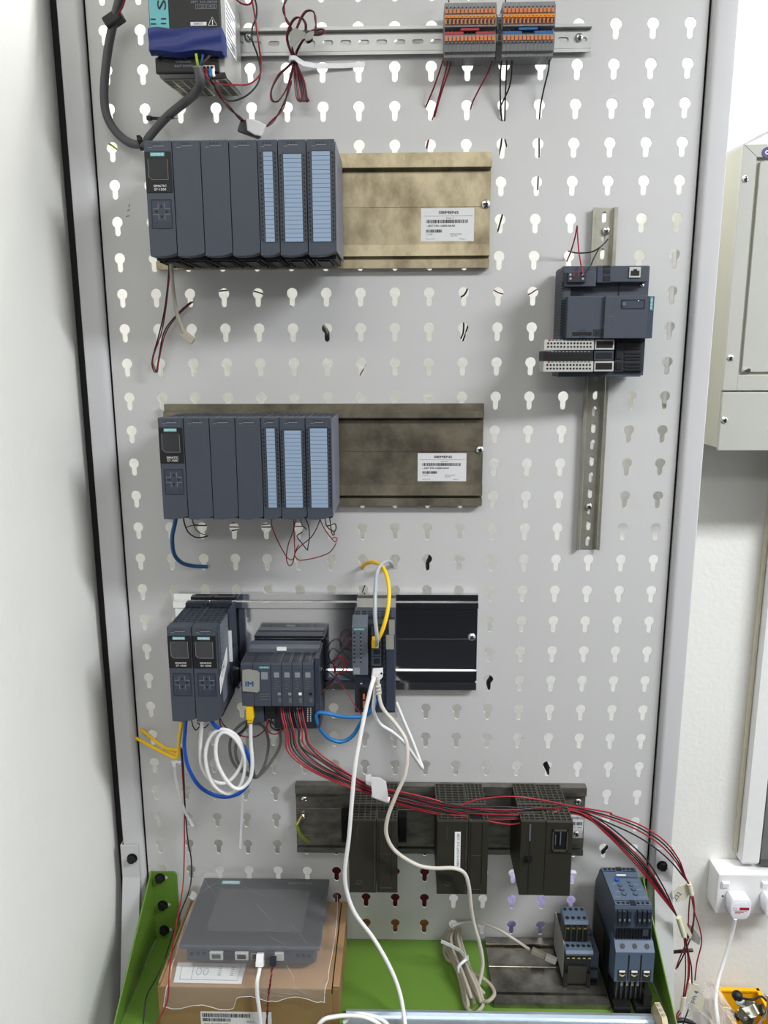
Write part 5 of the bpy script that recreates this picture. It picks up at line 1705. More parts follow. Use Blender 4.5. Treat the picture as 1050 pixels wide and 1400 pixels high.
cable('supply_wire', 'dark red wire loop at the top edge beside the power supply', P((318, -8, -.03), (325, 1, -.03), (334, 6, -.03), (342, 5, -.03), (346, -2, -.03), (348, -10, -.03)), .0012, 'wire_dark_red', 'wire')
# coiled bundle hanging on the top rail
twin('wire_pair', 'red and black pair coming from above down to the coiled bundle', P((394, -8, -.02), (389, 5, -.02), (388, 15, -.02), (392, 28, -.02), (397, 36, -.024), (400, 48, -.028)), .0010, turns=2)
t = thing('wire_coil', 'coiled bundle of thin red and black wires tied with a white strap on the rail', 'wire coil', at(400, 80, -.02))
def loop_part(parent, nm, pts, m, r=.0010): return part_tube(parent, nm, pts, r, m, 7, 6)
for dx, dy, m_ in ((0, 0, 'wire_dark_red'), (1.6, .8, 'wire_black')):
    loop_part(t, 'strand', P((399 + dx, 76, -.02), (393 + dx, 60, -.022), (392 + dx, 48, -.024), (397 + dx, 32 + dy, -.026), (404 + dx, 24 + dy, -.028), (412 + dx, 25, -.03), (417 + dx, 33, -.03), (417 + dx, 42, -.028)), m_)
    loop_part(t, 'strand', P((401 + dx, 76, -.022), (399, 58, -.03), (406 + dx, 36, -.034), (411 + dx, 24 + dy, -.034), (418 + dx, 15 + dy, -.034), (427 + dx, 15 + dy, -.034), (432 - dx, 25, -.034), (430 + dx, 40, -.034), (421, 44, -.034)), m_)
    loop_part(t, 'strand', P((421, 44, -.034), (432, 40 + dy * 2, -.036), (442 - dx, 40, -.036), (443 - dx, 45, -.036), (436, 48 - dy, -.036), (428, 48, -.034)), m_)
    loop_part(t, 'strand', P((403 + dx, 76, -.02), (408 + dx, 64, -.024), (415 + dx, 54, -.030), (421, 57 + dy * 2, -.034), (427, 53 + dy, -.036), (424, 44, -.036)), m_)
    loop_part(t, 'strand', P((400 + dx, 84, -.018), (392 + dx, 92, -.016), (380 + dx, 103 + dy, -.016), (371 + dx * .5, 122, -.018), (370 + dx, 134, -.018), (374 + dx, 139, -.018), (382, 136 + dy, -.016), (392, 120 + dy, -.014), (398 + dx, 100, -.016), (401, 86, -.018)), m_)
for i in range(7):
    m_ = 'wire_dark_red' if i % 2 == 0 else 'wire_black'
    w_ = i * 2.5
    loop_part(t, 'strand', P((401 + i * .6, 84, -.018), (402 + w_ * .5, 95, -.018 - .001 * (i % 3)), (403 + w_ * .9, 115, -.02 - .001 * (i % 3)), (405 + w_, 132 + (i % 3) * 2, -.02), (408 + w_, 138 + (i % 2), -.021), (412 + w_ * .55, 134, -.021), (409 + w_ * .5, 112, -.019), (404 + i * .5, 90, -.018)), m_, .0009)
for i in range(4):
    c = at(398.5 + i * 1.8, 79, -.0225)
    part_tube(t, 'strand', [c + Vector((0, .0015, .006)), c + Vector((0, 0, -.006))], .0011, 'wire_dark_red' if i % 2 else 'wire_black', 7, smooth=False)
# crumpled grey tape flags on the coil
for (uv, nm) in ((((396, 46), (403, 38), (418, 45), (417, 49), (409, 57), (398, 66)), 'tape_flag'), (((416, 48), (425, 43), (430, 43), (428, 53), (418, 57)), 'tape_flag')):
    pr_ = [at(u, v, -.038) for u, v in uv]
    MB().prism([(p.x, p.z) for p in pr_], -.0395, -.0385, 'y').build(nm, ['tape_grey'], t, bev=.0003)
zip_tie('white strap with a long tail tied round the coiled bundle', P((395, 80, -.024), (399, 79.5, -.0265), (404, 79.5, -.0265), (407, 82, -.022), (415, 87, -.016), (430, 90, -.01), (448, 90, -.006), (470, 90, -.004), (499, 88, -.004)), .0062, 'nylon', at(400.5, 79.8, -.026))
twin('wire_pair', 'red and black pair from the coiled bundle down to the white tape wrap', P((398, 110, -.017), (393, 128, -.017), (386, 148, -.018), (375, 163, -.02), (365, 173, -.024)), .0011, turns=1.5)
wp = thing('tape_wrap', 'crumpled white paper and grey tape wrap joining two wire pairs', 'tape', at(346, 188, -.03))
pr_ = [at(u, v, -.03) for u, v in ((337, 164), (345, 164), (355, 167), (364, 172), (358, 188), (349, 186), (339, 180))]
MB().prism([(p.x, p.z) for p in pr_], -.036, -.028, 'y').build('white_wrap', ['paper'], wp, bev=.0015)
pr_ = [at(u, v, -.026) for u, v in ((329, 167), (337, 164), (343, 180), (357, 188), (352, 190), (325, 180))]
MB().prism([(p.x, p.z) for p in pr_], -.031, -.022, 'y').build('grey_wrap', ['cable_grey'], wp, bev=.0015)

# wires leaving the terminal blocks and entering the panel
for i, (pts, m_, lb) in enumerate((
        (((607.5, 75, -.030), (604, 88, -.022), (593, 120, -.012), (583, 144, -.002), (580, 150, .012)), 'wire_dark_red', 'dark red wire, leftmost below the left terminal bank'),
        (((613, 75, -.030), (610, 95, -.022), (602, 125, -.012), (594, 155, -.003), (591, 164, .012)), 'wire_dark_red', 'dark red wire, second below the left terminal bank'),
        (((618.5, 75, -.030), (614, 95, -.02), (604, 125, -.011), (595, 156, -.003), (593, 164, .012)), 'wire_dark_red', 'dark red wire, third below the left terminal bank'),
        (((674.5, 75, -.030), (669, 95, -.02), (656, 120, -.012), (646, 140, -.004), (643, 152, .012)), 'wire_dark_red', 'dark red wire at the right end of the left terminal bank'),
        (((687.5, 75, -.030), (684.5, 95, -.02), (684, 130, -.01), (686, 163, -.001), (688, 172, .012)), 'wire_black', 'black wire, leftmost below the right terminal bank'),
        (((693, 75, -.030), (692.5, 95, -.02), (691, 130, -.012), (690, 163, -.001), (689, 172, .012)), 'wire_black', 'black wire, second below the right terminal bank'),
        (((700, 75, -.030), (699.5, 100, -.02), (696, 120, -.012), (687, 140, -.005), (684, 148, -.003), (686, 164, .012)), 'wire_black', 'black wire, third below the right terminal bank'),
        (((751.5, 75, -.030), (750, 95, -.02), (744, 120, -.012), (739, 145, -.004), (737.5, 164, .012)), 'wire_black', 'black wire at the right end of the right terminal bank'))):
    cable('terminal_wire', lb, P(*pts), .0011, m_, 'wire')
for k, (u, v) in enumerate(((613, -2), (690.5, -2))):
    cable('terminal_wire', ['dark red stub wire above the left terminal bank', 'black stub wire above the right terminal bank'][k], P((u, v - 8, -.02), (u + .6, 2, -.03)), .0011, ['wire_dark_red', 'wire_black'][k], 'wire')

# upper controller: beige patch cord and thin pair
pc1 = cable('patch_cord', 'short beige patch cord with plug hanging below the upper display unit', P((232.5, 340, -.09), (234, 360, -.085), (236, 390, -.075), (241, 425, -.06), (247, 445, -.05), (251, 455, -.045)), .0027, 'cable_beige')
obox(pc1, 'plug_boot', at(257, 461, -.042), at(266, 468, -.042) - at(248, 453, -.042), .020, .010, .010, 'cable_beige', bev=.001)
for dx, m_, lb in ((0, 'wire_black', 'thin black wire beside the beige patch cord, looping to a hole'), (2.6, 'wire_dark_red', 'thin dark red wire beside the beige patch cord, looping to a hole')):
    cable('loop_wire', lb, P((230.5 + dx * .5, 345, -.09), (230.5 + dx * .4, 375, -.07), (225.5 + dx * .5, 420, -.045), (218 + dx, 455, -.03), (208.5 + dx * .2, 490, -.02), (209 + dx, 504, -.018), (213.5 + dx * .6, 508, -.018), (217 + dx * .3, 490, -.016), (224 + dx, 455, -.012), (240 + dx, 432, -.008), (258 + dx, 415, -.004), (265, 412, .01)), .0010, m_, 'wire')
# second controller: blue cable, black wires, pink-red loops
cable('network_cable', 'short blue cable bending from the lower display unit into a hole', P((241.5, 700, -.10), (239, 716, -.095), (235.5, 735, -.08), (238, 757, -.06), (248, 769, -.04), (262, 773.5, -.02), (276, 774.5, -.008), (283, 775, -.003)), .0031, 'cable_navy')
for lb, pts, r_, m_ in (
        ('black wire curving under the lower display unit', ((250.5, 705, -.09), (252, 715, -.08), (257, 727, -.06), (266, 734, -.04), (275, 735, -.02), (283, 733, -.002), (288, 731, .012)), .0011, 'wire_black'),
        ('thin dark red wire crossing beside the curving black wire', ((254, 722, -.05), (260, 719, -.05), (268, 718.5, -.03), (284, 718.5, .01)), .0007, 'wire_dark_red'),
        ('short black wire entering the hole under the lower display unit', ((263, 708, -.08), (264, 715, -.06), (268, 718, -.04), (284, 718.5, .008)), .0011, 'wire_black'),
        ('thin brown-red wire sagging to the hole under the lower row', ((264, 716, -.05), (268, 724, -.03), (274, 729, -.015), (284, 732, .008)), .0007, 'wire_dark_red')):
    cable('loop_wire', lb, P(*pts), r_, m_, 'wire')
for lb, pts, m_ in (
        ('pink-red wire, left strand of the loops below the lower row', ((371, 708, -.10), (372, 720, -.09), (379, 738, -.075), (391, 760, -.06), (397, 765, -.055), (401, 764, -.055), (403, 755, -.06), (402, 730, -.08), (401.5, 708, -.10)), 'wire_red'),
        ('dark red wire making the lowest loop below the lower row', ((404.5, 708, -.10), (401, 725, -.085), (394, 745, -.07), (391.5, 763, -.06), (395, 773, -.055), (400, 770, -.055), (404, 755, -.06), (413, 745, -.065), (425, 735, -.075), (433, 722, -.088), (437.5, 710, -.10)), 'wire_dark_red'),
        ('pink-red wire, right strand sweeping below the lower row', ((437.5, 710, -.10), (443, 722, -.085), (453, 736, -.065), (459, 741, -.055), (461, 736, -.05), (457, 735, -.05), (453, 736, -.05)), 'wire_red'),
        ('pink-red wire forming the long flat sweep at the right end', ((459.5, 743, -.055), (452, 754, -.045), (440, 760, -.04), (425, 764, -.035), (411, 766, -.03), (405, 763, -.03), (403, 757, -.04), (408, 745, -.05)), 'wire_red'),
        ('black wire hanging from the middle label module', ((417.5, 708, -.10), (422, 720, -.08), (423, 735, -.06), (421, 748, -.05), (420, 752, -.045), (413, 743, -.04), (406, 733, -.03), (413, 728, -.02)), 'wire_black'),
        ('short black wire crossing the hole below the middle label module', ((411.5, 708, -.09), (413, 718, -.06), (419.5, 724, -.04)), 'wire_black'),
        ('short black wire running into the hole behind the red loops', ((403, 720, .008), (412, 719.5, -.01), (418, 722, -.03)), 'wire_black'),
        ('black wire curled below the right label module', ((444.5, 708, -.10), (446, 718, -.085), (450, 723, -.075), (455, 726, -.07), (457, 730, -.07), (455, 731.5, -.07), (453, 726, -.07), (452, 716, -.085), (450.5, 708, -.10)), 'wire_black'),
        ('small black wire curl at the right end below the lower row', ((447, 719, -.07), (452, 718, -.07), (458, 716, -.065), (459.5, 722, -.06), (457, 728, -.055)), 'wire_black')):
    cable('loop_wire', lb, P(*pts), .0008, m_, 'wire')
q = None
for k, (a_, b2) in enumerate((((302, 716.5), (332, 713.5)), ((304, 720.5), (334, 720.5)), ((308, 727), (335, 722.5)), ((352, 718), (372, 715.5)), ((356, 720.5), (371, 720.5)))):
    cable('rear_wire', ['upper black wire stretch', 'middle black wire stretch', 'lower black wire stretch', 'upper black wire end', 'lower black wire end'][k] + (' in the hole under the second plain cover' if k < 3 else ' in the hole left of the red loops'), P((a_[0], a_[1], .008), (b2[0], b2[1], .008)), .0010, 'wire_black', 'wire', 'wires behind the panel below the lower row')
# third row left: yellow, blue, white, grey
cable('network_cable', 'yellow cable folded back at the left of the third row', P((249.5, 978, -.10), (247.5, 995, -.09), (245, 1012, -.08), (243.5, 1030, -.07), (241, 1036, -.065), (230, 1032, -.05), (210, 1022, -.03), (192, 1012, -.012), (181, 1007.5, .004)), .0028, 'cable_yellow')
cable('network_cable', 'yellow cable strand slanting up into a hole left of the third row', P((245, 1033, -.065), (235, 1028, -.05), (218, 1017, -.03), (203, 1005, -.014), (190, 995.5, .004)), .0026, 'cable_yellow')
cable('network_cable', 'short yellow cable strand between the folds', P((244, 1025, -.07), (234, 1024, -.055), (222, 1022, -.04)), .0024, 'cable_yellow')
zip_tie('white zip tie with a long hanging tail on the yellow cables', P((235, 1043, -.065), (241, 1042, -.07), (247, 1043, -.066)), .005, 'nylon', at(239, 1045, -.067))
zip_tie('white zip tie tail hanging left of the red wire', P((238, 1046, -.065), (240, 1065, -.055), (246, 1090, -.045), (254, 1112, -.035), (264, 1130, -.03)), .0042, 'nylon')
cable('network_cable', 'royal blue cable hanging in a wide loop below the display pair', P((254.5, 978, -.10), (253, 1000, -.09), (252, 1022, -.085), (257, 1048, -.08), (270, 1072, -.075), (288, 1085, -.07), (308, 1089.5, -.068), (328, 1084, -.066), (341, 1068, -.066), (343, 1048, -.066), (337, 1028, -.066), (326, 1012, -.07), (308, 1001, -.08), (294, 992, -.09), (285, 978, -.10)), .0029, 'cable_blue')
cable('network_cable', 'white cable coiled in three loops below the display pair', P((278, 978, -.10), (275, 1000, -.09), (274, 1025, -.085), (276, 1048, -.083), (288, 1066, -.08), (308, 1070.5, -.078), (324, 1056, -.076), (333, 1033, -.076), (325, 1008, -.08), (305, 997, -.085), (288, 1007, -.088), (281, 1035, -.09), (290, 1070, -.088), (311, 1085, -.084), (329, 1073, -.080), (335, 1040, -.08), (323, 1012, -.084), (306, 1001, -.09), (296, 1013, -.094), (297, 1042, -.096), (312, 1070, -.094), (327, 1078.5, -.09), (341, 1067, -.086), (345, 1045, -.085), (343, 1015, -.085), (342.5, 990, -.088)), .0029, 'cable_white', res=8)
gp = cable('network_cable', 'grey cable with yellow plug coiled behind the white loops', P((342.5, 984, -.088), (343, 1000, -.08), (344, 1030, -.06), (346, 1052, -.05), (350, 1062, -.045), (360, 1055, -.042), (374, 1037, -.04), (383, 1018, -.04), (382, 1000, -.04), (372, 988, -.045), (352, 984, -.045), (330, 990, -.042), (316, 1008, -.04), (315, 1032, -.04), (324, 1050, -.04), (340, 1060, -.04), (352, 1062, -.04), (362, 1045, -.038), (367, 1020, -.038), (364, 1000, -.04), (355, 990, -.045), (340, 992, -.045), (326, 1008, -.042), (322, 1030, -.04), (330, 1050, -.04), (347, 1063, -.042)), .0024, 'cable_midgrey')
pl = obox(gp, 'yellow_plug', at(342, 973, -.092), (0, 0, 1), .022, .0105, .011, 'cable_yellow', bev=.001)
for k in range(3): obox(gp, 'plug_rib', at(342.3, 981 + k * 2.4, -.092), (0, 0, 1), .0014, .0078, .0085, 'cable_yellow', bev=.0003)
zip_tie('clear zip tie tail hanging below the white coil', P((332, 1088, -.065), (331, 1110, -.055), (329.5, 1135, -.045), (328.5, 1160, -.04)), .0036, 'nylon')
# thin wires below display pair and station
for lb, pts, m_, r_ in (
        ('black wire hooked between the display pair cables', ((262, 985, -.09), (264, 993, -.085), (268, 998, -.08), (274, 992, -.08)), 'wire_black', .0009),
        ('short black wire behind the blue cable end', ((270, 988, -.09), (279, 995, -.085), (285, 990, -.085)), 'wire_black', .0009),
        ('black wire drooping from the display pair to the station', ((301, 976, -.08), (301, 990, -.075), (308, 1001, -.07), (320, 1004.5, -.066), (333, 998, -.066), (339, 985, -.07), (343, 979, -.075), (362, 978, -.08)), 'wire_black', .0010),
        ('dark red wire drooping from the display pair to the station', ((300, 975, -.08), (305, 990, -.075), (322, 1003, -.066), (345, 1008, -.062), (360, 1000, -.066), (368, 985, -.08)), 'wire_dark_red', .0010),
        ('red wire loop under the supply plug of the station', ((366, 983, -.088), (365, 995, -.085), (371, 1003, -.08), (382, 1002, -.076), (388, 993, -.076), (380, 985, -.085)), 'wire_red', .0010),
        ('black wire loop under the supply plug of the station', ((371, 983, -.088), (370, 992, -.085), (377, 998, -.08), (386, 996, -.076), (392, 990, -.076)), 'wire_black', .0010)):
    cable('loop_wire', lb, P(*pts), r_, m_, 'wire')
cable('hanging_wire', 'long red wire hanging at the left down past the cardboard box', P((247, 1022, -.07), (249, 1050, -.05), (252, 1100, -.03), (252, 1130, -.025), (252, 1160, -.025), (250, 1212, -.045), (241, 1265, -.105), (236.5, 1290, -.145), (233, 1315, -.180), (231, 1340, -.203), (228.5, 1369, -.206), (217, 1395, -.206), (208, 1420, -.206)), .0011, 'wire_red', 'wire')
cable('hanging_wire', 'long black wire hanging at the left down past the cardboard box', P((248.5, 1024, -.068), (251, 1055, -.048), (253.5, 1110, -.028), (257, 1150, -.022), (261.6, 1177, -.022), (260, 1212, -.035), (247.5, 1246, -.075), (235, 1281, -.115), (225.5, 1309, -.15), (213, 1338, -.17), (200, 1363, -.18), (195.6, 1400, -.2), (192, 1425, -.21)), .0011, 'wire_black', 'wire')

# switch: yellow and silver cords on top, white plug below, sky blue loop
yc = cable('network_cable', 'yellow cable arching from a hole down into the network switch', P((495, 777, .006), (498, 772, -.012), (508, 768.5, -.03), (521, 773, -.05), (529, 788, -.07), (532, 810, -.085), (530, 835, -.1), (524, 858, -.108), (518, 872, -.108), (514, 879, -.1)), .0030, 'cable_yellow')
obox(yc, 'plug', at(513, 878, -.093), (0, 1, 0), .018, .010, .012, 'cable_yellow', up=(0, 0, 1), bev=.001)
cable('network_cable', 'silver grey cable arching from a hole down into the network switch', P((537, 776, .006), (536, 771, -.01), (530, 767, -.03), (521, 772, -.055), (515, 785, -.075), (513, 815, -.1), (513, 845, -.115), (515.5, 872, -.118), (515, 881, -.105), (514, 883, -.09)), .0029, 'cable_silver')
plug = thing('network_plug', 'white network plug pushed into the lowest socket of the switch', 'plug', at(514, 934, -.09))
pr_ = [at(u, v, -.092) for u, v in ((509.5, 917), (523.5, 916.5), (523.5, 923), (518, 928.5), (514, 930.5), (507.5, 928), (508, 922))]
MB().prism([(p.x, p.z) for p in pr_], -.100, -.081, 'y').build('plug_body', ['cable_white'], plug, bev=.001)
MB().cyl(at(521.5, 921, -.1004), .0016, .001, 'y', 10).build('latch_hole', ['black'], plug)
cable('network_cable', 'clean white cable falling from the switch past the dark modules to the shelf front', P((511, 927, -.1), (506, 945, -.11), (499, 975, -.12), (492, 1010, -.13), (485.5, 1048, -.14), (481, 1096, -.146), (477, 1145, -.148), (471.5, 1190, -.148), (474, 1218, -.146), (485.5, 1249, -.146), (510, 1282, -.146), (531.5, 1319, -.152), (545, 1352, -.16), (552, 1385, -.175), (555, 1420, -.2)), .0031, 'cable_white', n=12)
bc = cable('network_cable', 'grubby cream cable weaving from the switch down to the tied coil', P((516.5, 925, -.098), (517.5, 945, -.1), (523, 968, -.105), (541, 990, -.11), (554.5, 1011, -.12), (557, 1032, -.128), (553.5, 1060, -.134), (541.6, 1087, -.138), (530, 1118, -.14), (528.5, 1142, -.14), (541, 1164, -.138), (569, 1182, -.137), (593, 1187, -.136), (620, 1187, -.135), (635, 1194, -.134), (641, 1212, -.132), (644, 1240, -.125), (648, 1263, -.115), (656, 1291.5, -.105), (660, 1318, -.1), (655, 1345, -.105)), .0029, 'cable_cream', n=12)
for k in range(3): obox(bc, 'strain_relief', at(517.2 + k * .4, 938 + k * 4.5, -.0995), (0, -.15, 1), .003, .0078, .0078, 'cable_cream', bev=.0008)
cable('network_cable', 'cream cable looping right below the switch and back behind it', P((513, 930, -.094), (512, 950, -.095), (510.5, 970, -.095), (519, 989, -.09), (538, 1002, -.08), (554, 1017, -.065), (569, 1038, -.045), (577.5, 1050, -.035), (574, 1040, -.03), (563, 1011, -.026), (551, 983, -.022), (541.5, 960, -.02)), .0026, 'cable_white')
cable('network_cable', 'sky blue cable making a flat loop between station and switch', P((513, 955, -.078), (510, 968, -.085), (497, 979, -.088), (471, 980, -.09), (450, 976, -.09), (436, 974.5, -.088), (432.5, 982, -.085), (438, 997, -.08), (450, 1009.5, -.075), (467, 1014, -.07), (483, 1005, -.068), (495, 985, -.07), (509, 966, -.075)), .0029, 'cable_sky')
cl_ = thing('wire_coil', 'small coil of thin red and black wires between station and switch', 'wire coil', at(460, 925, -.05))
for pts, m_ in ((((458, 921, -.06), (456.5, 908, -.062), (459, 900, -.064), (465, 897, -.066), (471, 900, -.066), (472.5, 907, -.064), (469, 916, -.062), (462, 921, -.06)), 'wire_red'),
                (((459, 922, -.06), (466, 920, -.062), (473, 917, -.064), (474.5, 911, -.064), (471, 903, -.064), (466, 905, -.062), (460, 913, -.06)), 'wire_red'),
                (((460, 925, -.06), (468, 938, -.066), (478, 952, -.074), (486, 966, -.08), (494, 976, -.08)), 'wire_red'),
                (((459, 918, -.06), (457, 910, -.06), (452, 906.5, -.06), (445, 910, -.06), (440, 918, -.06), (437, 928, -.06)), 'wire_black'),
                (((461, 922, -.06), (453, 932, -.06), (445, 942, -.064), (437, 953, -.07), (432, 965, -.074), (429, 982, -.076)), 'wire_black'),
                (((459, 925, -.062), (450, 937, -.062), (440, 946, -.066), (433, 955, -.07), (428, 968, -.074), (424, 984, -.076)), 'wire_dark_red'),
                (((462, 921, -.06), (473, 924, -.062), (482, 930, -.068), (489, 940, -.076), (490, 955, -.08), (488, 966, -.08)), 'wire_black'),
                (((456, 925, -.058), (447, 918, -.056), (442, 926, -.054), (446, 936, -.054), (456, 931, -.056)), 'wire_black')):
    loop_part(cl_, 'strand', P(*pts), m_, .0009)

# long bundle from the station to the right
def zpt(u, v, z): return (u, v, 'z', z)
starts = [384, 387, 391, 395, 399, 402, 406, 409]
rdm = random.Random(5)
mats_ = ['wire_red', 'wire_red', 'wire_black', 'wire_black', 'wire_red', 'wire_black', 'wire_black', 'wire_red', 'wire_black', 'wire_red']
for k in range(10):
    j = rdm.uniform(-1, 1)
    su = 384 + k * 2.9 + (3 if k > 4 else 0)
    d = (k - 4.5)
    low = k in (0, 1, 2, 3, 4, 6)
    pts = [(su, 966, -.082), (su + 1.5, 980, -.09), (su + 6 + j, 1000, -.098), (408 + d * 3.2 + j * 2, 1022 - d * 1.4, -.105), (436 + d * 2.2 - j, 1045 - d * 1.9 + j, -.11), (478 + d * .6, 1068 - d * 1.7 - j, -.112), (512, 1081.5 - d * 1.3, -.108),
           (551, 1092 - d * 2.0 + j, -.104 - .0006 * d), (595, 1103 - d * 2.1, -.102 - .0006 * d)]
    if k == 9:
        pts += [(622, 1103, -.1), (652, 1093.5, -.098), (696, 1089, -.096), (735, 1093, -.09), (782, 1102, -.07), (833, 1111, -.05)]
    elif k == 0:
        pts += [(639, 1116, -.105), (680, 1125, -.106), (705, 1126.5, -.106), (735, 1117, -.1), (770, 1108, -.085), (797, 1113, -.065)]
    else:
        pts += [(640, 1110 - d * 2.2 + j, -.102 - .0005 * d), (690, 1113 - d * 2.3 - j * 2, -.102), (735, 1110 - d * 1.8 + j * 3, -.095), (770, 1108 - d * 1.2 - j, -.08), (797, 1111.5 - d * 1.3, -.062)]
    if low:
        e = (d + 1.6) * 1.6
        pts += [(826 + e * .6, 1131 - e * .8, -.052), (855 + e, 1157 - e, -.05 - .0004 * e), (880 + e * 1.1, 1183 - e * 1.1, -.05 - .0005 * e), (903 + e * .8, 1216 - e * .7, -.05), (918 + e * .3, 1240 - e * .2, -.05), (925, 1252, -.048)]
    else:
        e = (d - 2.75) * 3.2
        pts += [(835 + e * .3, 1119 - e * .9, -.045), (872 + e * .5, 1134 - e * 1.1, -.04 - .0004 * e), (903 + e * .8, 1154 - e * .9, -.035), (924 + e * .7, 1177 - e * .4, -.032), (936 + e * .2, 1199, -.03), (942, 1208, -.03)]
    red = mats_[k] == 'wire_red'
    lab = ('red' if red else 'black') + (' wire of the long bundle running down to the lower tag' if low else ' wire of the long bundle running over to the upper tag')
    cable('bundle_wire', lab, P(*pts), .00125, mats_[k], 'wire', 'wires of the long bundle')
# folded white paper flag on the bundle
fl = thing('paper_flag', 'folded white paper flag stuck round the long wire bundle', 'paper tag', at(515, 1095, -.11))
for nm, uv, y0, y1 in (('front_fold', ((507, 1060), (519, 1061), (528, 1067), (531, 1088), (529, 1095), (509, 1087)), -.1245, -.1235), ('back_fold', ((499.5, 1062), (507, 1060.5), (509, 1078), (500, 1074)), -.116, -.1150)):
    pr_ = [at(u, v, -.12) for u, v in uv]
    MB().prism([(p.x, p.z) for p in pr_], y0, y1, 'y').build(nm, ['paper'], fl, bev=.0003)
part_tube(fl, 'wrapped_edge', P((509, 1086, -.119), (520, 1090.5, -.119), (532, 1094, -.119)), .0045, 'paper', 10, smooth=False)

# tied cream coil on the shelf
co = thing('cable_coil', 'cream cable tied into a long bundle on the green shelf', 'cable coil', atz(640, 1330, SZ))
for i in range(7):
    e = i * 3.2
    z0_ = SZ + .008 + (i % 3) * .006
    loop_part(co, 'strand', P(zpt(616 + e * .7, 1268 + (i % 3) * 2, SZ + .03), zpt(610 + e, 1282, z0_ + .012), zpt(612 + e * 1.15, 1300, z0_ + .010), zpt(624 + e, 1325, z0_ + .012), zpt(632 + e * 1.2, 1350, z0_ + .006), zpt(636 + e * 1.35, 1368 + (i % 2) * 10 - e * .5, z0_)), 'cable_beige', .0028)
loop_part(co, 'strand', P(zpt(612, 1300, SZ + .012), zpt(625, 1325, SZ + .012), zpt(632, 1355, SZ + .006), zpt(637, 1376, SZ + .005), zpt(648, 1385, SZ + .004), zpt(658, 1378, SZ + .004), zpt(662, 1368, SZ + .008)), 'cable_beige', .0029)
loop_part(co, 'strand', P(zpt(642, 1330, SZ + .018), zpt(656, 1335, SZ + .016), zpt(670, 1346, SZ + .014), zpt(676, 1358, SZ + .014), zpt(670, 1367, SZ + .014), zpt(661, 1368, SZ + .010), zpt(655, 1350, SZ + .02)), 'cable_beige', .0029)
loop_part(co, 'strand', P(zpt(611, 1283, SZ + .01), zpt(607, 1298, SZ + .008), zpt(612, 1312, SZ + .008), zpt(625, 1318, SZ + .012), zpt(640, 1335, SZ + .01)), 'cable_beige', .0028)
zip_tie('white zip tie with a pointed tail holding the cream coil', P(zpt(603, 1287, SZ + .05), zpt(615, 1292, SZ + .048), zpt(628, 1299, SZ + .046), zpt(637, 1308, SZ + .044)), .0055, 'nylon', atz(638, 1309, SZ + .044))
tie2 = MB().tube(P(zpt(640, 1310, SZ + .042), zpt(632, 1316, SZ + .04), zpt(627, 1322, SZ + .034), zpt(628, 1330, SZ + .026)), .0024, 7).build('zip_tie', ['nylon'], smooth=True)
tag(tie2, 'white tie strap wound round the middle of the cream coil', 'zip tie')
pc2 = cable('patch_cord', 'thin cream patch cord with clear plug resting on the short rail', P((618, 1266, -.04), (634, 1261, -.03), (655, 1261, -.025), (680, 1270, -.028), (700, 1282, -.035), (718, 1294, -.045), (724, 1298, -.05)), .0024, 'cable_cream')
obox(pc2, 'plug_boot', at(736, 1303, -.055), at(746, 1308, -.058) - at(724, 1298, -.05), .022, .0085, .0085, 'cable_beige', bev=.001)
obox(pc2, 'clear_plug', at(753, 1311, -.0605), at(762, 1315, -.063) - at(744, 1307, -.058), .018, .0095, .0075, 'film_thick', bev=.0006)

# cables at the operator panel
c1_ = cable('network_cable', 'white cable plugged into the operator panel and falling over the box', P((356, 1318, -.182), (354, 1330, -.19), (351.5, 1343, -.198), (352, 1362, -.2), (355, 1385, -.2), (358, 1425, -.2)), .0029, 'cable_white')
obox(c1_, 'plug_boot', at(355.5, 1312, -.181), at(355, 1323, -.186) - at(356, 1302, -.176), .017, .0105, .010, 'cable_white', bev=.0012)
for k in range(3): obox(c1_, 'boot_rib', at(355.4, 1315 + k * 2.6, -.1825 - k * .001), at(355, 1323, -.186) - at(356, 1302, -.176), .0012, .0115, .011, 'cable_white', bev=.0003)
tw = twin('wire_pair', 'thin red and black pair from the operator panel power plug', P((373, 1320, -.184), (370, 1340, -.196), (367, 1360, -.199), (365.5, 1380, -.2), (363.5, 1425, -.2)), .0009, m1='wire_red', turns=7)
obox(tw, 'power_plug', at(373.5, 1314, -.181), (0, -.3, -1), .012, .009, .007, 'slate_dark', bev=.0006)
cable('network_cable', 'white cable looping low beside the cardboard box', P((425, 1420, -.22), (440, 1396, -.215), (458, 1390, -.21), (480, 1388.5, -.206), (500, 1391, -.205), (520, 1402, -.205), (535, 1425, -.21)), .0031, 'cable_white')
cable('network_cable', 'white cable end curving beside the low white loop', P((470, 1398, -.203), (485, 1387, -.2), (505, 1388, -.198), (525, 1396, -.2), (540, 1415, -.205)), .0029, 'cable_white')

# wires at the compact controller
cable('loop_wire', 'crimson wire rising from the compact controller and bending into a hole', P((797, 374, -.081), (794, 360, -.075), (791, 340, -.06), (789.5, 318, -.05), (789, 309, -.048), (786, 325, -.03), (780, 345, -.012), (775, 357, .006)), .0010, 'wire_red', 'wire')
cable('loop_wire', 'black wire arching from the compact controller behind the rail', P((798, 377, -.081), (806, 366, -.072), (812, 353, -.058), (819, 340, -.04), (827, 332, -.025), (831, 327, -.018)), .0010, 'wire_black', 'wire')
cable('loop_wire', 'black wire curving from a hole toward the rail above the compact controller', P((777, 343, .004), (783, 345, -.012), (793, 346, -.025), (808, 344.5, -.03), (819, 339, -.03), (829, 330, -.02)), .0010, 'wire_black', 'wire')
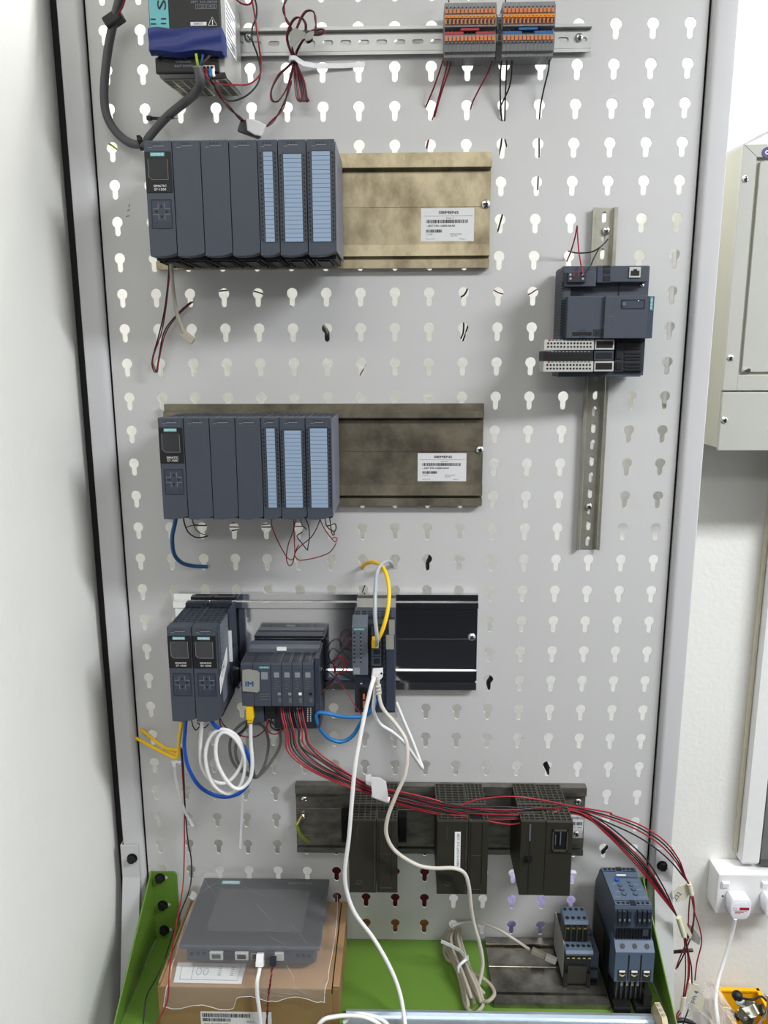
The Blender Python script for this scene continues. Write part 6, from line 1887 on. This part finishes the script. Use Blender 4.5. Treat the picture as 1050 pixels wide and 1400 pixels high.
# earth lead on the old rail
el = cable('earth_lead', 'green and yellow earth lead with a ring lug on the blackened rail', P((405.5, 1128, -.016), (409, 1138, -.018), (415, 1146, -.018), (423, 1151.5, -.014)), .0022, 'wire_green')
part_tube(el, 'green_stripe', P((405.5, 1128, -.0183), (409, 1138, -.0203), (415, 1146, -.0203), (423, 1151.5, -.0163)), .0008, 'green_paint', 6)
part_tube(el, 'crimp_lug', P((413.5, 1115, -.0135), (410, 1121, -.015), (406, 1128, -.016)), .0027, 'brass', 8)

# wires behind the panel glimpsed through the holes
for lb, pts, r_, m_ in (
        ('black wire behind the panel slanting down from the right terminal bank', ((690, 165, .010), (686, 190, .012), (682, 212, .014), (660, 300, .02), (640, 392, .014), (629, 410, .014), (634, 445, .014), (628, 466, .014), (600, 500, .02)), .0013, 'wire_black'),
        ('second black wire behind the panel below the right terminal bank', ((689, 168, .012), (690.5, 190, .012), (693, 210, .014), (690, 280, .02), (660, 380, .02), (640, 445, .014), (633, 466, .014), (620, 500, .02)), .0013, 'wire_black'),
        ('black wire behind the panel under the right end wire', ((737.5, 165, .012), (737, 190, .012), (737, 215, .014), (735, 260, .02)), .0011, 'wire_black'),
        ('dark red wires behind the panel below the left terminal bank', ((592, 165, .012), (586, 190, .012), (583, 205, .014), (580, 230, .02)), .0013, 'wire_dark_red'),
        ('dark red wire stretch behind the panel right of the upper row', ((674, 396, .012), (688, 402, .012), (720, 403, .014), (736, 395, .012), (760, 390, .02)), .0010, 'wire_dark_red'),
        ('black strap end showing through a hole below the upper row', ((438, 444, .014), (446, 456, .010), (448, 470, .010), (449, 482, .012)), .0055, 'wire_black'),
        ('thin black wire behind the panel below the upper row', ((300, 398, .01), (326, 396, .01), (346, 398, .01), (362, 403, .01), (400, 420, .014), (452, 460, .012)), .0011, 'wire_black'),
        ('thin dark red wire crossing a hole between the two rows', ((503, 495, .012), (495, 508, .012), (488, 522, .014)), .0009, 'wire_dark_red'),
        ('black cable bend showing at a hole above the bright rail', ((592, 742, .014), (590, 760, .010), (586, 772, .012), (590, 790, .016)), .0050, 'wire_black'),
        ('black cable bend showing at a hole right of the bright rail', ((672, 914, .014), (672, 926, .012), (668, 934, .012), (674, 950, .016)), .0040, 'wire_black'),
        ('black cable end crossing a hole above the dark modules', ((742, 1036, .012), (747, 1047, .010), (752, 1058, .010), (756, 1070, .014)), .0045, 'wire_black'),
        ('black cable end crossing a hole right of the dark modules', ((836, 1150, .012), (829, 1160, .010), (822, 1166, .010)), .0035, 'wire_black'),
        ('green and yellow earth wire crossing a hole left of the upper display unit', ((144, 193, .012), (152, 198, .010), (160, 204, .010), (172, 212, .016)), .0016, 'wire_green'),
        ('thin black wire crossing a hole just above the network switch', ((499, 800, .010), (496, 808, .010), (493, 818, .010)), .0009, 'wire_black')):
    cable('rear_wire', lb, P(*pts), r_, m_, 'wire')

# ------------------------------------------------------------------ right wall: cabinet, trunking, socket
YC = .125
cab = thing('wall_cabinet', 'light grey steel wall cabinet with bolted door frame beside the rack', 'cabinet', (.74, .22, at(980, 616, YC).z))
kx0 = at(1016.5, 197, YC).x; kx1 = kx0 + .42
kz1, kz0 = at(1016.5, 197, YC).z, at(1016, 616, YC).z
MB().box(kx0, kx1, YC + .006, WALLY - .001, kz0 + .004, kz1 - .001).build('case', ['cabinet_side'], cab, bev=.001)
zs = at(1000, 535, YC).z
fw = at(1037, 215, YC).x - at(1017, 215, YC).x
ft = kz1 - at(1037, 215, YC).z
dzb = at(1030, 513, YC).z
q = MB()
q.prism([(kx0, zs + .0015), (kx0, kz1), (kx0 + fw, kz1 - ft), (kx0 + fw, zs + .0015)], YC, YC + .008, 'y').build('frame_side', ['cabinet_paint'], cab, bev=.0008)
MB().prism([(kx0 + .0003, kz1), (kx1, kz1), (kx1 - fw, kz1 - ft), (kx0 + fw + .0003, kz1 - ft)], YC, YC + .008, 'y').build('frame_top', ['cabinet_paint'], cab, bev=.0008)
MB().box(kx0 + fw, kx1 - fw, YC, YC + .008, zs + .0015, dzb).build('frame_bottom', ['cabinet_paint'], cab, bev=.0008)
MB().box(kx1 - fw, kx1, YC, YC + .008, zs + .0015, kz1).build('frame_side', ['cabinet_paint'], cab, bev=.0008)
MB().box(kx0 + fw + .006, kx1 - fw - .006, YC + .001, YC + .012, dzb + .005, kz1 - ft - .006).build('door', ['cabinet_paint'], cab, bev=.0012)
MB().box(kx0 + fw, kx1 - fw, YC + .0085, YC + .0105, dzb, kz1 - ft).build('door_gasket', ['black'], cab)
MB().box(kx0 + .0008, kx1, YC + .0005, YC + .008, kz0, zs - .0015).build('lower_cover', ['cabinet_paint'], cab, bev=.0012)
MB().box(kx0 - .01, kx0 - .0005, WALLY - .05, WALLY - .002, kz0 - .004, kz0 + .02).build('mounting_foot', ['black'], cab)
for (u, v) in ((1019.5, 244.5), (999, 489), (991, 574)):
    screw(cab, at(u, v, YC - .0002), .0058)
c = at(1023, 506.5, YC)
MB().cyl((c.x, YC - .002, c.z), .0034, .006, 'y', 12).box(c.x - .006, c.x - .002, YC - .003, YC + .001, c.z - .0012, c.z + .0012).build('door_latch', ['steel'], cab)
c = at(1048.5, 208.5, YC)
lg = MB().cyl((c.x, YC - .0008, c.z), .0078, .001, 'y', 20).build('round_badge', ['badge_blue'], cab)
MB().cyl((c.x, YC - .0012, c.z), .0032, .0006, 'y', 14).build('badge_ring', ['white_print'], lg)
MB().cyl((c.x, YC - .0015, c.z), .0016, .0005, 'y', 10).build('badge_dot', ['badge_blue'], lg)
# narrow grey strip beside the cabinet, seen through the right-hand holes
dx0, dx1 = .5030, .522
dc = thing('wall_strip', 'grey vertical strip on the wall, seen through the right-hand holes', 'duct', ((dx0 + dx1) / 2, WALLY, .07))
MB().box(dx0, dx1, WALLY - .022, WALLY - .0005, .07, .345).build('strip_body', ['post_paint'], dc, bev=.001)
MB().box(dx0 - .001, dx1 + .001, WALLY - .0245, WALLY - .022, .07, .345).build('strip_cover', ['post_paint'], dc, bev=.0006)
# conduit on the wall above the cabinet
cable('wall_conduit', 'pale grey cable running up the wall over the cabinet top', P((985, 214, .20), (1000, 205, .21), (1030, 189, .24), (1060, 174, .26), (1100, 156, .28)), .0045, 'cable_silver')
# trunking
YTk = WALLY - .034
tx0, tx1 = at(1014.5, 1178, YTk).x, at(1036.5, 1178, YTk).x
tzb = at(1025, 1181, YTk).z
tk = thing('wall_trunking', 'white vertical plastic cable trunking above the wall socket', 'trunking', ((tx0 + tx1) / 2, WALLY, tzb))
MB().box(tx0, tx1, YTk, WALLY - .001, tzb, kz0 - .002).build('trunking_base', ['plastic_white'], tk, bev=.0008)
MB().box(tx0 - .0012, tx1 + .0012, YTk - .0022, YTk, tzb + .004, kz0 - .002).build('trunking_lid', ['plastic_white'], tk, bev=.0008)
MB().box(tx0 - .006, tx0 - .0015, WALLY - .012, WALLY - .0005, tzb + .01, kz0 - .002).build('cable_in_corner', ['tape_mask'], tk)
tk2 = thing('grey_column', 'grey steel column at the right picture edge behind the trunking', 'column', (tx1 + .06, WALLY - .02, tzb))
MB().box(tx1 + .006, tx1 + .12, WALLY - .03, WALLY - .0005, tzb + .006, kz0 - .02).build('column_face', ['cable_midgrey'], tk2, bev=.002)
MB().box(tx1 + .006, tx1 + .12, WALLY - .034, WALLY - .0005, tzb - .004, tzb + .006).build('column_foot', ['cable_grey'], tk2)
# double socket
YS = WALLY - .052
sx0 = at(980.5, 1225, YS).x; sz1, sz0 = at(1015, 1195.5, YS).z, at(1015, 1250, YS).z
so = thing('wall_socket', 'white double wall socket on a deep back box at the right', 'socket', (sx0 + .07, WALLY, sz0))
MB().box(sx0, sx0 + .148, YS + .008, WALLY - .0005, sz0 + .001, sz1 - .001).build('back_box', ['plastic_white'], so, bev=.002)
MB().box(sx0 - .0005, sx0 + .1485, YS, YS + .008, sz0, sz1).build('face_plate', ['plastic_white'], so, bev=.003)
for u in (991.5, 1046):
    c = at(u, 1209, YS)
    rk = MB().box(c.x - .0085, c.x + .0085, YS - .003, YS, c.z - .0075, c.z + .0075).build('rocker_rim', ['plug_white'], so, bev=.0025)
    MB().prism([(YS - .003, c.z + .0055), (YS - .0055, c.z + .005), (YS - .0035, c.z - .0055), (YS - .003, c.z - .0055)], c.x - .0065, c.x + .0065, 'x').build('rocker', ['plastic_white'], rk)
c = at(988, 1225, YS); MB().cyl((c.x, YS - .0006, c.z), .0022, .0008, 'y', 10).build('fixing_hole', ['cable_grey'], so)
def uk_plug(u, v, label, main):
    YP_ = YS - .03
    c = at(u, v, YP_)
    t = thing('mains_plug', label, 'plug', (c.x, YS, c.z - .025))
    w, h_ = .0215, .0235
    out = [(c.x - w * .8, c.z + h_), (c.x + w * .8, c.z + h_), (c.x + w, c.z + h_ * .55), (c.x + w * .92, c.z - h_ * .55), (c.x + w * .6, c.z - h_), (c.x - w * .6, c.z - h_), (c.x - w * .92, c.z - h_ * .55), (c.x - w, c.z + h_ * .55)]
    MB().prism(out, YP_, YS - .0005, 'y').build('plug_body', ['plug_white'], t, bev=.004, smooth=True)
    if main:
        MB().box(c.x - .003, c.x + .0165, YP_ - .0004, YP_ + .0002, c.z - .0005, c.z + .0055).build('red_label', ['red_plastic'], t)
        q = MB(); q.tube([(c.x - .0125 + .004 * math.cos(a), YP_ - .0003, c.z + .002 + .003 * math.sin(a)) for a in [i * math.pi / 6 for i in range(13)]], .0003, 4, smooth=False)
        for i in range(3): q.box(c.x - .012, c.x + .012 - i * .006, YP_ - .0004, YP_ + .0002, c.z - .0035 - i * .0025, c.z - .0025 - i * .0025)
        q.build('red_print', ['red_plastic'], t)
        for k in range(2): MB().box(c.x - .012, c.x + .012, YP_ - .0006, YP_, c.z + .0125 + k * .003, c.z + .0135 + k * .003).build('grip_rib', ['plug_white'], t)
    else:
        MB().box(c.x - .006, c.x + .006, YP_ - .0004, YP_ + .0002, c.z - .004, c.z + .006).build('grey_label', ['grey_print'], t)
    return t
uk_plug(1013, 1244, 'white mains plug with red printed label in the wall socket', True)
uk_plug(1061, 1244, 'white mains plug cut by the right picture edge', False)
cable('mains_lead', 'white mains lead dropping from the plug into the yellow bin', P((1005, 1256, .24), (1001, 1275, .245), (991, 1310, .24), (981, 1345, .22), (979, 1375, .19), (984, 1410, .16)), .0038, 'cable_white', n=12)

# ------------------------------------------------------------------ low table with yellow bin and bag at the lower right
tz = -1.33
tb = thing('low_table', 'dark low table under the yellow bin at the lower right', 'table', (.82, .14, FLOORZ))
MB().box(.50, 1.3, -.05, .30, tz - .03, tz).build('table_top', ['black'], tb, bev=.002)
for (x, y) in ((.53, -.02), (1.27, -.02), (.53, .27), (1.27, .27)): MB().box(x - .02, x + .02, y - .02, y + .02, FLOORZ + .001, tz - .03).build('leg', ['black'], tb)
bn = thing('storage_bin', 'yellow plastic storage bin holding loose metal fittings at the lower right', 'bin', (.71, .12, tz))
ztop = at(1010, 1354, .275).z
bl_, br_ = at(980, 1354, .275).x, at(1036, 1357, .275).x
yb0, yb1 = -.02, .278
th_ = .004
MB().box(bl_, br_, yb0, yb1, tz + .001, tz + .005).build('bin_floor', ['yellow_bin'], bn)
MB().box(bl_, br_, yb1 - th_, yb1, tz + .005, ztop).build('bin_wall', ['yellow_bin'], bn)
MB().box(bl_, br_, yb0, yb0 + th_, tz + .005, ztop - .06).build('bin_wall', ['yellow_bin'], bn)
for x in (bl_, br_ - th_): MB().box(x, x + th_, yb0 + th_, yb1 - th_, tz + .005, ztop).build('bin_wall', ['yellow_bin'], bn)
for (x0, x1, y0, y1) in ((bl_ - .003, br_ + .003, yb1 - th_ - .004, yb1 + .002), (bl_ - .004, bl_ + .005, yb0, yb1), (br_ - .005, br_ + .004, yb0, yb1)): MB().box(x0, x1, y0, y1, ztop - .001, ztop + .004).build('bin_rim', ['yellow_bin'], bn, bev=.001)
fl_ = tz + .0052
# metal fittings in the bin
rdb = random.Random(3)
names = ['zinc bracket lying near the back wall of the yellow bin', 'bent steel strip standing in the yellow bin', 'dark stained steel plate tilted in the yellow bin', 'black knob lying at the back of the yellow bin', 'zinc clip lying on top of the fittings in the yellow bin', 'dark wire offcut curling over the fittings in the yellow bin', 'dark square plate lying low at the front of the yellow bin']
spots = [(1017, 1372, .20, 'zinc'), (1043, 1380, .16, 'steel'), (1030, 1378, .17, 'scrap'), (1008, 1362, .21, 'black'), (1022, 1385, .14, 'aged_zinc'), (1035, 1368, .19, 'black'), (1018, 1392, .12, 'scrap')]
for i, (u, v, Y, mm) in enumerate(spots):
    c = at(u, v, Y)
    ang = rdb.uniform(-.8, .8)
    t = thing('metal_fitting', names[i], 'fitting', (c.x, c.y, c.z - .01), 'loose fittings in the bin')
    ax = Vector((math.cos(ang), .3 * math.sin(ang * 3), math.sin(ang)))
    if i in (1,):
        part_tube(t, 'strip', [c + Vector((.008, 0, .03)), c + Vector((.006, -.005, .0)), c + Vector((-.012, -.01, -.035))], .003, mm)
        part_tube(t, 'bent_end', [c + Vector((.008, 0, .03)), c + Vector((.0, 0, .034))], .003, mm, smooth=False)
    elif i == 5:
        part_tube(t, 'wire', [c + Vector((-.035, 0, .006)), c + Vector((-.015, -.01, .012)), c + Vector((.008, 0, .010)), c + Vector((.022, 0, -.004))], .0022, mm)
    elif i == 3:
        MB().dome((c.x, c.y, c.z), .011, .012, (0, -.3, 1)).build('knob', [mm], t, smooth=True)
        MB().cyl((c.x, c.y, c.z - .008), .006, .009, 'z').build('knob_stem', [mm], t)
    else:
        obox(t, 'plate', c, ax, .032, .020, .003, mm, up=(0, -.4, .8), bev=.0004)
        obox(t, 'folded_tab', c + ax * .014 + Vector((0, -.004, .006)), ax, .004, .018, .014, mm, up=(0, -.4, .8), bev=.0004)
        MB().cyl((c.x, c.y - .004, c.z + .001), .0035, .003, 'y', 10).build('rivet', ['zinc'], t)
# filler heap that carries the fittings
hp = MB()
rdh = random.Random(12)
for i in range(150):
    x = rdh.uniform(bl_ + .02, br_ - .02); y = rdh.uniform(yb0 + .02, yb1 - .02); z = rdh.uniform(fl_ + .006, ztop - .030)
    a = rdh.uniform(0, 3); ca, sa = math.cos(a) * .012, math.sin(a) * .012
    hp.faces([(x - ca, y - sa, z - .004), (x + ca, y + sa, z - .004), (x + ca, y + sa, z + .004), (x - ca, y - sa, z + .004), (x - ca + .004, y - sa + .004, z - .004), (x + ca + .004, y + sa + .004, z - .004), (x + ca + .004, y + sa + .004, z + .004), (x - ca + .004, y - sa + .004, z + .004)],
             [(0, 3, 2, 1), (4, 5, 6, 7), (0, 1, 5, 4), (1, 2, 6, 5), (2, 3, 7, 6), (3, 0, 4, 7)])
o = hp.build('fittings_heap', ['scrap'], kind='stuff'); o['label'] = 'heap of small mixed metal scraps filling the yellow bin'; o['category'] = 'scraps'
# crumpled clear bag
def bag2():
    m = MB(); N, K = 22, 16
    V = []
    c0 = at(978, 1400, .04)
    for k in range(K + 1):
        f_ = k / K
        for i in range(N):
            a = 2 * math.pi * i / N
            r = (.012 + .075 * math.sin(min(1, f_ * 1.25) * math.pi * .5)) * (1 + .13 * math.sin(a * 5 + f_ * 9) + .08 * math.sin(a * 11 - f_ * 14))
            V.append((c0.x - .004 + r * math.cos(a) * .72 - (1 - f_) * .012, c0.y + r * math.sin(a) * .6, c0.z + .085 - f_ * .19 + .004 * math.sin(a * 7 + k)))
    m.faces(V, [(k * N + i, k * N + (i + 1) % N, (k + 1) * N + (i + 1) % N, (k + 1) * N + i) for k in range(K) for i in range(N)] + [tuple(K * N + i for i in range(N))])
    return m
b2_ = bag2()
bg = tag(b2_.build('plastic_bag', ['film_bag'], smooth=False), 'crumpled clear plastic bag between the rack foot and the yellow bin', 'bag')
rdg = random.Random(31)
for k in range(16):
    i0, j0, di, L_ = rdg.randint(0, 21), rdg.randint(0, 10), rdg.choice((-1, 0, 0, 1)), rdg.randint(4, 7)
    pts = [Vector(b2_.v[min(16, j0 + q2) * 22 + (i0 + di * q2) % 22]) for q2 in range(L_)]
    MB().tube(pts, .0007, 5, 3).build('crease_glint', ['film_thick'], bg, smooth=True)  # whitish tubes stand in for sharp highlights on the folds

# ------------------------------------------------------------------ tags and wire tails right of the rack
def tape_tag(label, uv, Y, m, text, tc, tw_, rgt, upv, core=None):
    pr_ = [at(u, v, Y) for u, v in uv]
    t = thing('tape_tag', label, 'tag', pr_[0])
    MB().prism([(p.x, p.z) for p in pr_], Y - .0006, Y + .0006, 'y').build('flag', [m], t, bev=.0002)
    if text:
        q = MB(); put_text(q, text, at(tc[0], tc[1], Y - .0009), width=tw_, right=rgt, up=upv); q.build('handwriting', ['cable_navy'], t)
    if core: part_tube(t, 'wrap', P(*core), .0042, m, 10, smooth=False)
    return t
r1 = Vector((.5, 0, .86)); u1 = Vector((-.86, 0, .5))
tape_tag('cream masking tape tag marked 232 beside the upper wire tails', ((921, 1220), (928, 1212), (941, 1207), (943, 1222), (935, 1232), (924, 1233)), -.028, 'tape_mask', '.232', (925.5, 1226), .018, r1, u1, ((942, 1208, -.03), (945.5, 1223, -.03)))
tape_tag('cream tape wrap holding the lower wire bundle', ((927, 1252), (934, 1254), (946, 1278), (944, 1284), (938, 1272), (935, 1281)), -.046, 'tape_mask', None, None, None, None, None, ((927, 1254, -.048), (935, 1280, -.046)))
tape_tag('pale folded tape tag behind the lower wrap', ((934, 1260), (946, 1266), (958, 1282), (956, 1292), (944, 1284)), -.02, 'tape_grey', None, None, None, None, None)
r2 = Vector((.35, 0, .94)); u2 = Vector((-.94, 0, .35))
tape_tag('cream tape tag marked pin 4 hanging above the clear bag', ((944, 1343), (955, 1347), (963, 1364), (959, 1386), (945, 1371), (938, 1362)), -.03, 'tape_mask', 'pin 4', (950, 1363), .024, r2, u2, ((943, 1342, -.03), (936, 1362, -.03)))
tape_tag('cream tape wrap on the lowest wire tails', ((931, 1362), (938, 1362), (936, 1384), (930, 1384)), -.032, 'tape_mask', '24', (939, 1361), .006, r2, u2, ((935, 1362, -.034), (932, 1383, -.034)))
rdt = random.Random(9)
for lb, pts, m_ in (
        ('red wire tail falling from the upper tag, outermost', ((945, 1222, -.03), (949, 1245, -.03), (957, 1270, -.03), (959, 1290, -.03), (953, 1315, -.03), (950, 1340, -.03)), 'wire_red'),
        ('red wire tail falling straight from the upper tag', ((944, 1222, -.03), (942, 1240, -.03), (941, 1265, -.03), (940, 1282, -.028)), 'wire_dark_red'),
        ('dark red wire tail crossing down to the left from the upper tag', ((946, 1222, -.028), (949, 1240, -.028), (947, 1265, -.028), (940, 1285, -.03), (930, 1308, -.034), (924, 1325, -.036)), 'wire_dark_red'),
        ('black wire tail crossing down to the left from the upper tag', ((947, 1222, -.026), (949.5, 1245, -.026), (946, 1275, -.026), (938, 1298, -.03), (926, 1323, -.034)), 'wire_black'),
        ('red wire tail from the lower wrap to the lowest wrap', ((936, 1280, -.046), (940, 1305, -.044), (941, 1330, -.042), (937, 1362, -.036)), 'wire_red'),
        ('second red wire tail from the lower wrap', ((937, 1280, -.045), (942, 1308, -.043), (942, 1335, -.041), (936, 1362, -.035)), 'wire_red'),
        ('dark red wire tail from the lower wrap ending on the lowest wrap', ((935, 1280, -.044), (937, 1305, -.042), (937, 1335, -.04), (934, 1364, -.035)), 'wire_dark_red'),
        ('black wire tail from the lower wrap to the pin tag', ((936.5, 1280, -.047), (940, 1300, -.045), (945, 1320, -.04), (946, 1345, -.032)), 'wire_black'),
        ('red wire end below the lowest wrap', ((932, 1383, -.034), (927, 1390, -.036), (922, 1402, -.04)), 'wire_red'),
        ('black wire end below the lowest wrap', ((941, 1380, -.03), (937, 1392, -.034), (932, 1405, -.036)), 'wire_black'),
        ('dark red wire end bending left below the lowest wrap', ((933, 1378, -.033), (927, 1384, -.034), (923, 1394, -.034)), 'wire_dark_red')):
    cable('wire_tail', lb, P(*pts), .0011, m_, 'wire')
cable('black_lead', 'black cable end poking out behind the right rack foot', P((915, 1302, .05), (926, 1301, .03), (938, 1300, .02), (947, 1299, .02)), .0030, 'wire_black')
cable('black_lead', 'thick black cable crossing the bottom edge beside the right gusset', P((922, 1396, -.02), (935, 1395, -.02), (948, 1400, -.015), (958, 1412, -.01)), .0040, 'wire_black')
